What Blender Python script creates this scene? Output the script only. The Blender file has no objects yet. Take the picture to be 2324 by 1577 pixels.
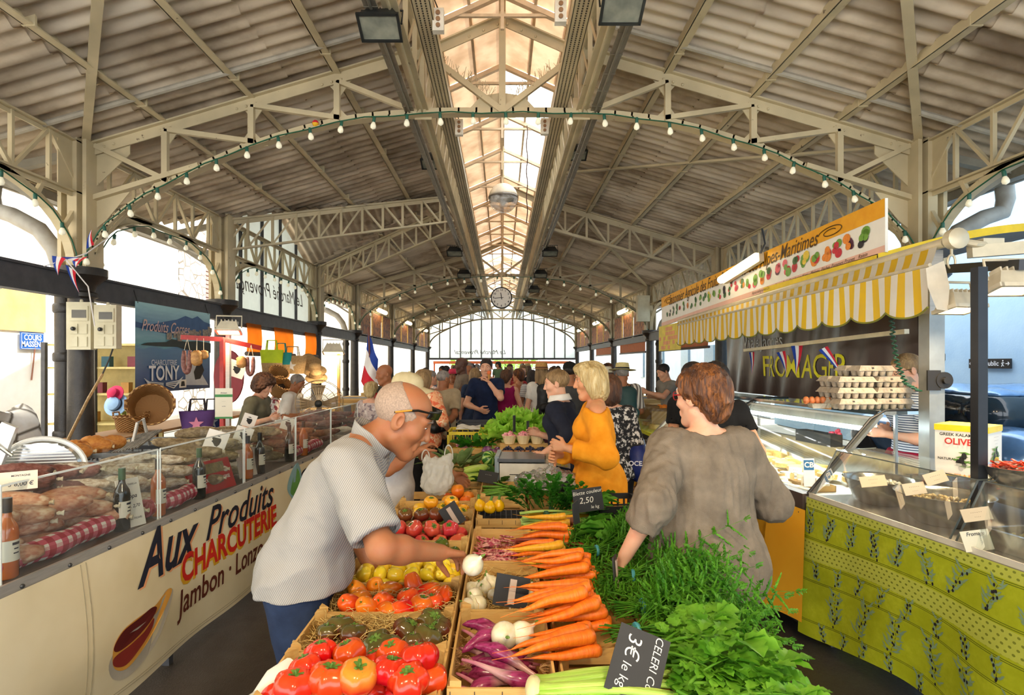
import bpy,math,random
import numpy as np
from mathutils import Vector,Matrix,Euler
random.seed(7);np.random.seed(7)
PI=math.pi
scn=bpy.context.scene
COL=scn.collection
# ---------------------------------------------------------------- camera, world, sun, exposure
F,CX,CY,EYE=1300.0,1140.0,825.0,1.68
cd=bpy.data.cameras.new('camera');cam=bpy.data.objects.new('camera',cd);COL.objects.link(cam)
cam.location=(0,0,EYE);cam.rotation_euler=(PI/2,0,0)
cd.sensor_width=36;cd.lens=36*F/2324
cd.shift_x=(1162-CX)/2324;cd.shift_y=(CY-788.5)/2324
cd.clip_start=.05;cd.clip_end=400
scn.camera=cam
scn.view_settings.view_transform='Standard';scn.view_settings.look='None'
scn.view_settings.gamma=1;scn.view_settings.exposure=1.1
scn.view_settings.use_curve_mapping=False
scn.cycles.max_bounces=6;scn.cycles.diffuse_bounces=4;scn.cycles.glossy_bounces=2
scn.cycles.transmission_bounces=4;scn.cycles.transparent_max_bounces=14
scn.cycles.caustics_reflective=False;scn.cycles.caustics_refractive=False
wd=bpy.data.worlds.new('sky');scn.world=wd;wd.use_nodes=True
bg=wd.node_tree.nodes['Background']
bg.inputs[0].default_value=(.92,.96,1,1);bg.inputs[1].default_value=2.3
def light(name,typ,loc,energy,col=(1,1,1),rot=(0,0,0),**k):
 l=bpy.data.lights.new(name,typ);l.energy=energy;l.color=col
 for a,b in k.items():setattr(l,a,b)
 o=bpy.data.objects.new(name,l);o.location=loc;o.rotation_euler=rot;COL.objects.link(o);return o
light('sun','SUN',(20,-6,30),4.5,(1,.93,.82),(math.radians(-12),math.radians(38),0),angle=.02)

# ---------------------------------------------------------------- helpers
def at(px,py,Y):            # point of the photograph at distance Y -> world
 return Vector(((px-CX)/F*Y,Y,EYE-(py-CY)/F*Y))
def atz(px,py,z):
 Y=F*(EYE-z)/(py-CY);return Vector(((px-CX)/F*Y,Y,z))
def C(h):
 h=h.lstrip('#');r=[int(h[i:i+2],16)/255 for i in (0,2,4)]
 return tuple(c/12.92 if c <= .04045 else ((c+.055)/1.055)**2.4 for c in r)+(1,)
def nd(nt,typ,ins=None,**props):
 n=nt.nodes.new(typ)
 for k,v in props.items():setattr(n,k,v)
 for k,v in (ins or {}).items():
  s=n.inputs[k]
  if isinstance(v,bpy.types.NodeSocket):nt.links.new(v,s)
  else:s.default_value=v
 return n
def mth(nt,op,a,b=0,c=0):
 n=nt.nodes.new('ShaderNodeMath');n.operation=op
 for i,v in enumerate((a,b,c)):
  if isinstance(v,bpy.types.NodeSocket):nt.links.new(v,n.inputs[i])
  else:n.inputs[i].default_value=v
 return n.outputs[0]
def mixc(nt,f,a,b,blend='MIX'):
 n=nt.nodes.new('ShaderNodeMix');n.data_type='RGBA';n.blend_type=blend
 for i,v in ((0,f),(6,a),(7,b)):
  if isinstance(v,bpy.types.NodeSocket):nt.links.new(v,n.inputs[i])
  else:n.inputs[i].default_value=v
 return n.outputs[2]
def newmat(name):
 m=bpy.data.materials.new(name);m.use_nodes=True;nt=m.node_tree
 return m,nt,nt.nodes['Principled BSDF']
def coords(nt,kind='Object',scale=(1,1,1),rot=(0,0,0)):
 t=nt.nodes.new('ShaderNodeTexCoord')
 return nd(nt,'ShaderNodeMapping',{'Vector':t.outputs[kind],'Scale':scale,'Rotation':rot}).outputs[0]
def noise(nt,vec,sc,det=3,ro=.55,lo=.3,hi=.7):
 n=nd(nt,'ShaderNodeTexNoise',{'Vector':vec,'Scale':sc,'Detail':det,'Roughness':ro})
 return nd(nt,'ShaderNodeMapRange',{'Value':n.outputs['Fac'],'From Min':lo,'From Max':hi}).outputs[0]
MATS={}
def mat(name,col,rough=.6,metal=0,var=.12,sc=9,stretch=(1,1,1),bump=0,bsc=60,col2=None,lo=.3,hi=.7,rnd=0,hue=0,spec=.5,sss=0,trans=0,emit=0,ecol=None,det=3,coat=0):
 """principled surface with a noise between col*(1-var) and col2 (default col*(1+var)); rnd varies brightness per object"""
 if name in MATS:return MATS[name]
 m,nt,b=newmat(name)
 c=C(col) if isinstance(col,str) else col
 c2=C(col2) if isinstance(col2,str) else col2
 if c2 is None:c2=tuple(min(1,x*(1+var)) for x in c[:3])+(1,);c1=tuple(x*(1-var) for x in c[:3])+(1,)
 else:c1=c
 v=coords(nt,'Object',stretch)
 out=mixc(nt,noise(nt,v,sc,det,lo=lo,hi=hi),c1,c2)
 if rnd or hue:
  oi=nt.nodes.new('ShaderNodeObjectInfo')
  r1=nd(nt,'ShaderNodeMapRange',{'Value':oi.outputs['Random'],'To Min':1-rnd,'To Max':1+rnd}).outputs[0]
  r2=nd(nt,'ShaderNodeMapRange',{'Value':mth(nt,'FRACT',mth(nt,'MULTIPLY',oi.outputs['Random'],7.13)),'To Min':.5-hue,'To Max':.5+hue}).outputs[0]
  out=nd(nt,'ShaderNodeHueSaturation',{'Hue':r2,'Value':r1,'Color':out}).outputs[0]
 nt.links.new(out,b.inputs['Base Color'])
 b.inputs['Roughness'].default_value=rough;b.inputs['Metallic'].default_value=metal
 b.inputs['Specular IOR Level'].default_value=spec
 if sss:
  b.inputs['Subsurface Weight'].default_value=sss;b.inputs['Subsurface Radius'].default_value=(.02,.008,.004);b.inputs['Subsurface Scale'].default_value=.4
 if coat:b.inputs['Coat Weight'].default_value=coat
 if bump:
  nb=nd(nt,'ShaderNodeTexNoise',{'Vector':v,'Scale':bsc,'Detail':4})
  nt.links.new(nd(nt,'ShaderNodeBump',{'Strength':bump,'Distance':.01,'Height':nb.outputs['Fac']}).outputs[0],b.inputs['Normal'])
 if emit:
  b.inputs['Emission Color'].default_value=C(ecol or col);b.inputs['Emission Strength'].default_value=emit
 if trans:
  t=nd(nt,'ShaderNodeBsdfTranslucent');nt.links.new(out,t.inputs[0])
  mx=nd(nt,'ShaderNodeMixShader',{0:trans,1:b.outputs[0],2:t.outputs[0]})
  nt.links.new(mx.outputs[0],nt.nodes['Material Output'].inputs[0])
 MATS[name]=m;return m
def clear(name,tint='#f2f7f5',gloss=.12,rough=.03,alpha=.08,acol='#ffffff'):
 """thin clear pane: mostly transparent, a little reflection and a little diffuse haze"""
 if name in MATS:return MATS[name]
 m,nt,b=newmat(name);nt.nodes.remove(b)
 tr=nd(nt,'ShaderNodeBsdfTransparent',{'Color':C(tint)})
 gl=nd(nt,'ShaderNodeBsdfGlossy',{'Color':(1,1,1,1),'Roughness':rough})
 df=nd(nt,'ShaderNodeBsdfDiffuse',{'Color':C(acol)})
 lw=nd(nt,'ShaderNodeLayerWeight',{'Blend':.35})
 v=coords(nt);nz=noise(nt,v,6)
 m1=nd(nt,'ShaderNodeMixShader',{0:mth(nt,'MULTIPLY',nz,alpha*2),1:tr.outputs[0],2:df.outputs[0]})
 m2=nd(nt,'ShaderNodeMixShader',{0:mth(nt,'MULTIPLY_ADD',lw.outputs['Fresnel'],gloss*4,gloss*.25),1:m1.outputs[0],2:gl.outputs[0]})
 nt.links.new(m2.outputs[0],nt.nodes['Material Output'].inputs[0])
 MATS[name]=m;return m

class MB:
 """collects shapes and links them as ONE mesh object"""
 def __init__(s):s.v=[];s.f=[];s.mi=[];s.uv=[];s.n=0;s.cur=0;s.hasuv=False
 def add(s,verts,faces,uv=None,mi=None):
  verts=np.asarray(verts,dtype=np.float64).reshape(-1,3)
  b=s.n;s.v.append(verts);s.n += len(verts)
  s.f.extend([tuple(i+b for i in f) for f in faces]);s.mi.extend([s.cur if mi is None else mi]*len(faces))
  if uv is not None:s.hasuv=True;s.uv.append(np.asarray(uv,dtype=np.float64))
  else:s.uv.append(np.zeros((len(verts),2)))
  return s
 def box(s,x0,x1,y0,y1,z0,z1,M=None):
  v=np.array([(x,y,z) for x in (x0,x1) for y in (y0,y1) for z in (z0,z1)],float)
  if M is not None:v=xf(M,v)
  return s.add(v,[(0,1,3,2),(4,6,7,5),(0,4,5,1),(2,3,7,6),(0,2,6,4),(1,5,7,3)])
 def cbox(s,c,d,M=None):
  m=Matrix.Translation(c) @ (M or Matrix())
  return s.box(-d[0]/2,d[0]/2,-d[1]/2,d[1]/2,-d[2]/2,d[2]/2,m)
 def beam(s,a,b,w,h,up=(0,0,1)):
  a,b=Vector(a),Vector(b);t=(b-a)
  if t.length < 1e-6:return s
  t.normalize();up=Vector(up);sd=t.cross(up)
  if sd.length < 1e-4:sd=t.cross(Vector((0,1,0)))
  sd.normalize();u=sd.cross(t)
  v=[p+sd*(i*w/2)+u*(j*h/2) for p in (a,b) for i,j in ((-1,-1),(1,-1),(1,1),(-1,1))]
  return s.add(v,[(0,1,2,3),(4,7,6,5),(0,4,5,1),(1,5,6,2),(2,6,7,3),(3,7,4,0)])
 def tube(s,pts,r,n=8,caps=True,flat=1.0):
  pts=[Vector(p) for p in pts];k=len(pts)
  rs=list(r) if hasattr(r,'__len__') else [r]*k
  ts=[((pts[min(i+1,k-1)]-pts[max(i-1,0)]).normalized()) for i in range(k)]
  ref=Vector((0,0,1)) if abs(ts[0].z) < .9 else Vector((1,0,0))
  u=ts[0].cross(ref).normalized();vs=[]
  for i in range(k):
   u=(u-ts[i]*u.dot(ts[i]))
   u=u.normalized() if u.length > 1e-6 else ts[i].orthogonal().normalized()
   w=ts[i].cross(u)
   for j in range(n):
    a=2*PI*j/n;vs.append(pts[i]+u*(math.cos(a)*rs[i])+w*(math.sin(a)*rs[i]*flat))
  fs=[(i*n+j,i*n+(j+1) % n,(i+1)*n+(j+1) % n,(i+1)*n+j) for i in range(k-1) for j in range(n)]
  if caps:fs += [tuple(range(n-1,-1,-1)),tuple((k-1)*n+j for j in range(n))]
  uv=[(i/(max(1,k-1)),j/n) for i in range(k) for j in range(n)]
  return s.add(vs,fs,uv)
 def lathe(s,prof,n=16,M=None,fn=None):
  vs=[]
  for r,z in prof:
   for j in range(n):
    a=2*PI*j/n;q=r if fn is None else fn(r,z,a)
    vs.append((q*math.cos(a),q*math.sin(a),z))
  k=len(prof)
  fs=[(i*n+j,i*n+(j+1) % n,(i+1)*n+(j+1) % n,(i+1)*n+j) for i in range(k-1) for j in range(n)]
  if prof[0][0] > 1e-5:fs.append(tuple(range(n-1,-1,-1)))
  if prof[-1][0] > 1e-5:fs.append(tuple((k-1)*n+j for j in range(n)))
  return s.add(xf(M,np.array(vs)) if M is not None else vs,fs)
 def ball(s,c,r,n=10,m=6,M=None):
  r=(r,r,r) if not hasattr(r,'__len__') else r
  pr=[(math.sin(PI*i/m),-math.cos(PI*i/m)) for i in range(m+1)]
  mm=Matrix.Translation(c) @ (M or Matrix()) @ Matrix.Diagonal((r[0],r[1],r[2],1))
  return s.lathe(pr,n,mm)
 def prism(s,poly,t,M=None):
  """2-D polygon (ccw) in xz of M, thickness t along y"""
  n=len(poly);v=np.array([(x,-t/2,z) for x,z in poly]+[(x,t/2,z) for x,z in poly])
  f=[tuple(range(n)),tuple(range(2*n-1,n-1,-1))]+[(i,i+n,(i+1) % n+n,(i+1) % n) for i in range(n)]
  return s.add(xf(M,v) if M is not None else v,f)
 def grid(s,fn,nu,nv,wu=False,uv=True):
  vs=[];us=[]
  cu=nu if wu else nu+1
  for i in range(cu):
   for j in range(nv+1):
    vs.append(fn(i/nu,j/nv));us.append((i/nu,j/nv))
  fs=[(i*(nv+1)+j,((i+1) % cu)*(nv+1)+j,((i+1) % cu)*(nv+1)+j+1,i*(nv+1)+j+1) for i in range(nu) for j in range(nv)]
  return s.add(vs,fs,us if uv else None)
 def quad(s,a,b,c,d):return s.add([a,b,c,d],[(0,1,2,3)],[(0,0),(1,0),(1,1),(0,1)])
 def text(s,body,size,M=None,fn=None,shear=0,bold=0,align='CENTER',sx=1,depth=0,lsp=1,res=3):
  cu=bpy.data.curves.new('t','FONT');cu.body=body;cu.size=size;cu.shear=shear;cu.offset=bold*size
  cu.align_x=align;cu.align_y='CENTER';cu.extrude=depth;cu.space_line=lsp;cu.resolution_u=res
  ob=bpy.data.objects.new('t',cu);me=bpy.data.meshes.new_from_object(ob)
  v=np.array([(a.co.x*sx,a.co.y,a.co.z) for a in me.vertices]);fs=[tuple(p.vertices) for p in me.polygons]
  bpy.data.objects.remove(ob);bpy.data.curves.remove(cu);bpy.data.meshes.remove(me)
  if not len(v):return s
  if fn:v=np.array([fn(a[0],a[1]) for a in v])
  elif M is not None:v=xf(M,v)
  return s.add(v,fs)
 def build(s,name,mats,parent=None,smooth=35,world=False,mesh=None):
  if s.n == 0:return None
  V=np.concatenate(s.v)
  if world and parent is not None:
   r=parent
   while r.parent:r=r.parent
   V=xf(r.matrix_basis.inverted(),V)
  me=bpy.data.meshes.new(name);me.from_pydata(V.tolist(),[],s.f)
  mats=mats if isinstance(mats,(list,tuple)) else [mats]
  for m in mats:me.materials.append(m)
  if len(mats) > 1:me.polygons.foreach_set('material_index',np.array(s.mi,dtype=np.int32))
  if s.hasuv:
   UV=np.concatenate(s.uv);ul=me.uv_layers.new(name='UVMap')
   li=np.empty(len(me.loops),dtype=np.int32);me.loops.foreach_get('vertex_index',li)
   ul.data.foreach_set('uv',UV[li].astype(np.float32).ravel())
  if smooth:
   me.polygons.foreach_set('use_smooth',np.ones(len(me.polygons),dtype=bool))
   if smooth < 180:me.set_sharp_from_angle(angle=math.radians(smooth))
  me.update()
  return link(name,me,parent)
def xf(M,v):
 A=np.array(M);return np.asarray(v,float) @ A[:3,:3].T + A[:3,3]
def link(name,me,parent=None):
 o=bpy.data.objects.new(name,me);COL.objects.link(o)
 if parent is not None:o.parent=parent
 return o
def TR(loc=(0,0,0),rz=0,rx=0,ry=0,sc=1):
 M=Matrix.Translation(loc) @ Euler((rx,ry,rz),'XYZ').to_matrix().to_4x4()
 return M @ Matrix.Diagonal((sc,sc,sc,1)) if sc != 1 else M
def tag(o,label=None,cat=None,group=None,kind=None):
 if label:o['label']=label
 if cat:o['category']=cat
 if group:o['group']=group
 if kind:o['kind']=kind
 return o
def thing(name,label,cat,loc=(0,0,0),rz=0,group=None,rx=0,ry=0):
 o=bpy.data.objects.new(name,None);COL.objects.link(o);o.empty_display_size=.05
 o.matrix_basis=TR(loc,rz,rx,ry);return tag(o,label,cat,group)
def struct(o,kind='structure'):o['kind']=kind;return o
def dup(o,loc=None,rz=None,label=None,group=None,rot=None,sc=None,parent=None):
 c=o.copy();COL.objects.link(c)
 if parent is not None:c.parent=parent
 if loc is not None:c.location=loc
 if rot is not None:c.rotation_euler=rot
 elif rz is not None:c.rotation_euler.z=rz
 if sc is not None:c.scale=(sc,sc,sc) if not hasattr(sc,'__len__') else sc
 if label:c['label']=label
 if group:c['group']=group
 for ch in o.children:
  dup(ch,parent=c)
 return c
ORD=['first','second','third','fourth','fifth','sixth','seventh','eighth','ninth','tenth','eleventh','twelfth','thirteenth','fourteenth','fifteenth','sixteenth','seventeenth','eighteenth','nineteenth','twentieth']
U=random.uniform
# ---------------------------------------------------------------- setting materials
def rust_paint(name,col,rust='#4a3020',lo=.66,hi=.72,rough=.55):
 m,nt,b=newmat(name);v=coords(nt)
 base=mixc(nt,noise(nt,v,2.2),C(col),tuple(x*.72 for x in C(col)[:3])+(1,))
 r=noise(nt,v,9,5,.7,lo,hi)
 nt.links.new(mixc(nt,r,base,C(rust)),b.inputs['Base Color']);b.inputs['Roughness'].default_value=rough
 MATS[name]=m;return m
CREAM=rust_paint('cream_painted_steel','#d2c29c')
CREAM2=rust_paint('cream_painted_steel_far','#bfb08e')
BLACKIRON=mat('black_cast_iron','#2a2725',.42,.2,bump=.25,bsc=50,col2='#3a352f')
DARKBEAM=mat('dark_steel_beam','#3d3e42',.5,.1,col2='#4c4c50')
def corr_mat():
 m,nt,b=newmat('fibre_cement_sheet');v=coords(nt,'Object',(.9,1.6,1))
 a=mixc(nt,noise(nt,v,1.3,6,.6,.38,.68),C('#d3c2a8'),C('#8b7860'))
 a=mixc(nt,noise(nt,coords(nt,'Object',(.35,3,.35)),1.1,4,.6,.5,.8),a,C('#624f3c'))
 a=mixc(nt,noise(nt,v,.5,3,.5,.5,.7),a,C('#ddd0ba'))
 nt.links.new(a,b.inputs['Base Color']);b.inputs['Roughness'].default_value=.75;return m
CORR=corr_mat()
def asphalt():
 m,nt,b=newmat('dark_asphalt');v=coords(nt)
 a=mixc(nt,noise(nt,v,55,3,.7,.35,.7),C('#2b2622'),C('#5a5046'))
 a=mixc(nt,noise(nt,v,.8,4),a,C('#3a322b'))
 nt.links.new(a,b.inputs['Base Color'])
 nt.links.new(nd(nt,'ShaderNodeMapRange',{'Value':noise(nt,v,3),'To Min':.32,'To Max':.6}).outputs[0],b.inputs['Roughness'])
 nb=nd(nt,'ShaderNodeTexNoise',{'Vector':v,'Scale':120})
 nt.links.new(nd(nt,'ShaderNodeBump',{'Strength':.5,'Distance':.004,'Height':nb.outputs['Fac']}).outputs[0],b.inputs['Normal']);return m
ZR0,US=5.08,.283
def zroof(u):return ZR0-(abs(u)-.84)*US
def zcross(Y):return 5.03-abs(Y-11.4)*.42
EAVE=5.5
Y0,Y1=-9.6,34.4
# floor and ground
MB().box(-5.6,5.6,-4,40,-.1,0).build('floor',asphalt());struct(bpy.data.objects['floor'])
o=MB().box(-40,-5.6,-10,90,-.12,-.02).box(5.6,40,-10,90,-.12,-.02).box(-5.6,5.6,40,90,-.12,-.02).build('ground_outside',mat('pale_paving','#cfc6b4',.8,sc=1.5));struct(o)
# corrugated roof sheets, lapped in tiers down each slope
PIT=.177
def roof_side(sg):
 mb=MB();tiers=[(.78,2.3,0),(2.22,3.78,.014),(3.7,EAVE,.028)]
 ny=int((Y1-Y0)/PIT*8);ys=np.linspace(Y0,Y1,ny+1);wv=.026*np.cos(2*PI*ys/PIT)
 for a,b,dz in tiers:
  us=np.linspace(a,b,12);keep=[];V=[]
  for iu,u in enumerate(us):
   z=zroof(u)-dz+wv
   V.append(np.stack([np.full_like(ys,sg*u),ys,z],1))
  V=np.concatenate(V);fs=[]
  for iu in range(11):
   um=(us[iu]+us[iu+1])/2;zr=zroof(um)
   for iy in range(ny):
    if sg < 0 and zcross((ys[iy]+ys[iy+1])/2) > zr+.07 and um > 1.0:continue
    q=iu*(ny+1)+iy;f=(q,q+1,q+ny+2,q+ny+1)
    fs.append(f if sg < 0 else f[::-1])
  mb.add(V,fs)
 o=mb.build('ceiling_left' if sg < 0 else 'ceiling_right',CORR,smooth=180);return struct(o)
roof_side(-1);roof_side(1)
# cross roof over the side entrance (left)
mb=MB()
for sg in (-1,1):
 us=np.arange(1.0,5.7,PIT/8);ds=np.linspace(0,2.75,14);V=[]
 for d in ds:
  Y=11.4+sg*d;V.append(np.stack([-us,np.full_like(us,Y),zcross(Y)+.024*np.cos(2*PI*us/PIT)],1))
 V=np.concatenate(V);n=len(us);fs=[]
 for i in range(13):
  dm=(ds[i]+ds[i+1])/2
  for j in range(n-1):
   if zroof(us[j]) > zcross(11.4+dm)+.10:continue
   q=i*n+j;f=(q,q+1,q+n+1,q+n);fs.append(f if sg > 0 else f[::-1])
 mb.add(V,fs)
struct(mb.build('ceiling_entrance',CORR,smooth=180))
# purlins
mb=MB()
for u in (1.745,2.65,3.56,5.35):
 for sg in (-1,1):
  z=zroof(u)-.075
  segs=[(Y0,Y1)] if sg > 0 else ([(Y0,11.4-(u-1.1)*.685),(11.4+(u-1.1)*.685,Y1)] if u > 1.2 else [(Y0,Y1)])
  for a,b in segs:
   mb.box(sg*u-.04,sg*u+.04,a,b,z-.012,z+.0);mb.box(sg*u-.045,sg*u-.03,a,b,z-.012,z+.075)
   y=a+.4
   while y < b:
    mb.box(sg*u-.05,sg*u+.052,y,y+.02,z-.018,z+.07);y += 1.35
struct(mb.build('trim_purlins',CREAM))
# ridge lantern: lattice girders, cable trays, glazing, hoops
mb=MB()
for sg in (-1,1):
 x=sg*.84
 for z in (4.36,5.0):
  mb.box(x-.06,x+.06,Y0,Y1,z-.008,z+.008);mb.box(x-.007,x+.007,Y0,Y1,z-.045,z+.045)
 y=Y0;k=0
 while y < Y1-.5:
  mb.beam((x,y,4.36),(x,y,5.0),.045,.012,(0,1,0))
  mb.beam((x,y,4.38),(x,y+.52,4.98),.035,.01,(1,0,0));y += .52
 mb.box(x-sg*.22-.07,x-sg*.22+.07,Y0,Y1,4.42,4.436);mb.box(x-sg*.15-.006,x-sg*.15+.006,Y0,Y1,4.42,4.5);mb.box(x-sg*.29-.006,x-sg*.29+.006,Y0,Y1,4.42,4.5)
struct(mb.build('trim_lantern_girders',CREAM))
mb=MB()
for sg in (-1,1):
 x=sg*.84
 mb.box(x+sg*.14-.05,x+sg*.14+.05,Y0,Y1,4.335,4.35)
 for k in range(int((Y1-Y0)/.33)):mb.box(x+sg*.14-.054,x+sg*.14+.054,Y0+k*.33,Y0+k*.33+.012,4.332,4.36)
 mb.tube([(x+sg*.14,Y0,4.33),(x+sg*.14,Y1,4.33)],.012,6)
struct(mb.build('trim_cable_tray',mat('galvanised_tray','#8f8878',.45,.5)))
mb=MB()
for sg in (-1,1):   # perforations of the inner tray
 x=sg*(.84-.22)
 for k in range(520):
  y=.6+k*.031
  for dx in (-.035,0,.035):mb.box(x+dx-.006,x+dx+.006,y,y+.018,4.4185,4.4215)
struct(mb.build('trim_tray_perforations',mat('dark_slot','#3b352b',.8)))
mb=MB();k=0;y=Y0
while y < Y1:
 for sg in (-1,1):mb.beam((sg*.84,y,5.04),(0,y,5.42),.05,.06,(0,1,0))
 mb.beam((0,y,5.42),(0,y,5.06),.035,.035);mb.beam((-.5,y,5.2),(.5,y,5.2),.03,.03)
 y += 1.4
mb.box(-.035,.035,Y0,Y1,5.40,5.47)
for sg in (-1,1):
 for t in (.4,.8):mb.beam((sg*.84*t,Y0,5.46-.36*t),(sg*.84*t,Y1,5.46-.36*t),.03,.05)
struct(mb.build('trim_lantern_bars',mat('lantern_paint','#d8c3a4',.6)))
warm=mat('amber_glazing','#a58463',.35,0,col2='#c8a886',sc=3,lo=.35,hi=.65,trans=.33)
white=mat('clear_wire_glazing','#ffffff',.3,0,col2='#dfe9ee',sc=25,lo=.45,hi=.8,trans=.6)
n=1
for sg in (-1,1):
 y=Y0
 while y < Y1-.2:
  bright=(sg > 0 and 7.2 < y < 11.2) or y > 18 and random.random() < .5
  o=MB().quad((sg*.9,y+.01,5.07),(sg*.9,y+1.39,5.07),(0,y+1.39,5.455),(0,y+.01,5.455)).build('window_%d' % n,white if bright else warm);struct(o);n += 1;y += 1.4
# roof trusses
def arch_pts():return [(0,4.31),(.84,4.30),(1.72,4.21),(2.6,3.97),(3.3,3.67),(3.86,3.36),(4.19,3.06),(4.38,2.70)]
def smooth_poly(P,n=5):
 P=[Vector((a,b)) for a,b in P];out=[]
 for i in range(len(P)-1):
  p0,p1,p2,p3=P[max(i-1,0)],P[i],P[i+1],P[min(i+2,len(P)-1)]
  for k in range(n):
   t=k/n;out.append(.5*((2*p1)+(p2-p0)*t+(2*p0-5*p1+4*p2-p3)*t*t+(3*p1-p0-3*p2+p3)*t**3))
 out.append(P[-1]);return out
def truss(Y,detail=True,sides=(-1,1),arch=True):
 mb=MB();n3=(0,1,0)
 def bm(a,b,w,h,dy=0):mb.beam((a[0],Y+dy,a[1]),(b[0],Y+dy,b[1]),h,w,n3)
 # w = width along Y, h = depth in the plane of the truss
 for s in sides:
  A=lambda u,z:(s*u,z)
  bm(A(4.35,zroof(4.35)-.1),A(.84,zroof(.84)-.06),.11,.016);bm(A(4.35,zroof(4.35)-.16),A(.84,zroof(.84)-.12),.014,.11)
  bm(A(.84,4.98),A(0,5.35),.1,.016);bm(A(.84,4.93),A(0,5.30),.014,.1)
  if arch:
   P=smooth_poly(arch_pts())
   for i in range(len(P)-1):
    a,b=P[i],P[i+1];d=(b-a).normalized()*.01
    bm(A(*(a-d)),A(*(b+d)),.115,.016);bm(A(a.x-d.x,a.y-d.y+.035),A(b.x+d.x,b.y+d.y+.035),.014,.075)
   bm(A(3.2,3.77),A(4.4,3.40),.07,.05)
   V=[(1.745,4.22),(2.65,3.97),(3.56,3.56)];prev=(4.3,3.98)
   for u,zb in reversed(V):
    zt=zroof(u)-.16
    bm(A(u,zt),A(u,zb),.05,.06);bm(prev and A(*prev),A(u-.03,zb+.05),.05,.05)
    if detail:
     mb.prism([(s*(u-.17),zb+.02),(s*(u+.17),zb-.02),(s*(u+.02),zb+.2)][::s],.012,TR((0,Y+.03,0)))
     mb.prism([(s*(u-.2),zt+.11),(s*(u-.02),zt-.16),(s*(u+.14),zt+.02)][::s],.012,TR((0,Y+.03,0)))
    prev=(u,zt)
   bm(A(*prev),A(.9,4.33),.05,.05)
   bm(A(.84,5.0),A(.84,4.3),.06,.07);bm(A(.8,4.95),A(.02,4.36),.05,.06)
   if detail:
    mb.prism([(s*.84-.09,4.27),(s*.84+.09,4.27),(s*.84+.09,4.5),(s*.84-.09,4.5)],.014,TR((0,Y+.035,0)))
    mb.prism([(s*.02,4.31),(s*.42,4.31),(s*.22,4.52),(s*.02,4.55)][::s],.012,TR((0,Y+.03,0)))
    mb.prism([(s*4.42,3.45),(s*3.95,3.9),(s*3.95,4.1),(s*4.42,4.05)][::s],.012,TR((0,Y+.03,0)))
    mb.prism([(s*4.42,3.44),(s*4.42,3.02),(s*4.2,3.2),(s*3.95,3.5)][::s],.012,TR((0,Y+.03,0)))
  else:
   q=lambda u:zroof(u)-.62
   bm(A(.84,q(.84)),A(4.4,q(4.4)),.09,.05);k=8
   for i in range(k):
    u0,u1=.84+3.5*i/k,.84+3.5*(i+1)/k
    bm(A(u0,zroof(u0)-.12),A(u0,q(u0)),.04,.04)
    bm(A(u0,q(u0)) if i % 2 else A(u0,zroof(u0)-.12),A(u1,zroof(u1)-.12) if i % 2 else A(u1,q(u1)),.035,.035)
 if arch:bm((0,5.38),(0,4.31),.06,.07)
 if detail:      # rivets and bird spikes
  for s in sides:
   for u0 in (.05,.2,.35,1.0,1.7,1.8,1.9,2.6,2.7,2.8,3.5,3.6,4.1,4.2):
    z=zroof(u0)-.16 if u0 > .5 else 5.28-(u0)*.43
    mb.ball((s*u0,Y-.012,z),.016,6,4)
   for i in range(60):
    t=random.random();u0=.12+.62*t;mb.beam((s*u0,Y,4.42+.52*(u0/.8)),(s*(u0-.02)+U(-.05,.05),Y+U(-.05,.05),4.42+.52*(u0/.8)+U(.06,.12)),.0035,.0035)
 o=mb.build('roof_truss',CREAM if Y < 10 else CREAM2);return struct(o)
TR_Y=[6.05,17.25,22.85,28.45,34.0]
truss(.45,False)
for i,y in enumerate(TR_Y):truss(y,i == 0)
truss(11.65,False,(1,),False)
# valley girders of the entrance bay and roof braces
mb=MB()
for Yc in (9.1,13.7):
 a=Vector((-4.45,Yc,3.95));b=Vector((-.86,11.4+(-.28 if Yc < 11 else .28),4.94));k=11
 dn=Vector((0,0,-.48))
 for off,w,h in ((Vector((0,0,0)),.1,.03),(Vector((0,0,-.04)),.015,.08),(dn,.09,.03)):mb.beam(a+off,b+off,w,h)
 for i in range(k):
  p,q=a.lerp(b,i/k),a.lerp(b,(i+1)/k)
  mb.beam(p,p+dn,.04,.03);mb.beam(*((p+dn,q) if i < 6 else (p,q+dn)),.035,.03)
for sg in (-1,1):
 mb.beam((sg*4.4,6.05,4.0),(sg*.9,1.55,5.0),.075,.05)
mb.beam((.9,9.95,4.98),(4.35,6.1,4.0),.07,.03);mb.beam((1.5,11.75,4.82),(4.3,17.1,4.0),.07,.03)
struct(mb.build('trim_roof_braces',CREAM))
o=MB().tube([(-5.4,5.55,zroof(5.4)-.06),(-.95,5.55,zroof(.95)-.06)],.03,8).tube([(5.4,5.55,zroof(5.4)-.06),(.95,5.55,zroof(.95)-.06)],.03,8).build('trim_conduit',mat('conduit_paint','#a79f8e'));struct(o)
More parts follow.
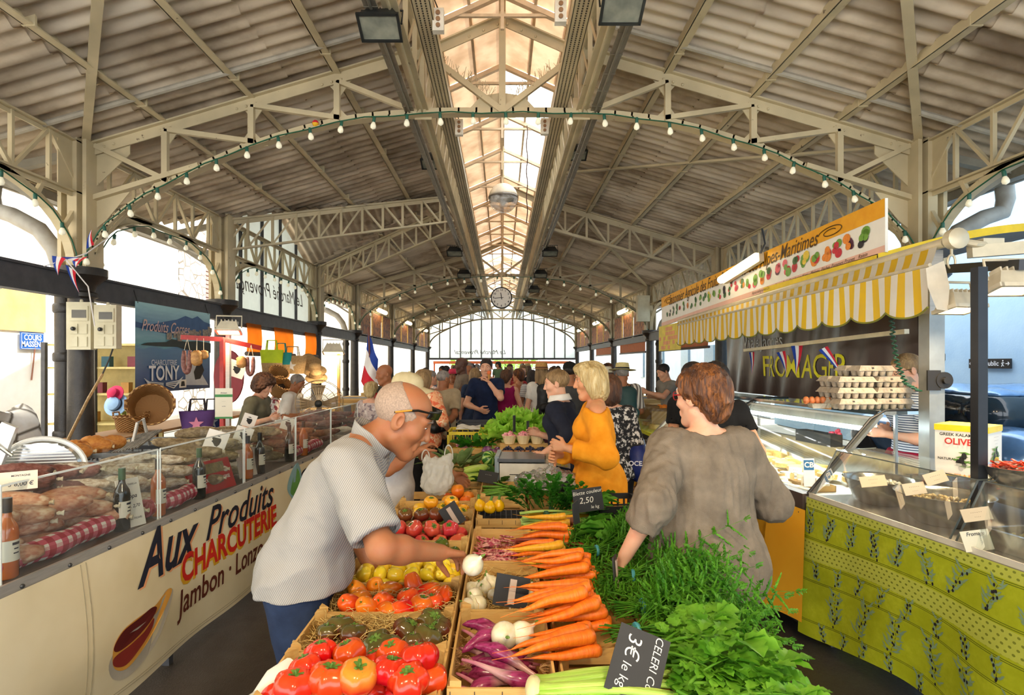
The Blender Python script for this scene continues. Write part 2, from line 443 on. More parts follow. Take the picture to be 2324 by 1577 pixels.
# columns
COLS=[(-4.45,y) for y in (.45,6.05,9.1,13.7,17.25,22.85,28.45,34.0)]+[(4.45,y) for y in (.45,6.05,11.65,17.25,22.85,28.45,34.0)]
for x,y in COLS:
 mb=MB();mb.cur=0;w=.13
 mb.box(x-.05,x+.05,y-w,y+w,2.68,4.03);mb.box(x-w,x+w,y-.05,y+.05,2.68,4.03)
 for a in (-1,1):
  mb.box(x+a*w-.02,x+a*w+.02,y-w,y+w,2.68,4.03)
 mb.cur=1
 mb.lathe([(.17,0),(.17,.25),(.13,.3),(.122,1.2),(.115,2.36),(.15,2.38),(.15,2.42),(.125,2.44),(.14,2.5),(.2,2.56),(.24,2.6),(.24,2.68),(.12,2.68)],20,TR((x,y,0)))
 o=mb.build('column',[CREAM if y < 10 else CREAM2,BLACKIRON]);struct(o)
# longitudinal girders with arches
def side_girder(x,ya,yb,far):
 mb=MB();zt,zb=3.99,3.46
 for z in (zt,zb):
  mb.box(x-.05,x+.05,ya,yb,z-.008,z+.008);mb.box(x-.007,x+.007,ya,yb,z-.05,z+.03)
 n=max(4,round((yb-ya)/.42));d=(yb-ya)/n
 for i in range(n):
  y=ya+i*d
  mb.beam((x,y,zb),(x,y,zt),.04,.03);mb.beam((x,y,zb) if i % 2 else (x,y,zt),(x,y+d,zt) if i % 2 else (x,y+d,zb),.035,.03)
 for y0,s in ((ya,1),(yb,-1)):
  mb.add([(x-.006,y0,zb-.02),(x-.006,y0+s*.32,zb),(x-.006,y0+s*.32,zt),(x-.006,y0,zt),(x+.006,y0,zb-.02),(x+.006,y0+s*.32,zb),(x+.006,y0+s*.32,zt),(x+.006,y0,zt)],[(0,1,2,3),(7,6,5,4),(0,4,5,1),(1,5,6,2),(2,6,7,3),(3,7,4,0)])
  R=min(1.25,(yb-ya)/2);pts=[]
  for k in range(11):
   a=PI*.5*k/10;pts.append((x,y0+s*(.14+(R-.14)*(1-math.cos(a))),2.7+(zb-2.75)*math.sin(a)))
  for w,dz in ((.09,0),):
   for k in range(10):
    mb.beam(pts[k],pts[k+1],.09,.016,(0,s,-.3));p,q=Vector(pts[k]),Vector(pts[k+1]);n1=Vector((0,s*.035,-.035));mb.beam(p-n1*0.9,q-n1*0.9,.014,.07,(0,s,-.3))
  mb.beam(pts[3],(x,y0+s*.05,3.35),.04,.04);mb.beam(pts[6],(x,pts[6][1]-s*.1,zb),.04,.04)
 o=mb.build('trim_side_girder',CREAM2 if far else CREAM);return struct(o)
for sg in (-1,1):
 ys=[y for x,y in COLS if x*sg > 0]
 for a,b in zip(ys[:-1],ys[1:]):side_girder(sg*4.45,a,b,a > 10)
# lintel beams between columns
mb=MB()
for sg in (-1,1):
 ys=[y for x,y in COLS if x*sg > 0]
 for a,b in zip(ys[:-1],ys[1:]):
  if sg > 0 and a < 6:continue
  mb.box(sg*4.45-.07,sg*4.45+.07,a+.1,b-.1,2.36,2.60);mb.box(sg*4.45-.1,sg*4.45+.1,a+.1,b-.1,2.585,2.61)
struct(mb.build('trim_lintels',DARKBEAM))
# outer eave beams and rain pipes
mb=MB()
for sg in (-1,1):
 mb.box(sg*5.4-.06,sg*5.4+.06,Y0,Y1,3.62,3.74);mb.tube([(sg*5.55,Y0,3.7),(sg*5.55,Y1,3.7)],.07,10)
 for x,y in COLS:
  if x*sg > 0:mb.beam((x,y,3.9),(sg*5.4,y,3.7),.08,.08);mb.beam((x,y,3.1),(sg*5.3,y,3.65),.05,.05)
struct(mb.build('trim_eaves',mat('eave_paint','#8d8778',.6)))
mb=MB()
for sg,y in ((-1,6.25),(1,6.35),(-1,17.5),(1,17.5)):
 x=sg*4.78
 mb.cur=1;mb.tube([(sg*5.56,y,3.70),(sg*5.58,y,3.5),(sg*5.54,y,3.36),(sg*5.35,y,3.30),(sg*5.05,y,3.14),(sg*4.88,y,2.92),(x,y,2.62)],.088,14);mb.cur=0;mb.tube([(x,y,2.62),(x,y,0)],.088,14)
 for z in (2.28,1.75,.9):mb.lathe([(.1,z-.05),(.108,z-.03),(.108,z+.03),(.1,z+.05)],14,TR((x,y,0)))
struct(mb.build('trim_downpipes',[BLACKIRON,mat('grey_pipe_paint','#8f8a80',.5,0,col2='#a8a59c',sc=6)]))
# gables of the hall end and of the side entrance (glazed, sign lettering read from behind)
def gable_glass(name,pts,M,nmull,w0,w1,txt,size,pos):
 gm=mat('frosted_gable_glass','#e9efee',.35,0,var=.03,trans=.62)
 o=MB().prism(pts,.012,M).build(name,gm);struct(o)
 mb=MB();n=nmull
 for i in range(n+1):
  x=w0+(w1-w0)*i/n;zt=max(z for z in [pz for pz in gz(pts,x)]);zb=min(gz(pts,x))
  mb.box(x-.025,x+.025,-.05,.03,zb,zt,M)
 struct(mb.build('trim_gable_bars',DARKBEAM))
 mb=MB().text(txt,size,M @ TR((pos[0],-.03,pos[1]),0,PI/2) @ Matrix.Diagonal((-1,1,1,1)),shear=.35)
 tag(mb.build('gable_lettering',mat('sign_letter_grey','#4c4640',.6)),'grey reversed script lettering on the glazed gable '+('at the far hall end' if 'far' in name or name == 'window_90' else 'of the side entrance'),'lettering')
def gz(pts,x):
 out=[]
 for (x0,z0),(x1,z1) in zip(pts,pts[1:]+pts[:1]):
  if abs(x1-x0) > 1e-6 and min(x0,x1)-1e-6 <= x <= max(x0,x1)+1e-6:out.append(z0+(z1-z0)*(x-x0)/(x1-x0))
 return out or [2.5,2.5]
gable_glass('window_90',[(-4.4,2.0),(4.4,2.0),(4.4,3.9),(.8,5.0),(0,5.4),(-.8,5.0),(-4.4,3.9)],TR((0,34.5,0)),14,-4.4,4.4,'Le Marché Provençal',.36,(-1.3,2.36))
gable_glass('window_91',[(-2.25,2.62),(2.25,2.62),(2.25,3.95),(0,4.88),(-2.25,3.95)],TR((-4.62,11.4,0),PI/2),5,-2.25,2.25,'Le Marché Provençal',.40,(.1,3.1))
mb=MB().box(-4.4,4.4,34.4,34.6,1.9,2.02);struct(mb.build('trim_gable_rail',DARKBEAM))
# outside: pale facades, stone wall, blue wall
def plaster(name,c1,c2,sc=2):return mat(name,c1,.85,0,col2=c2,sc=sc,bump=.2,bsc=30)
def stone(name):
 m,nt,b=newmat(name);v=coords(nt)
 vo=nd(nt,'ShaderNodeTexVoronoi',{'Vector':v,'Scale':3.4},feature='DISTANCE_TO_EDGE')
 e=nd(nt,'ShaderNodeMapRange',{'Value':vo.outputs['Distance'],'From Min':.02,'From Max':.09}).outputs[0]
 cc=mixc(nt,noise(nt,v,4),C('#d8cdbb'),C('#f4efe6'))
 nt.links.new(mixc(nt,e,C('#6f6659'),cc),b.inputs['Base Color']);b.inputs['Roughness'].default_value=.9;return m
STONE=stone('rubble_stone')
o=MB().box(-8.3,-8.0,-6,10.05,0,7).box(-8.5,-8.2,10.9,14.5,0,8).build('wall_left',plaster('white_lime_wall','#fbf8f0','#efe9dc'));struct(o)
o=MB().box(-8.6,-8.18,14.5,15.8,0,8).build('wall_left_stone',STONE);struct(o)
o=MB().box(-8.6,-8.3,15.8,60,0,7).box(-30,-9,60,60.4,0,9).build('wall_left_far',plaster('cream_wall','#f2ead9','#e2d8c4'));struct(o)
o=MB().box(-8.02,-7.97,5.0,10.0,2.22,2.95).build('trim_ochre_band',plaster('ochre_wall','#d9b878','#c9a25c'));struct(o)
o=MB().box(7.6,8,-6,16,0,8).build('wall_right',plaster('pale_blue_wall','#b5d6ee','#a3c7e6'));struct(o)
o=MB().box(8.2,8.6,17.5,60,0,7.5).build('wall_right_far',plaster('white_blue_wall','#dfe9ef','#cfdde6'));struct(o)
mb=MB()
for y in (19,22,25,29,33):
 for z in (.9,3.2):mb.box(8.1,8.21,y,y+1.0,z,z+1.5)
struct(mb.build('window_92',mat('grey_blue_panes','#6f8794',.3)))
mb=MB()
for k in range(16):mb.box(-8.32,-8.24,15.9,16.6,3.3+k*.12,3.39+k*.12)
struct(mb.build('trim_shutter',mat('shutter_brown','#9a7a72',.7)))
# ---------------------------------------------------------------- smooth bodies: distance fields meshed by surface nets
from mathutils import noise as mnoise
V3=lambda *a:np.array(a,float)
def cap(a,b,ra,rb=None,k=.02,op='u',clip=None):return ('c',np.array(a,float),np.array(b,float),ra,ra if rb is None else rb,k,op,clip)
def ell(c,r,R=None,k=.02,op='u',clip=None):
 r=np.array((r,)*3 if not hasattr(r,'__len__') else r,float)
 return ('e',np.array(c,float),r,None if R is None else np.array(R,float)[:3,:3],None,k,op,clip)
def pbox(p):
 if p[0] == 'c':
  r=max(p[3],p[4]);return np.minimum(p[1],p[2])-r,np.maximum(p[1],p[2])+r
 r=p[2] if p[3] is None else np.full(3,p[2].max());return p[1]-r,p[1]+r
def peval(p,X,Y,Z):
 if p[0] == 'c':
  a,b=p[1],p[2];ab=b-a;q=float(ab@ab) or 1e-9
  px,py,pz=X-a[0],Y-a[1],Z-a[2]
  h=np.clip((px*ab[0]+py*ab[1]+pz*ab[2])/q,0,1)
  d=np.sqrt((px-h*ab[0])**2+(py-h*ab[1])**2+(pz-h*ab[2])**2)-(p[3]+(p[4]-p[3])*h)
 else:
  px,py,pz=X-p[1][0],Y-p[1][1],Z-p[1][2]
  if p[3] is not None:
   R=p[3];px,py,pz=(px*R[0,0]+py*R[1,0]+pz*R[2,0],px*R[0,1]+py*R[1,1]+pz*R[2,1],px*R[0,2]+py*R[1,2]+pz*R[2,2])
  r=p[2];k0=np.sqrt((px/r[0])**2+(py/r[1])**2+(pz/r[2])**2);k1=np.sqrt((px/r[0]**2)**2+(py/r[1]**2)**2+(pz/r[2]**2)**2)+1e-9
  d=k0*(k0-1)/k1
 if p[7] is not None:
  for q,n in ([p[7]] if isinstance(p[7],tuple) else p[7]):
   d=np.maximum(d,(X-q[0])*n[0]+(Y-q[1])*n[1]+(Z-q[2])*n[2])
 return d
_CORN=[(i,j,k) for i in (0,1) for j in (0,1) for k in (0,1)]
_EDG=[(a,b) for a in range(8) for b in range(a+1,8) if sum(abs(x-y) for x,y in zip(_CORN[a],_CORN[b])) == 1]
def field(prims,h,box=None,clips=()):
 u=[p for p in prims if p[6] == 'u']
 bb=[pbox(p) for p in u]
 lo=np.min([b[0] for b in bb],0)-3*h;hi=np.max([b[1] for b in bb],0)+3*h
 if box is not None:lo=np.maximum(lo,np.array(box[0]));hi=np.minimum(hi,np.array(box[1]))
 n=np.maximum(np.ceil((hi-lo)/h).astype(int)+1,2)
 D=np.full(tuple(n),1.0,np.float32)
 ax=[lo[i]+h*np.arange(n[i]) for i in range(3)]
 for p in prims:
  a,b=pbox(p);m=p[5]+2.5*h
  i0=np.clip(np.floor((a-m-lo)/h).astype(int),0,n);i1=np.clip(np.ceil((b+m-lo)/h).astype(int)+1,0,n)
  if np.any(i1 <= i0):continue
  X=ax[0][i0[0]:i1[0],None,None].astype(np.float32);Y=ax[1][None,i0[1]:i1[1],None].astype(np.float32);Z=ax[2][None,None,i0[2]:i1[2]].astype(np.float32)
  d=peval(p,X,Y,Z);s=(slice(i0[0],i1[0]),slice(i0[1],i1[1]),slice(i0[2],i1[2]));S=D[s];k=max(p[5],1e-4)
  if p[6] == 'u':
   t=np.clip(.5+.5*(S-d)/k,0,1);D[s]=S+(d-S)*t-k*t*(1-t)
  else:
   d=-d;t=np.clip(.5-.5*(S-d)/k,0,1);D[s]=S+(d-S)*t+k*t*(1-t)
 for q,nn in clips:
  D=np.maximum(D,((ax[0][:,None,None]-q[0])*nn[0]+(ax[1][None,:,None]-q[1])*nn[1]+(ax[2][None,None,:]-q[2])*nn[2]).astype(np.float32))
 return D,lo
def snets(D,lo,h):
 S=D < 0;nx,ny,nz=D.shape
 cnt=np.zeros((nx-1,ny-1,nz-1),np.int8)
 for i,j,k in _CORN:cnt += S[i:nx-1+i,j:ny-1+j,k:nz-1+k]
 act=(cnt > 0) & (cnt < 8);ids=np.argwhere(act)
 if not len(ids):return np.zeros((0,3)),np.zeros((0,4),int),np.zeros((0,3))
 idx=np.full(act.shape,-1,np.int32);idx[act]=np.arange(len(ids))
 cv=[D[ids[:,0]+c[0],ids[:,1]+c[1],ids[:,2]+c[2]] for c in _CORN]
 P=np.zeros((len(ids),3));w=np.zeros(len(ids))
 for a,b in _EDG:
  m=(cv[a] < 0) != (cv[b] < 0);t=np.where(m,cv[a]/np.where(m,cv[a]-cv[b],1),0)
  ca,cb=np.array(_CORN[a],float),np.array(_CORN[b],float)
  P += np.where(m[:,None],ca+t[:,None]*(cb-ca),0);w += m
 G=np.stack([sum(cv[i]*(1 if _CORN[i][d] else -1) for i in range(8)) for d in range(3)],1)
 G /= np.linalg.norm(G,axis=1,keepdims=True)+1e-9
 P=lo+h*(ids+P/w[:,None]);F_=[]
 for ax,(o1,o2) in enumerate(((1,2),(2,0),(0,1))):
  A=[slice(None)]*3;B=[slice(None)]*3;A[ax]=slice(0,-1);B[ax]=slice(1,None)
  for o in (o1,o2):A[o]=slice(1,-1);B[o]=slice(1,-1)
  s0,s1=S[tuple(A)],S[tuple(B)];e=np.argwhere(s0 != s1)
  if not len(e):continue
  sg=s0[tuple(e.T)];off=np.zeros(3,int);off[o1]=1;off[o2]=1;e=e+off
  q=[]
  for d1,d2 in ((-1,-1),(0,-1),(0,0),(-1,0)):
   c=e.copy();c[:,o1] += d1;c[:,o2] += d2;q.append(idx[tuple(c.T)])
  q=np.stack(q,1);q[~sg]=q[~sg][:,::-1];F_.append(q)
 return P,np.concatenate(F_),G
def sdf_mesh(name,prims,h,m,parent=None,clips=(),fine=(),disp=None,smooth=180):
 """mesh of the field; fine = [(box, h)] regions meshed at a smaller step"""
 Vs,Fs,Ns,n=[],[],[],0
 for box,hh in [(None,h)]+list(fine):
  D,lo=field(prims,hh,(None if box is None else (np.array(box[0])-2*hh,np.array(box[1])+2*hh)),clips)
  P,Q,G=snets(D,lo,hh)
  if not len(P):continue
  if box is None:
   if fine:
    ctr=P[Q].mean(1);k=np.ones(len(Q),bool)
    for b,_ in fine:k &= ~np.all((ctr > np.array(b[0])+.5*h) & (ctr < np.array(b[1])-.5*h),1)
    Q=Q[k]
  else:
   ctr=P[Q].mean(1);Q=Q[np.all((ctr > np.array(box[0])) & (ctr < np.array(box[1])),1)]
  Vs.append(P);Ns.append(G);Fs.append(Q+n);n += len(P)
 P=np.concatenate(Vs);Q=np.concatenate(Fs);G=np.concatenate(Ns)
 if disp is not None:P=P+G*disp(P,G)[:,None]
 me=bpy.data.meshes.new(name)
 used=np.unique(Q);rem=np.zeros(len(P),np.int64);rem[used]=np.arange(len(used));P=P[used];Q=rem[Q]
 me.vertices.add(len(P));me.vertices.foreach_set('co',P.astype(np.float32).ravel())
 me.loops.add(len(Q)*4);me.loops.foreach_set('vertex_index',Q.astype(np.int32).ravel())
 me.polygons.add(len(Q));me.polygons.foreach_set('loop_start',(np.arange(len(Q))*4).astype(np.int32))
 me.update(calc_edges=True);me.validate()
 me.polygons.foreach_set('use_smooth',np.ones(len(me.polygons),dtype=bool))
 me.materials.append(m);return link(name,me,parent)
def folds(amp,sc=(9,9,9),seed=0,amp2=0,sc2=30):
 def f(P,G):
  o=Vector((seed*3.1,seed*7.7,0));out=np.empty(len(P))
  for i,p in enumerate(P):
   q=Vector((p[0]*sc[0],p[1]*sc[1],p[2]*sc[2]))+o
   v=mnoise.noise(q);v=(1-abs(v)*2.2)*.6+.4*mnoise.noise(q*2.1)
   out[i]=amp*(v-.3)+(amp2*mnoise.noise(Vector(p)*sc2) if amp2 else 0)
  return out
 return f
def rotx(a):c,s=math.cos(a),math.sin(a);return np.array(((1,0,0),(0,c,-s),(0,s,c)))
def roty(a):c,s=math.cos(a),math.sin(a);return np.array(((c,0,s),(0,1,0),(-s,0,c)))
def rotz(a):c,s=math.cos(a),math.sin(a);return np.array(((c,-s,0),(s,c,0),(0,0,1)))
def unit(v):return v/(np.linalg.norm(v)+1e-9)
def ik(S,T,l1,l2,hint):
 d=T-S;L=min(np.linalg.norm(d),.995*(l1+l2));u=unit(d);a=(l1*l1-l2*l2+L*L)/(2*L);hh=math.sqrt(max(l1*l1-a*a,0))
 p=hint-u*(hint@u);return S+u*a+unit(p)*hh,S+u*L
def hand_prims(W,d,nrm,side,curl=.35,sc=1.0,thumb=.5,spread=.12,curls=None):
 """wrist W, pointing d, palm normal nrm (palm faces nrm), thumb towards side"""
 d=unit(d);nrm=unit(nrm-d*(nrm@d));side=unit(side-d*(side@d)-nrm*(side@nrm));P=[]
 knu=[]
 for i in range(4):
  off=(.030-.020*i)*sc;b=W+d*.02*sc+side*off*.6;kp=W+d*(.088-.006*abs(i-1.2))*sc+side*off-nrm*(-.002)*sc
  P.append(cap(b,kp,.0135*sc,.0112*sc,k=.012*sc));knu.append((kp,off))
 for i,L in enumerate((.070,.079,.073,.057)):
  kp,off=knu[i];cu=curl if curls is None else curls[i];a=0;p=kp;dd=unit(d+side*(off/sc)*spread*14*(1-cu))
  for j,f in enumerate((.46,.31,.23)):
   a += cu*(1.15,1.5,.9)[j];q=p+(dd*math.cos(a)+nrm*math.sin(a))*L*f*sc
   P.append(cap(p,q,(.0094-.0009*j)*sc,(.0086-.0010*j)*sc,k=.004*sc));p=q
 b=W+d*.022*sc+side*.024*sc+nrm*.006*sc;t1=unit(d*.62+side*.62+nrm*(.25+.5*thumb));m1=b+t1*.042*sc
 P.append(cap(b,m1,.015*sc,.0115*sc,k=.012*sc));t2=unit(d*.85+side*(.35-.4*thumb)+nrm*(.2+.6*thumb));m2=m1+t2*.032*sc
 P.append(cap(m1,m2,.0108*sc,.0098*sc,k=.004));t3=unit(t2+nrm*.25*thumb-side*.3*thumb);P.append(cap(m2,m2+t3*.026*sc,.0098*sc,.0075*sc,k=.004))
 return P
def head_prims(c,R,s=1.0,fem=False,old=False,nose=1.0):
 """head centre c, rotation R (columns right, forward, up), s=1 for a 23 cm head"""
 T=lambda x,y,z:c+R@(np.array((x,y,z))*s)
 E=lambda p,r,k=.02,op='u':ell(T(*p),np.array(r)*s,R,k*s,op)
 K=lambda a,b,ra,rb,k=.015,op='u':cap(T(*a),T(*b),ra*s,rb*s,k*s,op)
 j=.9 if fem else 1.0
 P=[E((0,-.014,.036),(.074,.096,.080),.02),E((0,.022,-.03),(.058*j,.066,.078),.04),K((0,.058,-.098),(0,.062,-.104),.019*j,.019*j,.03),
   K((-.05*j,.0,-.06),(-.012,.062,-.102),.019,.016,.03),K((.05*j,.0,-.06),(.012,.062,-.102),.019,.016,.03),
   K((-.036,.068,.031),(.036,.068,.031),.015,.015,.02),E((-.043,.052,-.022),(.024,.026,.022),.025),E((.043,.052,-.022),(.024,.026,.022),.025),
   E((-.031,.094,.012),(.020,.016,.013),.012,'s'),E((.031,.094,.012),(.020,.016,.013),.012,'s'),
   E((-.031,.070,.011),(.0135,.0135,.0135),.004),E((.031,.070,.011),(.0135,.0135,.0135),.004),
   K((0,.083,.02),(0,.084+.019*nose,-.027),.0082,.0115*nose,.012),E((-.012,.088,-.032),(.0085,.010,.0075),.006),E((.012,.088,-.032),(.0085,.010,.0075),.006),
   K((-.019,.080,-.0605),(.019,.080,-.0605),.0075,.0075,.01),K((-.016,.080,-.072),(.016,.080,-.072),.008,.008,.008),
   E((0,.096,-.066),(.021,.013,.0018),.003,'s'),K((0,.078,-.045),(0,.083,-.054),.008,.008,.015)]
 for sg in (-1,1):
  Rr=R@rotz(sg*-.35)
  P += [ell(T(sg*.079,-.012,-.002),np.array((.011,.021,.034))*s,Rr,.006*s),ell(T(sg*.090,-.004,.002),np.array((.008,.011,.018))*s,Rr,.005*s,'s')]
 if old:
  for sg in (-1,1):P += [K((sg*.028,.084,-.03),(sg*.038,.07,-.07),.0018,.0018,.008,'s')]
 return P
# ---------------------------------------------------------------- people
def skinmat(name,c):return mat(name,c,.55,0,var=.0,col2=tuple(min(1,x*k) for x,k in zip(C(c)[:3],(1.02,.84,.78)))+(1,),sc=22,lo=.35,hi=.75,sss=.12,bump=.06,bsc=220)
SK={'tan':skinmat('skin_tan','#a26b46'),'fair':skinmat('skin_fair','#dfae90'),'dark':skinmat('skin_dark','#5a3c2e'),'warm':skinmat('skin_warm','#d39a72')}
def hairmat(name,c1,c2,rough=.5):
 if name in MATS:return MATS[name]
 m,nt,b=newmat(name);v=coords(nt,'Object',(60,60,9));n=noise(nt,v,2.2,4,.6,.35,.65);n2=noise(nt,coords(nt,'Object',(14,14,5)),1.4,2)
 c=mixc(nt,n,C(c1),C(c2));nt.links.new(mixc(nt,n2,c,tuple(x*.6 for x in C(c1)[:3])+(1,)),b.inputs['Base Color']);b.inputs['Roughness'].default_value=rough
 nt.links.new(nd(nt,'ShaderNodeBump',{'Strength':.6,'Distance':.006,'Height':n}).outputs[0],b.inputs['Normal']);MATS[name]=m;return m
HR={'grey':hairmat('hair_grey','#8d8580','#b9b0a6'),'brown':hairmat('hair_brown','#4a2c1a','#7d4f2c'),'dark':hairmat('hair_dark','#1c1412','#3a2820'),'blond':hairmat('hair_blond','#cfae6c','#f2e2b0'),
  'auburn':hairmat('hair_auburn','#40200f','#a8662a'),'sand':hairmat('hair_sand','#8d6d45','#c2a06c'),'white':hairmat('hair_white','#b8b2a8','#dcd6cb'),'stubble':mat('hair_stubble','#8d7a6b',.7,0,col2='#b39a86',sc=180)}
def cloth(name,c,c2=None,**k):return mat(name,c,k.pop('rough',.85),0,var=.1,col2=c2,sc=k.pop('sc',14),bump=k.pop('bump',.25),bsc=k.pop('bsc',320),spec=.25,**k)
EYEW=mat('eye_white','#efe9e2',.2);SHOE=mat('shoe_leather','#2c2522',.5);DENIM=cloth('navy_denim','#1d2a44','#2a3a58')
def person(label,pos,yaw=0,H=1.7,skin='tan',fem=False,girth=1.0,lean=0,twist=0,head=(0,0,0),L=None,R=None,top=None,bottom=None,hair=None,hat=None,glasses=None,
   lvl=1,face=False,feet=None,group=None,old=False,hem=None,hres=None,curlL=.35,curlR=.35,palmL=None,palmR=None,shoes=True,sitz=0,curlsR=None,thumbR=.5,sideR=None,elL=None,elR=None,shw=1.0,hsc=1.0,hdn=0,hfw=0):
 u=H/1.7;g=girth;rad=math.radians;yr=rad(yaw)
 ln=rad(lean);R1=rotx(-ln*.45);R2=rotx(-ln)@rotz(rad(twist))
 P0=V3(0,-.13*math.sin(ln)*u,.905*u+sitz);Wt=P0+R1@V3(0,0,.13*u);Ch=Wt+R2@V3(0,0,.20*u);N=Ch+R2@V3(0,-.012,.195*u)
 hy,hp,hr=(rad(a) for a in head);Rh=rotz(hy)@rotx(-hp)@roty(hr)
 hs=u*(.97 if fem else 1.0)*hsc;Hc=N+(R2@V3(0,.012,.03*u))*.9+Rh@V3(0,.012,.115*u)+V3(0,hfw,-hdn)
 sw=(.152 if fem else .178)*u*shw*(.5+.5*g);sh={s:Ch+R2@V3(s*sw,0,.125*u) for s in (-1,1)}
 hp_={s:P0+R1@V3(s*.09*u*(.5+.5*g),0,-.04*u) for s in (-1,1)}
 ft=feet or {-1:(-.11,.02),1:(.11,-.02)}
 an={s:V3(ft[s][0]*u,ft[s][1]*u-.13*math.sin(ln)*u*.5,.085*u) for s in (-1,1)}
 la,lf=.30*u,.255*u;el,wr={},{}
 Mi=TR((pos[0],pos[1],pos[2] if len(pos) > 2 else 0),yr).inverted()
 for s,tgt,eh in ((-1,L,elL),(1,R,elR)):
  if tgt is None:tgt=sh[s]+V3(s*.07*u*g,.06,-.53*u)
  elif len(tgt) == 4:tgt=np.array(Mi @ Vector(tgt[:3]))        # world position
  else:tgt=np.array(tgt,float)*u
  el[s],wr[s]=ik(sh[s],tgt,la,lf,np.array(eh,float) if eh is not None else V3(s*.45,-.8,-.35))
 kn={}
 for s in (-1,1):kn[s],an[s]=ik(hp_[s],an[s],.398*u,.392*u,V3(s*.1,1,0))
 def torso(e,k=.07,bust=True):
  T=[ell(P0,np.array((.158*g,.118*g,.125))*u+e,R1,k),ell(Wt,np.array((.138*g,.104*g,.15))*u+e,R2,k),ell(Ch,np.array((.150*(.6+.4*g),.112*(.5+.5*g),.17))*u+e,R2,k),
    cap(sh[-1]+R2@V3(.02,0,.0)*u,sh[1]+R2@V3(-.02,0,0)*u,.060*u+e*.8,None,.05)]
  if fem and bust:
   for s in (-1,1):T.append(ell(Ch+R2@V3(s*.066,.080,.03)*u,np.array((.054,.050,.058))*u+e,None,.035))
  if g > 1.12:T.append(ell(Wt+R2@V3(0,.055*g,-.01)*u,np.array((.12*g,.10*g,.13))*u+e,None,k))
  if fem:T.append(ell(P0+R1@V3(0,-.045,-.02)*u,np.array((.15*g,.10*g,.115))*u+e,R1,k))
  return T
 def legs(e,r=(1,1,1),k=.04):
  T=[]
  for s in (-1,1):T += [cap(hp_[s],kn[s],.082*u*g*r[0]+e,.056*u*r[1]+e,k),cap(kn[s],an[s],.054*u*r[1]+e,.037*u*r[2]+e,k)]
  return T
 body=torso(-.004) + legs(0)
 body += [cap(N-R2@V3(0,0,.03*u),Hc+Rh@V3(0,-.022,-.05*u),(.050 if fem else .060)*u,(.047 if fem else .056)*u,.03),cap(N+R2@V3(-.08*u,-.005,-.035*u),N+R2@V3(.08*u,-.005,-.035*u),.042*u,None,.05)]
 body += head_prims(Hc,Rh,hs,fem,old) if lvl else [p for p in head_prims(Hc,Rh,hs,fem)[:8]]+[cap(Hc+Rh@V3(0,.084,.01)*hs,Hc+Rh@V3(0,.108,-.027)*hs,.012*hs,.015*hs)]
 am=.9 if fem else 1.0;am *= (.6+.4*g);fine=[]
 for s,curl,pm in ((-1,curlL,palmL),(1,curlR,palmR)):
  body += [cap(sh[s],el[s],.052*u*am,.040*u*am,.035),cap(el[s],wr[s],.042*u*am,.027*u*am,.025),ell(el[s]*.7+wr[s]*.3,np.array((.042,)*3)*u*am,None,.03)]
  d=unit(wr[s]-el[s]);nrm=V3(-s,0,0) if pm is None else np.array(pm,float);side=V3(0,1,0) if abs(d[1]) < .75 else V3(-s*.3,0,1)
  if s > 0 and sideR is not None:side=np.array(sideR,float)
  body += hand_prims(wr[s],d,nrm,side,curl,u*(.9 if fem else 1.0),thumbR if s > 0 else .5,curls=curlsR if s > 0 else None)
  if lvl:m=wr[s]+d*.09*u;fine.append(((m-.125*u,m+.125*u),.0048 if lvl > 1 else .0062))
 for s in (-1,1):
  body += [cap(an[s]-V3(0,.05,.045)*u,an[s]+V3(s*.02,.15,-.055)*u,.038*u,.03*u,.03)]
 if lvl:fine.append(((Hc-Rh@V3(0,0,.02)-V3(.125,.14,.135)*u,Hc+V3(.125,.14,.15)*u),.0030 if lvl > 1 else .0055))
 h={0:.018,1:.014,2:.009}[lvl]
 o=sdf_mesh('person',body,h,SK[skin],None,fine=fine)
 o.matrix_basis=Mi.inverted();tag(o,label,'person',group)
 J=dict(o=o,M=Mi.inverted(),P0=P0,W=Wt,Ch=Ch,N=N,Hc=Hc,Rh=Rh,R2=R2,sh=sh,el=el,wr=wr,u=u,hs=hs)
 ch=h*.85
 if face:
  for s in (-1,1):
   e_=MB().ball(Hc+Rh@V3(s*.031,.0735,.010)*hs,np.array((.0125,.0112,.0052))*hs,12,8,Matrix(Rh.tolist()).to_4x4()).build('eye',EYEW,o)
   MB().ball(Hc+Rh@V3(s*.031,.0822,.0095)*hs,np.array((.0048,.0038,.0044))*hs,8,6,Matrix(Rh.tolist()).to_4x4()).build('iris',mat('iris_dark','#241a14',.2),e_)
   MB().tube([Hc+Rh@V3(s*.016,.093,.032)*hs,Hc+Rh@V3(s*.032,.092,.037)*hs,Hc+Rh@V3(s*.05,.076,.030)*hs],[.003,.0045,.002],6,True,.6).build('eyebrow',HR['grey'] if old else HR['dark'] if hair is None or hair[1] not in ('blond','sand') else HR['sand'],o)
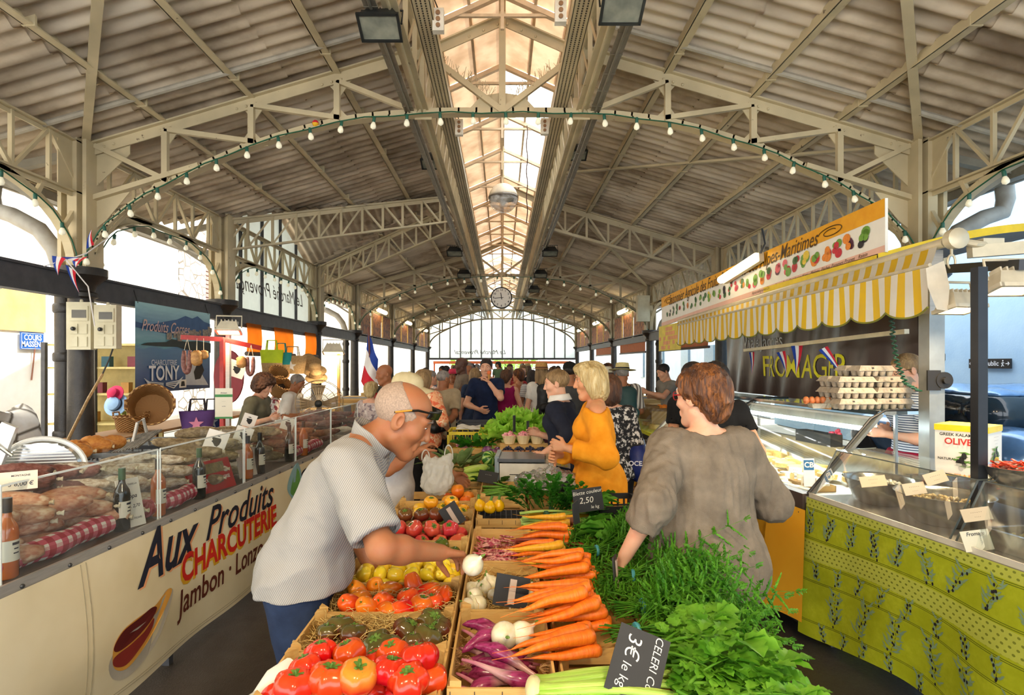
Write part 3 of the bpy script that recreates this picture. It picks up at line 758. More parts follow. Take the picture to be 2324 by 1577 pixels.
 # ---- clothes
 if top:
  e=top.get('loose',.014);hz=top.get('hem',.50)*H;sl=top.get('sleeve',.55);T=torso(e,.08);sub=[]
  if top.get('dress'):
   T += [cap(P0,P0-V3(0,0,P0[2]-hz-.05),.14*u*g+e,.15*u*g+e*1.3,.1),ell(P0-V3(0,0,.15*u),np.array((.165*g,.14*g,.3))*u+e,None,.1)]
  else:T += [ell(P0-R1@V3(0,0,.06*u),np.array((.162*g,.13*g,.15))*u+e,R1,.06)]
  for s in (-1,1):
   if sl <= 0:T += []
   else:
    lo=top.get('sloose',.012)
    f=min(sl,1);q=sh[s]+(el[s]-sh[s])*f;dn=unit(el[s]-sh[s])
    T.append(cap(sh[s],q+dn*.12*u if sl < 1 else q,.056*u*am+lo,.048*u*am+lo*(1.3 if sl < 1 else 1),.035,'u',(q,dn) if sl < 1 else None))
    if sl < 1:sub.append(cap(q-dn*.02,q+dn*.1,.041*u*am+lo*.7,.041*u*am+lo*.7,.004,'s'))
    if sl > 1:
     q2=el[s]+(wr[s]-el[s])*min(sl-1,.97);d2=unit(wr[s]-el[s])
     T.append(cap(el[s],q2+d2*.05,.047*u*am+lo,.036*u*am+lo*top.get('cuff',1),.03,'u',(q2,d2)))
  nk=top.get('neck',1.0)
  sub += [cap(N+R2@V3(0,.02*nk,.018*u),N+R2@V3(0,.06,.2)*u,.064*u*nk,.09*u,.012,'s')]
  if top.get('vneck'):sub.append(cap(N+R2@V3(0,.09,.05)*u,N+R2@V3(0,.10,-.11)*u,.05,.01,.01,'s'))
  if sl <= 0:sub += [cap(sh[s]+R2@V3(s*.035,0,.1)*u,sh[s]+R2@V3(s*.05,0,-.06)*u,.05*u,.055*u,.02,'s') for s in (-1,1)]
  if top.get('offs'):sub.append(cap(top['offs'][0],top['offs'][1],top['offs'][2],None,.015,'s'))
  T += top.get('extra',[])
  t=sdf_mesh(top.get('name','shirt'),T+sub,ch*top.get('res',1),top['m'],o,clips=[(V3(0,0,hz),V3(0,0,-1))] if not top.get('hemclip') else top['hemclip'],disp=folds(top.get('fold',.006),top.get('fsc',(7,7,9)),len(label),top.get('fold2',.0015)))
 if bottom:
  b=bottom;wz=b.get('waist',.585)*H;e=b.get('loose',.012)
  if b['kind'] == 'skirt':
   hz=b.get('hem',.28)*H;T=[ell(P0,np.array((.165*g,.125*g,.14))*u+e,None,.06),cap(P0-V3(0,0,.02),V3(P0[0],P0[1],hz),.15*u*g+e,.2*u*g+e,.08)]
   cl=[(V3(0,0,wz),V3(0,0,1)),(V3(0,0,hz),V3(0,0,-1))]
  else:
   T=torso(e-.010,.05,False)[:1]+legs(e,(1.02,1.1,1.35))
   cl=[(V3(0,0,wz),V3(0,0,1)),(V3(0,0,(.045 if b['kind'] == 'trousers' else b.get('hem',.30))*H),V3(0,0,-1))]
   if lean > 15:cl=[(P0+R1@V3(0,0,.01),R1@V3(0,0,1)),cl[1]]
  sdf_mesh(b.get('name',b['kind']),T,ch,b['m'],o,clips=cl,disp=folds(.006,(8,8,5),3))
 if shoes:
  for s in (-1,1):
   sdf_mesh('shoe',[cap(an[s]-V3(0,.045,.045)*u,an[s]+V3(s*.02,.15,-.05)*u,.043*u,.036*u,.03),ell(an[s]-V3(0,.03,0),.045*u,None,.03)],.012,shoes if shoes is not True else SHOE,o,clips=[(an[s]+V3(0,0,.0),V3(0,0,1)),(V3(0,0,.004),V3(0,0,-1))])
 T=lambda x,y,z:Hc+Rh@(np.array((x,y,z))*hs)
 E=lambda p,r,k=.02,op='u',cl=None:ell(T(*p),np.array(r)*hs,Rh,k*hs,op,cl)
 pl=lambda q,n:(T(*q),Rh@unit(np.array(n,float)))
 if hair:
  st,hc=hair[0],HR[hair[1]] if isinstance(hair[1],str) else hair[1]
  front=pl((0,.055,.05),(0,.75,-.66));Pm=[E((0,-.016,.040),(.083,.104,.088),.02)];cl=[front];amp=.004;sc=(70,70,14)
  if st == 'short':cl += [pl((0,0,-.062),(0,.35,-1))]
  elif st == 'crop':Pm=[E((0,-.015,.038),(.079,.100,.084))];cl += [pl((0,0,-.055),(0,.35,-1))];amp=.002
  elif st == 'horseshoe':Pm=[E((0,-.015,.034),(.0775,.0985,.0825))];cl=[pl((0,.03,.02),(0,.9,-.45)),pl((0,-.03,.085),(0,.62,.8)),pl((0,0,-.06),(0,.3,-1))];amp=.001
  elif st == 'bob':Pm += [E((-.066,-.012,-.025),(.03,.072,.095),.04),E((.066,-.012,-.025),(.03,.072,.095),.04),E((0,-.068,-.045),(.078,.052,.1),.04),E((0,.045,.085),(.07,.05,.035),.03)];cl=[pl((0,.068,.03),(0,.85,-.35))];amp=.007;sc=(45,45,7)
  elif st == 'long':Pm += [E((0,-.07,-.09),(.088,.055,.19),.04),E((-.07,-.02,-.07),(.028,.05,.13),.03),E((.07,-.02,-.07),(.028,.05,.13),.03)];cl=[pl((0,.058,.03),(0,.85,-.35))];amp=.007;sc=(40,40,6)
  elif st == 'full':Pm=[E((0,-.026,.046),(.098,.114,.098)),E((0,-.085,-.02),(.072,.05,.085),.04)];cl += [pl((0,0,-.09),(0,.3,-1))];amp=.010;sc=(32,32,12)
  elif st == 'curly':Pm=[E((0,-.02,.045),(.118,.128,.11)),E((-.08,-.02,-.03),(.05,.07,.06),.04),E((.08,-.02,-.03),(.05,.07,.06),.04),E((0,-.09,-.03),(.08,.05,.07),.04)];cl=[pl((0,.06,.03),(0,.85,-.5))];amp=.016;sc=(30,30,30)
  elif st == 'pony':Pm += [cap(T(0,-.1,.06),T(0,-.125,.03),.03*hs,.026*hs,.02),cap(T(0,-.125,.03),T(0,-.12,-.14),.028*hs,.015*hs,.02)];cl=[pl((0,.058,.04),(0,.8,-.6))];amp=.003
  elif st == 'bun':Pm += [E((0,-.09,.09),(.04,.04,.04),.01)];amp=.003
  if st not in ('horseshoe','crop','curly'):cl.append(pl((0,0,-.30),(0,0,-1)))
  if hat:cl.append(pl((0,0,.055),(0,0,1)))
  rh=Rh
  def dsp(P,G,a=amp,q=np.array(sc)):
   Lc=(P-Hc)@rh;return np.array([a*(1-2.0*abs(mnoise.noise(Vector(v*q)))) for v in Lc])
  sdf_mesh('hair',Pm,hres or {0:.010,1:.006,2:.0038}[lvl],hc,o,clips=cl,disp=dsp)
 HM=Matrix(np.vstack([np.hstack([Rh*hs,Hc[:,None]]),[0,0,0,1]]).tolist());J['HM']=HM
 if hat:
  k,hm=hat[0],hat[1]
  if k == 'cap':
   mb=MB();mb.lathe([(.1,.04),(.101,.055),(.096,.085),(.08,.112),(.045,.131),(.0,.136)],24,HM @ Matrix.Translation((0,-.012,0)) @ Matrix.Diagonal((.90,1.1,1,1)))
   c_=mb.build('cap',hm,o);mb=MB()
   mb.grid(lambda a,b:HM @ Vector(((a-.5)*.168*(1-.25*b*b),.075+b*.10*math.cos((a-.5)*1.9)+.0,.052-b*.022-(a-.5)**2*.10)),14,6);v=mb.build('visor',hm,c_)
   sm=v.modifiers.new('s','SOLIDIFY');sm.thickness=.004
   MB().ball(HM @ Vector((0,-.012,.137)),.007*hs,8,5).build('button',hm,c_)
  else:
   mb=MB();R_=hat[3] if len(hat) > 3 else .175
   mb.lathe([(R_*1.0,.052),(R_,.056),(.15,.058),(.105,.062),(.1,.075),(.098,.11),(.088,.148),(.06,.153),(.0,.142)],28,HM @ Matrix.Translation((0,-.012,0)) @ Matrix.Diagonal((.93,1.08,1,1)),lambda r,z,a:r)
   c_=mb.build('hat',hm,o)
   mb=MB().lathe([(.1045,.062),(.104,.085),(.1,.087)],28,HM @ Matrix.Translation((0,-.012,0)) @ Matrix.Diagonal((.94,1.09,1,1)));mb.build('hat_band',hat[2],c_)
 if glasses:
  mb=MB();z=glasses.get('z',.012);y=glasses.get('y',.098);t=glasses.get('tilt',0);gm=glasses['m']
  for s in (-1,1):
   mb.tube([HM @ Vector(p) for p in ((s*.062,y-.012,z+.004),(s*.077,y-.04,z+.005+t*.3),(s*.081,.0,z+.003+t*.8),(s*.079,-.03,z-.006+t))],.0028*hs,6)
   pts=[HM @ Vector((s*.033+.026*math.cos(a),y-.010*abs(math.cos(a)),z+.018*math.sin(a))) for a in np.linspace(0,2*PI,15)];mb.tube(pts,.0022*hs,5,False)
  mb.tube([HM @ Vector((-.008,y,z+.004)),HM @ Vector((.008,y,z+.004))],.002*hs,5);g_=mb.build('glasses',gm,o)
  if glasses.get('lens'):
   mb=MB()
   for s in (-1,1):mb.add([HM @ Vector((s*.033+.026*math.cos(a),y+.001-.010*abs(math.cos(a)),z+.018*math.sin(a))) for a in np.linspace(0,2*PI,14,False)],[tuple(range(14))])
   mb.build('lens',glasses['lens'],g_)
 return J
# ---------------------------------------------------------------- centre stall: table, crates, fruit and vegetables
def woodmat(name,c1,c2,sc=(3,30,30)):
 if name in MATS:return MATS[name]
 m,nt,b=newmat(name);v=coords(nt,'Object',sc)
 oi=nt.nodes.new('ShaderNodeObjectInfo');v=nd(nt,'ShaderNodeVectorMath',{0:v,1:nd(nt,'ShaderNodeVectorMath',{0:oi.outputs['Location'],1:(3,3,3)},operation='MULTIPLY').outputs[0]},operation='ADD').outputs[0]
 n=noise(nt,v,1.6,5,.65,.3,.7);n2=noise(nt,v,.35,2)
 a=mixc(nt,n,C(c1),C(c2));a=mixc(nt,mth(nt,'MULTIPLY',n2,.45),a,tuple(x*.62 for x in C(c2)[:3])+(1,))
 nt.links.new(a,b.inputs['Base Color']);b.inputs['Roughness'].default_value=.7
 nt.links.new(nd(nt,'ShaderNodeBump',{'Strength':.25,'Distance':.003,'Height':n}).outputs[0],b.inputs['Normal']);MATS[name]=m;return m
WOOD=woodmat('poplar_crate','#e2c078','#c99a52');WOODY=woodmat('poplar_crate_y','#e2c078','#c99a52',(30,3,30))
STAPLE=mat('grey_staple','#5d554b',.4,.6)
TOPZ=.85;TBZ=.72
def crate(name,label,x0,x1,y0,y1,h=.125,z=TBZ+.004,group='wooden produce crates',bh=.052):
 """slatted poplar crate open at the top"""
 w,d=x1-x0,y1-y0;t=thing(name,label,'crate',((x0+x1)/2,(y0+y1)/2,z),0,group)
 tk=.007;hw,hd=w/2-.002,d/2-.002
 for s in (-1,1):
  o=MB();o.box(-hw,hw,s*hd-tk/2-s*tk/2,s*hd+tk/2-s*tk/2,h-bh,h-.004)
  o.build('front_board' if s < 0 else 'back_board',WOOD,t)
  MB().box(-hw,hw,s*hd-tk/2-s*tk/2,s*hd+tk/2-s*tk/2,.012,h-bh-.012).build('lower_board',WOOD,t)
  MB().box(s*hw-tk/2-s*tk/2,s*hw+tk/2-s*tk/2,-hd+tk,hd-tk,.012,h-.002).build('side_board',WOODY,t)
 b=MB()
 n=max(3,int(w/.09))
 for i in range(n):b.box(-hw+w*i/n+.004,-hw+w*(i+1)/n-.006,-hd+tk,hd-tk,.004,.010)
 b.build('bottom',WOODY,t)
 for sx in (-1,1):
  for sy in (-1,1):
   x,y=sx*(hw-tk),sy*(hd-tk);MB().add([(x,y,.002),(x-sx*.03,y,.002),(x,y-sy*.03,.002),(x,y,h+.012),(x-sx*.03,y,h+.012),(x,y-sy*.03,h+.012)],[(0,1,2),(3,5,4),(0,3,4,1),(1,4,5,2),(2,5,3,0)] if sx*sy > 0 else [(0,2,1),(3,4,5),(0,1,4,3),(1,2,5,4),(2,0,3,5)]).build('corner_post',WOOD,t)
 m=MB()
 for sy in (-1,1):
  for sx in (-.94,-.5,0,.5,.94):m.box(sx*hw-.0012,sx*hw+.0012,sy*hd-.0015,sy*hd+.0015,h-.035,h-.012)
 m.build('staple',STAPLE,t)
 return t
LX0,LX1,RX0,RX1=-.625,-.155,-.145,.145
LY=[1.40+.26*i for i in range(10)]
CN=['big red tomatoes','dark ribbed tomatoes','long orange tomatoes','yellow pear tomatoes','green and olive tomatoes','pink ribbed tomatoes','brown tomatoes','yellow and orange tomatoes','orange tomatoes and the white bag']
for i in range(9):crate('produce_crate','pale slatted wooden crate holding the '+CN[i],LX0,LX1,LY[i],LY[i+1])
RY=[(1.47,1.93,'red onions'),(1.94,2.40,'white onions in straw'),(2.42,2.90,'pink speckled bean pods'),(3.08,3.52,'three round yellow squashes'),(3.60,4.06,'flat green beans')]
for a,b,nm in RY:crate('produce_crate','narrow wooden crate holding the '+nm,RX0,RX1,a,b)
crate('produce_crate','wooden crate under the orange carrots and celery',.16,.60,1.36,1.72,.11);crate('produce_crate','wooden crate under the carrot greens beside the taupe shirt',.16,.60,1.74,2.2,.11)
crate('produce_crate','wooden crate under the yellow and purple carrots',.16,.60,2.22,2.68,.11);crate('produce_crate','wooden crate under the coloured chard stems',.16,.60,2.7,3.1,.11)
t=thing('market_table','long low trestle table carrying all the vegetable crates','table',(0,2.75,0))
MB().box(-.58,.62,-1.6,.36,TBZ-.03,TBZ).box(-.58,.44,.36,1.6,TBZ-.03,TBZ).build('table_top',woodmat('table_plank','#8a6a42','#6d5233'),t)
for sx in (-.53,.39):
 for sy in (-1.5,0,1.5):MB().box(sx-.03,sx+.03,sy-.03,sy+.03,0,TBZ-.03).build('leg',DARKBEAM,t)
# straw: too many strands to count
STRAW=mat('wood_wool','#e8d08c',.7,0,col2='#c8a458',sc=20)
def straw(label,x0,x1,y0,y1,z,n=160,h=.03):
 mb=MB()
 for i in range(n):
  p=Vector((U(x0,x1),U(y0,y1),z+U(-.005,h)));a=U(0,2*PI);r=U(.02,.065);pts=[]
  for k in range(5):
   a += U(-.8,.8);pts.append(p.copy());p=p+Vector((math.cos(a)*r*.5,math.sin(a)*r*.5,U(-.012,.014)))
   p.x=min(max(p.x,x0-.01),x1+.01);p.y=min(max(p.y,y0),y1)
  mb.tube(pts,.0012,3,False)
 o=mb.build('straw',STRAW,None,180);tag(o,label,'straw',kind='stuff')
def tomato_mesh(r,flat=.8,ribs=5,amp=.05,seed=0,tip=0,elong=1.0):
 rnd=random.Random(seed);ph=rnd.uniform(0,6);n=28;m=16;V=[]
 prof=[]
 for i in range(m+1):
  t=PI*i/m;rr=math.sin(t)**.85;z=-math.cos(t)*flat
  if i > m*.55:z -= .30*flat*math.exp(-(rr/.34)**2)
  if i < m*.3 and tip:z -= tip*math.exp(-(rr/.25)**2)
  prof.append((rr*r,z*r*elong))
 fn=lambda q,z,a:q*(1+amp*math.cos(ribs*a+ph)+amp*.6*math.cos((ribs+3)*a+2*ph)*.6+.03*math.cos(2*a+ph))
 return MB().lathe(prof,n,None,fn)
def calyx(mb,r,z,n=6,ln=.5):
 for i in range(n):
  a=2*PI*i/n+U(-.2,.2);d=Vector((math.cos(a),math.sin(a),0));s=Vector((-d.y,d.x,0))*r*.09;p=Vector((0,0,z));L=r*ln*U(.8,1.15)
  q=p+d*L*.5+Vector((0,0,r*.13));e=p+d*L+Vector((0,0,-r*.02+U(0,.12)*r));mb.add([p-s,p+s,q+s*1.1,q-s*1.1,e],[(0,1,2,3),(3,2,4)])
 mb.tube([(0,0,z-.01*r),(0,0,z+.12*r),(r*.05,0,z+.22*r)],[r*.09,r*.06,r*.07],6);return mb
def fruitmat(name,c,top,lo=.0,hi=.05,rough=.16,rnd=.16,hue=.014,mott=None):
 if name in MATS:return MATS[name]
 m,nt,b=newmat(name);t=nt.nodes.new('ShaderNodeTexCoord');z=nd(nt,'ShaderNodeSeparateXYZ',{0:t.outputs['Object']}).outputs[2]
 v=t.outputs['Object'];f=nd(nt,'ShaderNodeMapRange',{'Value':mth(nt,'ADD',z,mth(nt,'MULTIPLY',noise(nt,v,30,2),.012)),'From Min':lo,'From Max':hi}).outputs[0]
 col=mixc(nt,f,C(c),C(top))
 if mott:col=mixc(nt,noise(nt,v,26,3,.5,.45,.65),col,C(mott))
 oi=nt.nodes.new('ShaderNodeObjectInfo')
 hv=nd(nt,'ShaderNodeHueSaturation',{'Hue':nd(nt,'ShaderNodeMapRange',{'Value':oi.outputs['Random'],'To Min':.5-hue,'To Max':.5+hue}).outputs[0],'Value':nd(nt,'ShaderNodeMapRange',{'Value':mth(nt,'FRACT',mth(nt,'MULTIPLY',oi.outputs['Random'],9.7)),'To Min':1-rnd,'To Max':1+rnd*.6}).outputs[0],'Color':col}).outputs[0]
 nt.links.new(hv,b.inputs['Base Color']);b.inputs['Roughness'].default_value=rough;b.inputs['Subsurface Weight'].default_value=.08;b.inputs['Subsurface Scale'].default_value=.02
 MATS[name]=m;return m
GRN=mat('stem_green','#3f6b1f',.6,0,col2='#7c9a3a',sc=40)
def proto_tomato(kind,r,m,n=3,flat=.8,ribs=5,amp=.05,cal=True,tip=0,elong=1.0,nm='tomato'):
 out=[]
 for s in range(n):
  o=tomato_mesh(r,flat,ribs+s % 2,amp*(.8+.3*s),s+hash(kind) % 7 if 0 else s,tip,elong).build(nm,m,None,180)
  if cal:calyx(MB(),r,r*flat*elong*.72,5+s,.6).build('calyx',GRN,o)
  out.append(o)
 return out
def rows_label(objs,phrase,nrow=None,group=None):
 """label each thing by its row (counted from the front) and its place from the left"""
 nrow=nrow or max(1,round(math.sqrt(len(objs)/2.2)));S=sorted(objs,key=lambda o:o.location.y);k=math.ceil(len(S)/nrow)
 rn={1:[''],2:['front ','back '],3:['front ','middle ','back ']}.get(nrow) or [ORD[i]+' ' for i in range(nrow)]
 for r in range(nrow):
  R_=sorted(S[r*k:(r+1)*k],key=lambda o:o.location.x)
  for i,o in enumerate(R_):
   o['label']='%s, %s from left%s' % (phrase,ORD[i],(' in its %srow' % rn[r]) if rn[r] else '')
   o['group']=group or phrase
def place(protos,spots,phrase,cat,nrow=None,group=None,tilt=.5,sc=.12):
 """spots: (x, y, z[, scale]); first uses the protos themselves"""
 out=[]
 for i,s in enumerate(spots):
  p=protos[i % len(protos)]
  o=p if i < len(protos) else dup(p)
  k=(s[3] if len(s) > 3 else 1)*U(1-sc,1+sc)
  o.location=s[:3];o.rotation_euler=(U(-tilt,tilt),U(-tilt,tilt),U(0,6.28));o.scale=(k,k,k*U(.93,1.05));o['category']=cat;out.append(o)
 for p in protos[len(spots):]:
  for c in list(p.children_recursive)+[p]:bpy.data.objects.remove(c)
 rows_label(out,phrase,nrow,group);return out
def px(lst,z,dz=0):return [tuple(atz(a,b,z))+tuple(r[0:1]) for a,b,*r in lst]
# front crate: big red tomatoes heaped above the rim
mr=fruitmat('tomato_red','#cf2b10','#d8501c',.0,.05,.16,.14,.009)
sp=[(668,1556,.895,1.0),(694,1516,.90,.92),(729,1480,.905,.9),(792,1484,.905,.93),(747,1542,.90,1.06),(886,1520,.90,1.0),(891,1482,.905,.88),(951,1492,.91,1.03),(929,1546,.90,1.02),(977,1540,.86,.9),(852,1500,.87,.85),(845,1566,.83,1),(720,1570,.825,1),(905,1572,.825,1),(640,1580,.83,1)]
rt=proto_tomato('red',.047,mr,3,.8,6,.085)
place(rt,[tuple(atz(a,b,z))+(s,) for a,b,z,s in sp],'big glossy red tomato in nearest crate','tomato',3,'big red tomatoes',.35,.04)
mo_=fruitmat('tomato_orange_shoulder','#e2521c','#e0a030',-.005,.035)
o=proto_tomato('or',.05,mo_,1,.82,6,.06)[0];o.location=atz(812,1536,.905);o.rotation_euler=(.25,.1,.4);tag(o,'big tomato with yellow orange shoulders among the red ones','tomato','big red tomatoes')
def fillcrate(ci,n,r,x0=None,x1=None,z=None,m=.02,layers=1):
 """jittered grid of spots inside left-column crate ci"""
 x0=LX0+.02 if x0 is None else x0;x1=LX1-.02 if x1 is None else x1;y0,y1=LY[ci]+.02,LY[ci+1]-.02
 nx=max(1,int((x1-x0)/(2*r*1.02)));ny=max(1,int((y1-y0)/(2*r*.98)));out=[]
 for L in range(layers):
  for j in range(ny-(L > 0)):
   for i in range(nx-(L > 0)):
    out.append((x0+(x1-x0)*(i+.5+.5*(L > 0))/nx+U(-.1,.1)*r,y0+(y1-y0)*(j+.5+.5*(L > 0))/ny+U(-.1,.1)*r,(z or .80)+L*r*1.25))
 random.shuffle(out);return out[:n] if n else out
straw('loose pale straw around the dark ribbed tomatoes',LX0+.02,LX1-.02,LY[1]+.02,LY[2]-.02,.81,620,.035)
md=fruitmat('tomato_black','#6a2418','#565428',-.01,.03,.15,.2,.02)
place(proto_tomato('dk',.042,md,3,.78,6,.09),[tuple(atz(a,b,.845))+(s*1.08,) for a,b,s in ((772,1422,1.05),(803,1438,.95),(857,1464,1),(884,1464,.8),(926,1432,1),(980,1412,1),(970,1446,1.1),(940,1456,.8),(995,1430,.9),(745,1435,.8))],'dark purple and green ribbed tomato in straw','tomato',2,'dark ribbed tomatoes',.5,.05)
straw('loose pale straw around the long orange tomatoes',LX0+.02,LX1-.02,LY[2]+.02,LY[3]-.02,.815,360)
ml=fruitmat('tomato_long','#e23c16','#e8761f',-.02,.05,.15,.12,.02)
o1=proto_tomato('lg',.034,ml,2,1.0,4,.03,True,.15,1.75,'long_tomato');o2=proto_tomato('rd',.042,ml,1,.85,5,.04)
S1=[tuple(atz(a,b,.835))+(1.,) for a,b in ((813,1343),(888,1340),(819,1363),(872,1368),(974,1343),(1006,1352),(836,1384),(879,1387),(800,1376),(915,1385),(850,1330),(940,1335))]
place(o1,S1,'long red orange tomato lying in straw','tomato',3,'long orange tomatoes',1.45,.1)
place(o2,[tuple(atz(a,b,.84))+(1.,) for a,b in ((927,1357),(958,1374),(981,1368))],'round orange tomato among the long ones','tomato',1,'round orange tomatoes',.4,.05)
my=fruitmat('tomato_yellow_pear','#e9c11c','#f0d23a',-.02,.04,.2,.1,.012)
py_=proto_tomato('yp',.025,my,3,1.0,4,.02,False,.35,1.35,'pear_tomato')
place(py_,fillcrate(3,0,.0265,layers=2,z=.815),'yellow pear tomato in its crate','tomato',6,'yellow pear tomatoes',1.4,.12)
mg=fruitmat('tomato_green','#3f7d1e','#2f6418',-.02,.04,.15,.15,.01);mb_=fruitmat('tomato_olive','#6b5a1e','#4d6420',-.01,.03,.12,.2,.02)
place(proto_tomato('gn',.033,mg,2,.88,5,.03),fillcrate(4,0,.035,x1=-.40,layers=2,z=.81),'green tomato beside the bending man','tomato',3,'green tomatoes',.6)
place(proto_tomato('ol',.036,mb_,2,.88,5,.02),fillcrate(4,0,.037,x0=-.385,layers=2,z=.805),'olive brown tomato near the outstretched hand','tomato',3,'olive brown tomatoes',.6)
mp=fruitmat('tomato_pink','#d23a34','#dd5a46',-.01,.04,.18,.12,.012)
place(proto_tomato('pk',.042,mp,3,.9,5,.07,True,.1),fillcrate(5,0,.041,layers=2,z=.815),'pink red ribbed tomato','tomato',4,'pink ribbed tomatoes',.7)
mw=fruitmat('tomato_brown','#8a3a22','#6e5226',-.01,.035,.16,.2,.02)
place(proto_tomato('br',.040,mw,3,.84,5,.05),fillcrate(6,0,.041,layers=2,z=.815),'reddish brown tomato','tomato',4,'brown tomatoes',.5)
straw('loose straw around the yellow and orange tomatoes',LX0+.02,LX1-.02,LY[7]+.02,LY[8]-.02,.80,160)
mye=fruitmat('tomato_yellow','#f0a81a','#f2c02c',-.02,.04,.2,.1,.015)
place(proto_tomato('ye',.045,mye,2,.8,6,.05),fillcrate(7,0,.046,x0=LX0+.09,layers=2,z=.815),'yellow orange tomato','tomato',3,'yellow tomatoes',.5)
moo=fruitmat('tomato_orange','#e8641a','#ef8a26',-.02,.04,.2,.15,.03)
place(proto_tomato('oo',.046,moo,2,.95,6,.06,True,.12),fillcrate(8,0,.048,x0=LX0+.24,layers=2,z=.82),'orange tomato behind the yellow ones','tomato',3,'orange tomatoes',.6)
# red onions
def curved(mb,pts,rad,n=12,flat=1):return mb.tube(pts,rad,n,True,flat)
def onion_red(seed):
 rnd=random.Random(seed);pts=[];rr=[];L=.22
 for k in range(15):
  t=k/14;pts.append(Vector((t*L-.1,.045*math.sin(t*2.6+seed)+.01*math.sin(5*t),.012*math.sin(t*3))))
  rr.append(max(.0022,.0135*math.exp(-((t-.30)/.26)**2)+.008*(1-t)*(t > .25)+.004))
 rr[0]=.002
 return MB().tube(pts,rr,14)
m,nt,b=newmat('red_onion_skin');v=coords(nt);tc=nt.nodes.new('ShaderNodeTexCoord');x=nd(nt,'ShaderNodeSeparateXYZ',{0:tc.outputs['Object']}).outputs[0]
c_=mixc(nt,noise(nt,coords(nt,'Object',(3,30,30)),5,3),C('#6e1440'),C('#a0386c'));c_=mixc(nt,nd(nt,'ShaderNodeMapRange',{'Value':x,'From Min':-.005,'From Max':.06}).outputs[0],c_,C('#d9c2b4'))
oi=nt.nodes.new('ShaderNodeObjectInfo');c_=mixc(nt,mth(nt,'MULTIPLY',nd(nt,'ShaderNodeMapRange',{'Value':x,'From Min':.02,'From Max':.09}).outputs[0],.8),c_,C('#a8426e'))
nt.links.new(c_,b.inputs['Base Color']);b.inputs['Roughness'].default_value=.22;RON=m
ro=[]
for s in range(3):
 o=onion_red(s).build('red_onion',RON,None,180)
 mb=MB()
 for k in range(22):
  a=U(0,6.28);p=Vector((-.098,0,0));q=p+Vector((U(-.035,-.01),math.cos(a)*.016,math.sin(a)*.016));mb.tube([p,(p+q)/2+Vector((0,U(-.005,.005),U(-.005,.005))),q],.0006,3,False)
 mb.build('roots',mat('root_tan','#b08a5a',.8),o);ro.append(o)
sp=[]
for L in range(3):
 for j in range(7-L):
  sp.append((U(-.03,.02),1.535+.052*j+.025*L+U(-.01,.01),.775+.03*L))
objs=[]
for i,s in enumerate(sp):
 o=ro[i % 3] if i < 3 else dup(ro[i % 3]);o.location=s;o.rotation_euler=(U(-.8,.8),U(-.12,.12),U(-.35,.35)+(PI if i % 3 == 1 else 0));o['category']='onion';objs.append(o)
rows_label(objs,'long purple red onion in the narrow crate',6,'long red onions')
WON=mat('white_onion_skin','#efe8d2',.25,0,col2='#d8d2a8',sc=18,stretch=(3,3,.6),sss=.1,rnd=.06)
def onion_white():return MB().lathe([(0,-.034),(.012,-.035),(.026,-.026),(.035,-.008),(.034,.008),(.024,.024),(.011,.033),(.006,.040),(.0045,.048),(0,.049)],20)
w0=onion_white().build('white_onion',WON,None,180);MB().tube([(0,0,.045),(.004,.002,.060)],[.005,.003],6).build('stem',GRN,w0)
ws=[tuple(atz(a,b,.87))+(s,) for a,b,s in ((1145,1442,1.15),(1185,1437,1.05))]+[tuple(atz(a,b,.82))+(s,) for a,b,s in ((1098,1336,.9),(1115,1323,.85),(1078,1352,.8),(1085,1370,.85),(1060,1375,.8),(1120,1350,.7),(1070,1335,.75),(1180,1330,.8),(1205,1345,.85))]
objs=place([w0],ws[2:],'small white onion in the straw crate','onion',2,'white onions in straw',.9)
for i,(s,q) in enumerate(zip(ws[:2],('left one of the pair','right one of the pair'))):
 o=dup(w0,s[:3],rot=(1.2,.3,i*2),sc=s[3],label='white onion lying above the red onions, '+q);o['group']='white onions above the red ones'
straw('pale straw bedding of the white onions',RX0+.02,RX1-.02,1.97,2.38,.775,420,.045)
straw('wisps of straw beside the red onions',RX0+.02,RX1-.02,1.8,1.91,.77,60)
# speckled beans
BEAN=mat('borlotti_pod','#b03a58',.45,0,col2='#e2b0a8',sc=70,lo=.45,hi=.6,rnd=.15)
def pod(L=.12,r=.0062,bend=.02,bumps=5):
 pts=[Vector((L*(t-.5),bend*math.sin(PI*t),0)) for t in np.linspace(0,1,15)]
 return MB().tube(pts,[max(.0012,r*(math.sin(PI*t)**.35)*(1+.14*math.cos(2*PI*bumps*t))) for t in np.linspace(0,1,15)],8,True,.7)
b0=[pod(.115,.0072,U(-.03,.03)).build('bean_pod',BEAN,None,180) for _ in range(3)]
objs=[]
for i in range(84):
 o=b0[i % 3] if i < 3 else dup(b0[i % 3]);o.location=(U(RX0+.05,RX1-.05),U(2.47,2.86),.775+U(0,.045));o.rotation_euler=(U(-.5,.5),U(-.35,.35),U(0,6.28));tag(o,'pink speckled bean pod in the heap of bean pods','bean','pink bean pods')
FB=mat('flat_green_bean','#4f8a1e',.5,0,col2='#79ad38',sc=20,rnd=.12)
f0=[pod(.15,.009,U(-.02,.02),7).build('green_bean',FB,None,180) for _ in range(3)]
for i in range(44):
 o=f0[i % 3] if i < 3 else dup(f0[i % 3]);o.location=(U(RX0+.06,RX1-.06),U(3.66,4.0),.80+U(0,.05));o.rotation_euler=(U(-.5,.5),U(-.2,.2),U(-.6,.6));tag(o,'flat green bean in the crate behind the yellow squashes','bean','flat green beans')
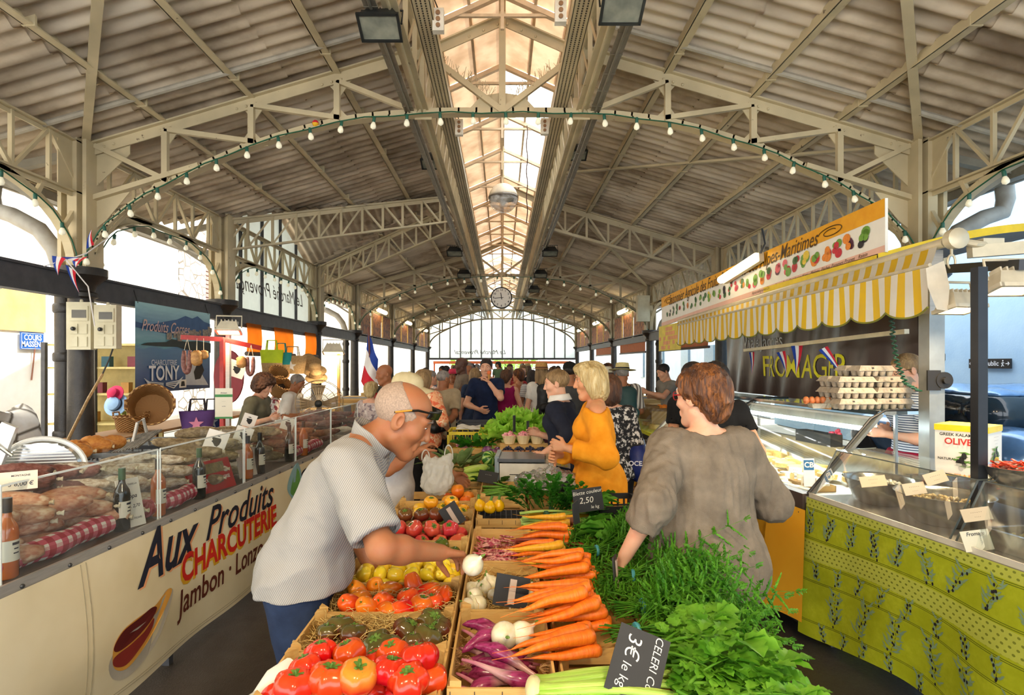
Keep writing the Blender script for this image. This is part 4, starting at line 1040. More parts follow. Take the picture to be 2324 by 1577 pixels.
# yellow round squashes on a black tray
tr=thing('black_tray','shallow black plastic tray under the yellow squashes','tray',(0,3.22,.80));mb=MB().box(-.13,.13,-.12,.12,0,.006)
for k in range(9):mb.box(-.13+k*.03,-.127+k*.03,-.12,.12,.006,.03)
for k in range(8):mb.box(-.13,.13,-.12+k*.032,-.117+k*.032,.006,.03)
mb.build('tray_grid',mat('black_plastic','#1d1d1e',.4),tr)
YS=mat('yellow_squash','#f2c414',.25,0,col2='#e8ac0e',sc=10)
def squash():
 o=MB().lathe([(0,-.04),(.02,-.041),(.037,-.028),(.043,-.005),(.036,.02),(.02,.036),(.012,.044),(.011,.05)],20).build('round_squash',YS,None,180)
 MB().tube([(0,0,.046),(0,.002,.062),(.006,.004,.078)],[.012,.009,.011],8).build('stem',mat('squash_stem','#4d7a2c',.6),o);return o
for i,(x,nm) in enumerate(((1090,'left'),(1112,'middle'),(1132,'right'))):
 o=squash();o.location=atz(x,1147 if i != 1 else 1151,.875);o.rotation_euler=(U(-.3,.3),U(-.4,.4),0);o.scale=(.8,)*3;tag(o,'round yellow squash with green stem, %s of the three' % nm,'squash','yellow squashes')
# ---- foliage pieces
def leafmat(name,a,b_,trans=.35,rough=.5):return mat(name,a,rough,0,col2=b_,sc=16,trans=trans,spec=.35)
CAR_G=leafmat('carrot_green','#2f7512','#70b232');CEL_G=leafmat('celery_green','#4a8c1c','#86c23c');PAR_G=leafmat('parsley_green','#1f5c12','#3f8a22');LET_G=leafmat('lettuce_green','#7ec02a','#bfe85e',.4);CHD_G=leafmat('chard_green','#3c8420','#6fb03a');DK_G=leafmat('dark_leaf','#2c5e1c','#56883a')
def curve_pts(p,d,L,n,droop,wob=.25):
 p=Vector(p);d=Vector(d).normalized();pts=[p.copy()]
 for k in range(n):
  d=(d+Vector((U(-wob,wob),U(-wob,wob),U(-wob,wob)-droop))*(1.6/n)).normalized();p=p+d*L/n;pts.append(p.copy())
 return pts
def frond(mb,p,d,L,droop=.3,dens=14,w=.46):
 """feathery carrot leaf: stem, side branches and fine leaflets"""
 st=curve_pts(p,d,L,8,droop);mb.tube(st,[.0022*(1-.7*k/8) for k in range(9)],4,False)
 V,F_=[],[]
 for i in range(3,9):
  c=st[i];t=(st[i]-st[i-1]).normalized();pl=L*w*(.42 if i < 8 else .25)*(1-.08*(i-3))
  for sgn in ((-1,1) if i < 8 else (0,)):
   sd=t.orthogonal();sd.rotate(Matrix.Rotation(U(-.6,.6)+(0 if sgn >= 0 else PI),3,t));bd=(t*.75+sd*(1 if sgn else .1)+Vector((0,0,.1))).normalized()
   for k in range(dens):
    f=(k+1)/dens;q=c+bd*pl*f+Vector((0,0,-.12*pl*f*f));ll=pl*.27*(1-.6*f)+.005;up=bd.cross(sd).normalized()
    for s2 in (-1,1):
     e=(bd*.7+(sd if s2 > 0 else -sd)*.6+up*U(-.7,.7)*1.0+t*s2*.5).normalized()*ll*U(.8,1.3);wv=e.cross(up).normalized()*ll*.2;b0=len(V)
     V += [q,q+e*.55+wv,q+e,q+e*.55-wv];F_.append((b0,b0+1,b0+2,b0+3))
 mb.add(V,F_);return mb
def lobed(mb,p,d,up,L,W=.8,lob=5,cup=.25,jag=.38):
 """one broad lobed leaflet, bent along its length"""
 d=Vector(d).normalized();up=Vector(up);s=d.cross(up)
 s=s.normalized() if s.length > 1e-4 else d.orthogonal().normalized();up=s.cross(d);n=4*lob;V=[];F_=[]
 for i in range(n+1):
  t=i/n;w=L*W*.5*(math.sin(PI*(t**.8))**.7)*(1-jag*1.3*(.5+.5*math.cos(PI*i/2+.4))) if 0 < i < n else .0006
  c=Vector(p)+d*L*t+up*(cup*L*(t-t*t*1.3));z=up*(abs(w)*.35+U(-.04,.04)*L*.5)
  V += [c-s*w+z+d*L*.05,c,c+s*w+z+d*L*.05]
 for i in range(n):F_ += [(3*i,3*i+1,3*i+4,3*i+3),(3*i+1,3*i+2,3*i+5,3*i+4)]
 mb.add(V,F_);return mb
def celery_leaf(mb,p,d,L,droop=.3,big=1.0):
 st=curve_pts(p,d,L,5,droop,.2);mb.tube(st,[.005*big,.0042*big,.0035,.003,.0022,.0015],5,False)
 for i,sc in ((2,.8),(3,.95),(4,.9)):
  t=(st[i+1]-st[i]).normalized()
  for s in (-1,1):
   sd=t.cross(Vector((0,0,1))).normalized()*s;dd=t*.6+sd+Vector((0,0,U(-.3,.5)));q=st[i]+dd.normalized()*.02*big
   for a in (-.6,0,.6):
    e=dd.copy();e.rotate(Matrix.Rotation(a,3,'Z'));lobed(mb,q,e,(U(-.4,.4),U(-.4,.4),1),.055*big*sc*U(.8,1.2)*(1 if a == 0 else .75),.9,3,.25,.32)
 t=(st[5]-st[4]).normalized()
 for a in (-.7,0,.7):
  e=t.copy();e.rotate(Matrix.Rotation(a,3,'Z'));lobed(mb,st[5],e,(U(-.4,.4),U(-.4,.4),1),.065*big*U(.8,1.2),.9,3,.25,.32)
 return mb
# ---- carrots: bunches tied with a band, crowns towards +x
def carrotmat(name,c,c2):return mat(name,c,.42,0,col2=c2,sc=14,stretch=(6,1,1),rnd=.1,bump=.25,bsc=40)
CARO=carrotmat('carrot_orange','#f2801a','#e2640c');CARY=carrotmat('carrot_yellow','#edb62a','#e09a1c');CARP=carrotmat('carrot_purple','#6d4038','#a0643e');BAND=mat('blue_rubber_band','#3f8f9c',.5)
def carrot_mb(L,r,bend):
 pts,rr=[],[];n=16
 for k in range(n+1):
  t=k/n;pts.append(Vector((-L*t,bend*math.sin(PI*t*.9)+.003*math.sin(9*t),-.01*t*t)));rr.append(max(.0009,r*(1-t)**.62*(1+.025*math.sin(40*t))*(.8 if k == 0 else 1))+.0)
 pts.append(pts[-1]+Vector((-.05,U(-.01,.01),U(-.008,.0))));rr.append(.0005);return MB().tube(pts,rr,12)
CP=[carrot_mb(U(.19,.25),U(.0165,.022),U(-.02,.02)) for _ in range(5)]
cmesh={}
def carrot_bunch(label,loc,rz,n,ms,greens=14,gl=.42,spreadn=.5,gdroop=.25,zst=.036,gmat=None,grp='carrot bunches',lay=4):
 t=thing('carrot_bunch',label,'carrots',loc,rz,grp)
 for i in range(n):
  m=ms[i % len(ms)];k=(i % 5,m.name)
  if k not in cmesh:
   o=CP[i % 5].build('carrot',m,t,180);cmesh[k]=o.data
  else:o=link('carrot',cmesh[k],t)
  r,c=divmod(i,lay);w=lay-1;o.location=(-.015+U(-.03,.01)-.02*r,(c-w/2)*.036+U(-.006,.006)+(.012 if r % 2 else 0),.02+zst*r+U(-.003,.003));o.rotation_euler=(U(0,6.28),U(-.06,.03)-.03*r,(c-w/2)*-.14*spreadn*2+U(-.09,.09));s=U(.88,1.1);o.scale=(s,s,s)
 mb=MB()
 for i in range(int(greens*1.5)):
  y0=U(-.05,.05);p=Vector((.0,y0,.02+U(0,.06)));q=Vector((.1,y0*.35,.035+U(0,.025)))
  mb.tube([p,(p+q)/2,q],.0018,4,False);a=U(-.75,.75);frond(mb,q,(math.cos(a),math.sin(a),U(-.05,.55)),gl*U(.7,1.15),gdroop)
 mb.build('greens',gmat or CAR_G,t,180)
 MB().lathe([(.022,-.006),(.0245,0),(.022,.006)],14,TR((.105,0,.045),0,0,PI/2)).build('rubber_band',BAND,t)
 return t
cz=TBZ+.115
carrot_bunch('thick orange carrot bunch nearest the celery, tips over the red onions',tuple(atz(1372,1452,cz+.03))[:2]+(cz,),.28,6,[CARO],12,.4,.3,.2,lay=3)
carrot_bunch('big orange carrot bunch heaped highest in the middle',tuple(atz(1388,1392,cz+.03))[:2]+(cz+.005,),.12,17,[CARO],16,.42,.5,.15,lay=5)
carrot_bunch('orange carrot bunch behind the highest heap, beside the thin black card',tuple(atz(1372,1322,cz+.02))[:2]+(cz+.005,),-.10,14,[CARO],18,.42,.5,.1)
carrot_bunch('small pale yellow and orange carrot bunch with blue band',tuple(atz(1300,1262,cz+.03))[:2]+(cz+.004,),.15,8,[CARY,CARO],14,.36,.4,.1,lay=3)
carrot_bunch('mixed orange and yellow carrot bunch before the purple carrots',tuple(atz(1312,1224,cz+.03))[:2]+(cz+.004,),-.05,8,[CARO,CARO,CARY],14,.36,.4,.1,lay=3)
carrot_bunch('yellow and purple carrot bunch lying on chard stems',tuple(atz(1318,1196,cz+.03))[:2]+(cz+.0,),-.2,7,[CARY,CARP,CARY],12,.33,.4,.1,lay=3)
gv=[]
for i,(x,y,rz,wh) in enumerate(((.62,1.80,-.1,'beside the celery leaves'),(.60,2.04,.2,'in front of the taupe shirt'),(.50,2.32,.3,'beneath the taupe sleeve'),(.50,1.95,.9,'behind the tall black card'),(.46,2.16,2,'beside the blue banded small bunch'),(.70,1.95,1.2,'at the table edge'),(.44,2.55,.5,'under the yellow and purple carrots'))):
 if i < 3:
  mb=MB()
  for k in range(22):
   a=U(-1.3,1.3);frond(mb,(U(-.12,.1),U(-.1,.1),.0),(math.cos(a),math.sin(a),U(.05,.65)),.25*U(.7,1.2),.3)
  o=mb.build('carrot_greens',CAR_G,None,180);gv.append(o)
 else:o=dup(gv[i % 3],sc=.85)
 o.location=(x-.13,y,cz+.015);o.rotation_euler.z=rz;tag(o,'loose heap of feathery carrot tops '+wh,'greens','loose carrot tops')
# ---- celery in front
t=thing('celery','large pale green celery with broad leaves at the table front','celery',tuple(atz(1215,1548,.89))[:2]+(.86,),-.04)
STK=mat('celery_stalk','#b9d46a',.38,0,col2='#8fbf3e',sc=5,stretch=(1,12,12))
for i in range(9):
 a=(i/8-.5)*1.1;mb=MB();pts=[];rr=[]
 for k in range(11):
  f=k/10;pts.append(Vector((.36*f,(i/8-.5)*.075*(1+.9*f)+.01*math.sin(3*f+i),.018*(1-abs(i-4)/6)+.03*math.sin(f*2.2)*(1 if i % 2 else .5))));rr.append(.017*(1-.45*f)+(.004 if k == 0 else 0))
 mb.tube(pts,rr,10,True,.75)
 for g in range(3):mb.tube([p+Vector((0,(g-1)*.006,r*.62)) for p,r in zip(pts,rr)],.0016,4,False)
 mb.build('stalk',STK,t,180)
mb=MB()
for i in range(44):
 p=Vector((.34+U(-.06,.08),U(-.11,.14),.02+U(0,.06)));a=U(-.9,1.0);celery_leaf(mb,p,(math.cos(a),math.sin(a),U(-.05,.8)),U(.10,.22),.35,U(.85,1.25))
mb.build('leaves',CEL_G,t,180)
MB().ball((-.004,0,.012),(.022,.042,.03),12,8).build('root_end',mat('celery_root','#d9d2a0',.6),t)
mb=MB()
for i in range(22):
 a=U(-1.3,1.3);celery_leaf(mb,(U(-.12,.12),U(-.1,.14),0),(math.cos(a),math.sin(a),U(.1,.8)),U(.08,.18),.35,U(.8,1.2))
o=mb.build('celery_leaves',CEL_G,None,180);o.location=(.50,1.62,cz+.02);tag(o,'bright celery leaves spilling over the table corner','greens')
# ---- parsley-like celery leaf bunch and chard behind
def leaf_heap(nm,label,loc,n,r,m,L=.12,big=.8,cat='greens'):
 mb=MB()
 for i in range(n):
  a=U(0,6.28);q=U(0,1)**.5;celery_leaf(mb,(r[0]*q*math.cos(a),r[1]*q*math.sin(a),0),(math.cos(a)*q,math.sin(a)*q,U(.5,1.3)),L*U(.7,1.2),.15,big*U(.7,1.1))
 o=mb.build(nm,m,None,180);o.location=loc;return tag(o,label,cat)
leaf_heap('leaf_celery','dark green leaf celery bunch beside the yellow squashes',(.26,3.28,.86),42,(.14,.13),PAR_G,.13,.75)
def chard(label,loc,rz,st,n=7):
 t=thing('chard_bunch',label,'chard',loc,rz,'chard bunches')
 for i in range(n):
  mb=MB();y=(i/(n-1)-.5)*.12;pts=[Vector((.42*f,y*(1+.5*f),.01+.02*math.sin(3*f+i)+.012*(i % 2))) for f in np.linspace(0,1,8)];mb.tube(pts,[.013-.006*f for f in np.linspace(0,1,8)],8,True,.6);mb.build('stem',st,t,180)
 mb=MB()
 for i in range(16):
  a=U(-.5,.5);lobed(mb,(.28+U(-.03,.1),U(-.08,.08),.03+U(0,.04)),(math.cos(a),math.sin(a),U(-.1,.35)),(U(-.5,.5),U(-.5,.5),1),.17*U(.7,1.1),.6,4,.3,.2)
 mb.build('leaves',CHD_G,t,180);MB().box(.13,.15,-.08,.08,.0,.045).build('tie',mat('green_tie','#24563a',.6),t);return t
STG=mat('chard_stem_green','#b6cf7a',.4,0,col2='#94b650',sc=12);STR=mat('chard_stem_red','#a0432a',.45,0,col2='#7c3122',sc=12);STY=mat('chard_stem_yellow','#e8c32a',.4,0,col2='#d6a81c')
chard('green stemmed chard bunch lying below the price slate',(.10,2.98,cz+.015),.12,STG,8)
chard('reddish stemmed chard bunch over the bean crate',(.06,2.66,cz+.0),.05,STR,7);chard('yellow stemmed chard bunch under the leaf celery',(.14,3.12,cz),.1,STY,5)
# ---------------------------------------------------------------- left stall: charcuterie behind low glass
def LS(s,t,z):return Vector((-1.9024+.0404*s-t,s+.0404*t,z))
LROT=-math.atan(.0404)      # a thing turned so that its local y runs along the stall
def lpx(px_,py_):            # photograph point on the front plane of the stall -> (s, z)
 k=(px_-CX)/F;s=1.9024/(.0404-k);return s,EYE-(py_-CY)/F*s
ALU=mat('brushed_aluminium','#b2b0aa',.4,.35,bump=.1,bsc=200,stretch=(1,1,12));VINYL=mat('cream_vinyl','#eadfbe',.42,0,col2='#d9cba4',sc=2.5,bump=.08,bsc=8)
ACRY=clear('acrylic_pane',gloss=.10,alpha=.045);ACRE=mat('acrylic_edge','#e4ece8',.2,0,var=.03)
t=thing('charcuterie_counter','long left counter with aluminium rail and low clear panes, full of charcuterie','counter',LS(2.5,0,0),0)
mb=MB()
for s0 in (1.2,):mb.add([LS(1.2,0,.82),LS(7.4,0,.82),LS(7.4,.95,.82),LS(1.2,.95,.82),LS(1.2,0,.87),LS(7.4,0,.87),LS(7.4,.95,.87),LS(1.2,.95,.87)],[(0,1,2,3),(7,6,5,4),(0,4,5,1),(1,5,6,2),(2,6,7,3),(3,7,4,0)])
mb.build('counter_top',mat('counter_board','#5a4a3c',.6),t,world=True)
mb=MB();s=1.25
mb.add([LS(1.2,-.012,.815),LS(7.4,-.012,.815),LS(7.4,-.012,.875),LS(1.2,-.012,.875),LS(1.2,0,.815),LS(7.4,0,.815),LS(7.4,0,.875),LS(1.2,0,.875)],[(0,1,2,3),(7,6,5,4),(0,4,5,1),(3,2,6,7),(1,5,6,2),(0,3,7,4)])
rail=mb.build('front_rail',ALU,t,world=True)
while s < 6:MB().ball(LS(s,-.014,.845),.009,8,5).build('bolt',mat('dark_bolt','#4a4a4a',.4,.6),rail,world=True);s += .225
for a,b in ((1.2,2.06),(2.08,2.97),(2.99,3.87),(3.89,4.74),(4.76,5.6),(5.62,6.5)):
 mb=MB();mb.quad(LS(a,.004,.87),LS(b,.004,.87),LS(b,.004,1.235),LS(a,.004,1.235));p=mb.build('front_pane',ACRY,t,world=True)
 mb=MB()
 for u in (a,b):mb.beam(LS(u,.004,.87),LS(u,.004,1.235),.006,.006)
 mb.beam(LS(a,.004,1.235),LS(b,.004,1.235),.006,.008);mb.build('pane_edge',ACRE,p,world=True)
 MB().quad(LS(b,.004,.87),LS(b,.34,.87),LS(b,.30,1.235),LS(b,.004,1.235)).build('end_pane',ACRY,t,world=True)
for y in (1.4,3.2,5,7):
 for q in (.1,.85):MB().beam(LS(y,q,0),LS(y,q,.82),.04,.04).build('leg',DARKBEAM,t,world=True)
def bn(s,z):       # banner surface
 return LS(s,-.016-.035*math.sin(PI*min(1,max(0,(.84-z)/.78)))*(.8+.35*math.sin(s*3.1))-.012*math.sin(s*7.3)*(.84-z),z)
bt=thing('counter_banner','cream vinyl banner with navy and red lettering and a painted ham','banner',LS(3.5,0,0))
MB().grid(lambda a,b:bn(2.44+3.9*a,.835-(.73-.05*a-.02*math.sin(a*9))*b),80,14).build('vinyl_sheet',VINYL,bt,180,world=True)
t2=thing('counter_banner','plain cream vinyl sheet at the nearest end of the left counter','banner',LS(1.8,0,0));MB().grid(lambda a,b:bn(1.2+1.25*a,.835-.74*b)+Vector((.004*a,0,0)),20,12).build('vinyl_sheet',VINYL,t2,180,world=True)
mb=MB();mb.tube([bn(2.45,z)+Vector((.003,0,0)) for z in np.linspace(.83,.1,14)],.0025,4);mb.tube([bn(2.42,z)+Vector((.005,0,0)) for z in np.linspace(.83,.1,14)],.0015,4)
for dz in (.13,.145):mb.tube([bn(s,dz+.06-.01*s)+Vector((.002,0,0)) for s in np.linspace(2.5,5.6,40)],.0012,4)
mb.build('seam',mat('seam_thread','#8d8368',.7),t2,world=True)
def btext(body,s0,z0,size,m,shear=0,bold=0,sx=1,dz=0,off=.004,drop=0,slope=0,nm='lettering'):
 f=lambda x,y:bn(s0+x,z0+y+slope*x)+Vector((off,0,0))
 o=MB().text(body,size,fn=f,shear=shear,bold=bold,align='LEFT',sx=sx).build(nm,m,bt,0,world=True);return o
NAVYL=mat('navy_paint','#1c2030',.5);REDL=mat('red_paint','#c8281e',.5);YELL=mat('yellow_paint','#d8a828',.5);BROWNL=mat('brown_paint','#5e2818',.5);PEACH=mat('peach_paint','#e0a070',.5)
btext('Aux',2.76,.70,.34,PEACH,.55,.02,.82,off=.003,nm='letter_shadow');btext('Aux',2.745,.71,.34,NAVYL,.55,.02,.82)
btext('Produits',3.36,.71,.26,PEACH,.5,.012,.98,off=.003,nm='letter_shadow');btext('Produits',3.345,.72,.26,NAVYL,.5,.012,.98)
btext('CHARCUTERIE',3.085,.535,.205,YELL,.06,.03,.86,off=.003,nm='letter_shadow');btext('CHARCUTERIE',3.10,.55,.205,REDL,.06,.03,.86)
btext('Jambon · Lonzo · Figatelli',3.08,.38,.19,BROWNL,.05,.014,.82,nm='lettering')
def bpoly(pts,m,off=.004,nm='drawing',par=None):
 P=[Vector(q) for q in pts];n=len(P);pts=[]
 for i in range(n):
  a,b,c,d=P[i-1],P[i],P[(i+1) % n],P[(i+2) % n]
  for k in range(5):f=k/5;pts.append(.5*(2*b+(c-a)*f+(2*a-5*b+4*c-d)*f*f+(3*b-a-3*c+d)*f**3))
 MB().add([bn(s,z)+Vector((off,0,0)) for s,z in pts],[tuple(range(len(pts)))]).build(nm,m,par or bt,0,world=True)
def bp(L):return [lpx(a,b) for a,b in L]
bpoly(bp([(222,1500),(232,1540),(268,1535),(310,1490),(345,1430),(372,1348),(366,1335),(350,1345),(330,1390),(262,1440)]),mat('grey_shadow_paint','#b3ac9c',.6),.003)
bpoly(bp([(229,1470),(232,1515),(262,1517),(300,1470),(330,1420),(368,1345),(362,1335),(345,1352),(325,1375),(290,1398),(250,1430)]),mat('ham_rind','#dca045',.5),.004)
bpoly(bp([(229,1470),(240,1478),(275,1452),(312,1412),(330,1380),(318,1378),(290,1400),(250,1432)]),mat('ham_dark','#5e1c1a',.5),.0052)
bpoly(bp([(231,1492),(233,1512),(260,1508),(292,1468),(318,1425),(322,1402),(300,1432),(268,1462)]),mat('ham_red','#8a2f28',.5),.0052)
bpoly(bp([(640,1110),(655,1070),(672,1050),(676,1090),(668,1150),(650,1190),(643,1180),(650,1140)]),mat('sea_blue_paint','#86aeb4',.6),.003)
bpoly(bp([(648,1108),(660,1075),(670,1062),(671,1090),(662,1120),(658,1145),(650,1150),(652,1128),(646,1120)]),mat('island_green','#5f9a4a',.6),.004)
bpoly(bp([(676,1075),(690,1062),(694,1085),(680,1095)]),NAVYL,.004)
# charcuterie
def salami_mb(L,r,bend=.01,seed=0,lump=.1,tie=True):
 rnd=random.Random(seed);n=14;pts=[Vector((L*(k/n-.5),bend*math.sin(PI*k/n),0)) for k in range(n+1)]
 rr=[max(.004,r*(math.sin(PI*min(max((k+.35)/(n+.7),0),1))**.36)*(1+lump*rnd.uniform(-1,1))) for k in range(n+1)]
 mb=MB();mb.tube(pts,rr,14)
 return mb
def meatmat(name,a,b_,c_=None,sc=30,rough=.6,bump=.5):
 if name in MATS:return MATS[name]
 m,nt,b=newmat(name);v=coords(nt,'Object',(1,1.6,1.6));x=mixc(nt,noise(nt,v,sc,4,.65,.38,.62),C(a),C(b_))
 if c_:x=mixc(nt,noise(nt,v,sc*.45,3,.6,.55,.68),x,C(c_))
 oi=nt.nodes.new('ShaderNodeObjectInfo');x=nd(nt,'ShaderNodeHueSaturation',{'Value':nd(nt,'ShaderNodeMapRange',{'Value':oi.outputs['Random'],'To Min':.78,'To Max':1.15}).outputs[0],'Color':x}).outputs[0]
 nt.links.new(x,b.inputs['Base Color']);b.inputs['Roughness'].default_value=rough;nb=nd(nt,'ShaderNodeTexNoise',{'Vector':v,'Scale':sc*1.6,'Detail':4})
 nt.links.new(nd(nt,'ShaderNodeBump',{'Strength':bump,'Distance':.006,'Height':nb.outputs['Fac']}).outputs[0],b.inputs['Normal']);MATS[name]=m;return m
MB_=meatmat('floured_beige_sausage','#d9a986','#b8704e','#ead0b0');MDK=meatmat('dark_cured_meat','#6b3a30','#94645a','#3e2620',26);MWH=meatmat('white_mould_salami','#e4dccb','#b09a7e','#7d6a54',40);MGR=meatmat('grey_green_salami','#9c8a68','#6d5a40','#c4b28c',30);MBR=meatmat('brown_sausage','#8a4a2c','#b87a4c','#5c2e1c',30)
STRING=mat('butcher_string','#d9cfb2',.8)
def meats(nm,label,m,n,s0,s1,t0,t1,z0,L,r,layers,ang,cat='sausage',lump=.07,tilt=.1,knot=True):
 base=[]
 for i in range(3):
  o=salami_mb(L*U(.88,1.12),r*U(.92,1.08),U(-.03,.03)*L*3,i+n,lump).build(nm,m,None,180)
  if knot:
   mb=MB();x=L*.5
   mb.lathe([(.004,-.012),(.009,-.004),(.007,.004),(.012,.014)],8,TR((x*1.0,0,0),0,0,PI/2));mb.build('tied_end',STRING,o)
  base.append(o)
 objs=[];per=math.ceil(n/layers);k=0
 for ly in range(layers):
  for i in range(per):
   if k >= n:break
   f=(i+.5+.4*(ly % 2))/per;o=base[k] if k < 3 else dup(base[k % 3])
   s=s0+(s1-s0)*f;tt=t0+(t1-t0)*((k*.618) % 1)
   o.location=LS(s,tt,z0+r+ly*r*1.55+max(0,tt-.25)*.16);o.rotation_euler=(U(0,6),U(-tilt,tilt),ang+U(-.22,.22));o['category']=cat;objs.append(o);k += 1
 rows_label(objs,label,max(2,round(n/6)),label+' pieces');return objs
ZC=.872
meats('floured_sausage','floured beige sausage in the nearest glass bay',MB_,16,2.12,2.78,.14,.36,ZC+.03,.30,.042,3,.5,lump=.04)
meats('cured_loin','dark cured loin heaped behind beige sausages',MDK,14,2.35,3.0,.46,.62,ZC+.10,.27,.045,2,.35,'cured meat',lump=.1)
meats('white_salami','white moulded salami in the second glass bay',MWH,26,2.85,3.75,.18,.5,ZC+.02,.27,.034,4,.3)
meats('grey_salami','grey green salami in the third glass bay',MGR,24,3.5,4.65,.16,.55,ZC+.03,.30,.038,4,.35)
meats('brown_sausage','brown smoked sausage in the fourth glass bay',MBR,20,4.7,5.6,.14,.5,ZC+.03,.26,.038,3,.5)
meats('dry_sausage','dark dry sausage at far counter end',MDK,18,5.6,7.2,.14,.6,ZC+.03,.28,.036,3,.9)
meats('ham_piece','orange smoked ham above the second bay',meatmat('smoked_orange','#c47a34','#e0a050','#8f4a20',22),5,3.15,3.6,.62,.75,ZC+.20,.16,.05,1,.9,'ham')
# red gingham cloth rolls along the glass
def gingham():
 m,nt,b=newmat('red_gingham');t=nt.nodes.new('ShaderNodeUVMap');sp=nd(nt,'ShaderNodeSeparateXYZ',{0:t.outputs[0]})
 a=mth(nt,'LESS_THAN',mth(nt,'FRACT',mth(nt,'MULTIPLY',sp.outputs[0],11)),.5);c=mth(nt,'LESS_THAN',mth(nt,'FRACT',mth(nt,'MULTIPLY',sp.outputs[1],5)),.5)
 s=mth(nt,'MULTIPLY',mth(nt,'ADD',a,c),.5);r=nt.nodes.new('ShaderNodeValToRGB');r.color_ramp.interpolation='CONSTANT';r.color_ramp.elements[0].color=C('#efe4de');r.color_ramp.elements[1].position=.4;r.color_ramp.elements[1].color=C('#d0566a');e=r.color_ramp.elements.new(.8);e.color=C('#a81230')
 nt.links.new(s,r.inputs[0]);nt.links.new(r.outputs[0],b.inputs['Base Color']);b.inputs['Roughness'].default_value=.85;return m
GING=gingham()
for i,(a,b) in enumerate(((2.12,2.72),(2.98,3.5),(4.85,5.5))):
 o=MB().tube([LS(a+(b-a)*k/10,.085+.01*math.sin(k),ZC+.048) for k in range(11)],[.046+.004*math.sin(k*1.7) for k in range(11)],18).build('gingham_roll',GING,None,40)
 tag(o,'rolled red gingham cloth in the %s glass bay' % ('nearest','second','fourth')[i],'cloth','gingham rolls')
# bottles along the glass
def bottle(label,s,t,glass,liquid,cap_,h=.30,r=.036,lab='#efe8d6',txt=None):
 b=thing('wine_bottle',label,'bottle',LS(s,t,ZC),LROT+PI/2*0,'bottles along the counter glass')
 pr=[(.002,0),(r*.92,.0),(r,.006),(r,h*.58),(r*.9,h*.65),(r*.45,h*.75),(.014,h*.8),(.0135,h*.985),(.015,h*.99),(.015,h)]
 MB().lathe(pr,20).build('glass_body',glass,b,180);MB().lathe([(.0155,h*.82),(.0158,h*.83),(.0158,h*1.004),(.001,h*1.005)],16).build('capsule',cap_,b)
 mb=MB();n=14
 mb.grid(lambda a,c:Vector((math.cos(-1.3+2.6*a)*(r+.0007),math.sin(-1.3+2.6*a)*(r+.0007),h*(.22+.26*c))),14,2);l=mb.build('label',mat('label_'+lab,lab,.7,var=.04),b,180)
 mb=MB()
 for k,(w,hh) in enumerate(((.8,.010),(.5,.005),(.6,.005))):mb.grid(lambda a,c:Vector((math.cos(-w/2+w*a)*(r+.0012),math.sin(-w/2+w*a)*(r+.0012),h*(.42-.055*k)+hh*c)),8,1)
 mb.build('label_lines',NAVYL,l,180);return b
GDARK=mat('dark_bottle_glass','#14180f',.06,0,var=.05,coat=.5);GAMB=mat('rose_bottle','#b8561a',.05,0,col2='#d8742a',sc=4,coat=.5);CAPB=mat('black_capsule','#1b1a1c',.35);CAPG=mat('green_capsule','#2f5a38',.35)
for i,(px_,nm,g_,c_) in enumerate(((32,'rosé bottle with cream label at the nearest end of the counter',GAMB,CAPB),(292,'dark wine bottle with green capsule beside the white price paper',GDARK,CAPG),(374,'amber rosé bottle between the first and second glass bays',GAMB,CAPB),(466,'dark wine bottle left of the red sign',GDARK,CAPG),(575,'amber bottle behind the joint of the third pane',GAMB,CAPB),(602,'dark wine bottle beside the white illustrated bag',GDARK,CAPB),(668,'dark bottle at the end of the third glass bay',GDARK,CAPB),(700,'amber bottle in the fourth glass bay',GAMB,CAPB))):
 bottle(nm,lpx(px_,1000)[0]+.03,.055,g_,None,c_)
# cards and signs on the counter
CARD=mat('white_card','#f2eee4',.7,var=.03);REDC=mat('red_card','#b81f22',.5)
def card(nm,label,c,w,h,face,tilt,m=CARD,lines=(),cat='card',txt=None,tm=None,tsz=.02,stick=None,roll=0):
 """a small upright card; face = heading its front looks to (0: towards the camera)"""
 t=thing(nm,label,cat,c,face,None,-tilt,roll);MB().box(-w/2,w/2,-.0015,.0015,0,h).build('sheet',m,t)
 if txt:
  mb=MB()
  for (b,x,z,s,sh) in txt:mb.text(b,s,TR((x,-.0025,z),0,PI/2),shear=sh,bold=.012)
  mb.build('writing',tm or NAVYL,t,0)
 if stick:MB().beam((0,.003,-stick),(0,.003,h*.6),.006,.003).build('stick',STRING,t)
 return t
c=thing('counter_sign','red sign with white capital lettering leaning behind the glass','sign',LS(3.62,.06,ZC),PI/2-.25,None,-.35)
MB().box(-.19,.19,-.003,.003,0,.2).build('board',REDC,c);MB().box(-.13,.13,-.005,-.003,.115,.18).build('photo_strip',mat('olive_photo','#6d6440',.6,0,col2='#9c8a62',sc=40),c)
MB().text('AUX PRODUITS DE LA CORSE',.03,TR((0,-.005,.075),0,PI/2),sx=.78,bold=.025).build('lettering',CARD,c,0)
card('price_paper','white price paper for coppa leaning beside the dark bottle',LS(2.84,.035,ZC),.12,.24,PI/2-.35,.25,CARD,txt=[('MIEL DE TARELLA',0,.21,.012,0),('coppa',0,.15,.03,.3),('long. 2,70',0,.1,.022,.3),('CORSE FIGARI',0,.04,.014,0)])
card('price_card','cream price card with red rosette at the near end of the left glass',LS(2.17,.03,1.20),.13,.07,PI/2-.9,.1,mat('cream_card','#ecdcc4',.6,var=.03),txt=[('3 8,00 €',.015,.022,.022,.1),('MONTAGNE',.015,.054,.01,0)])
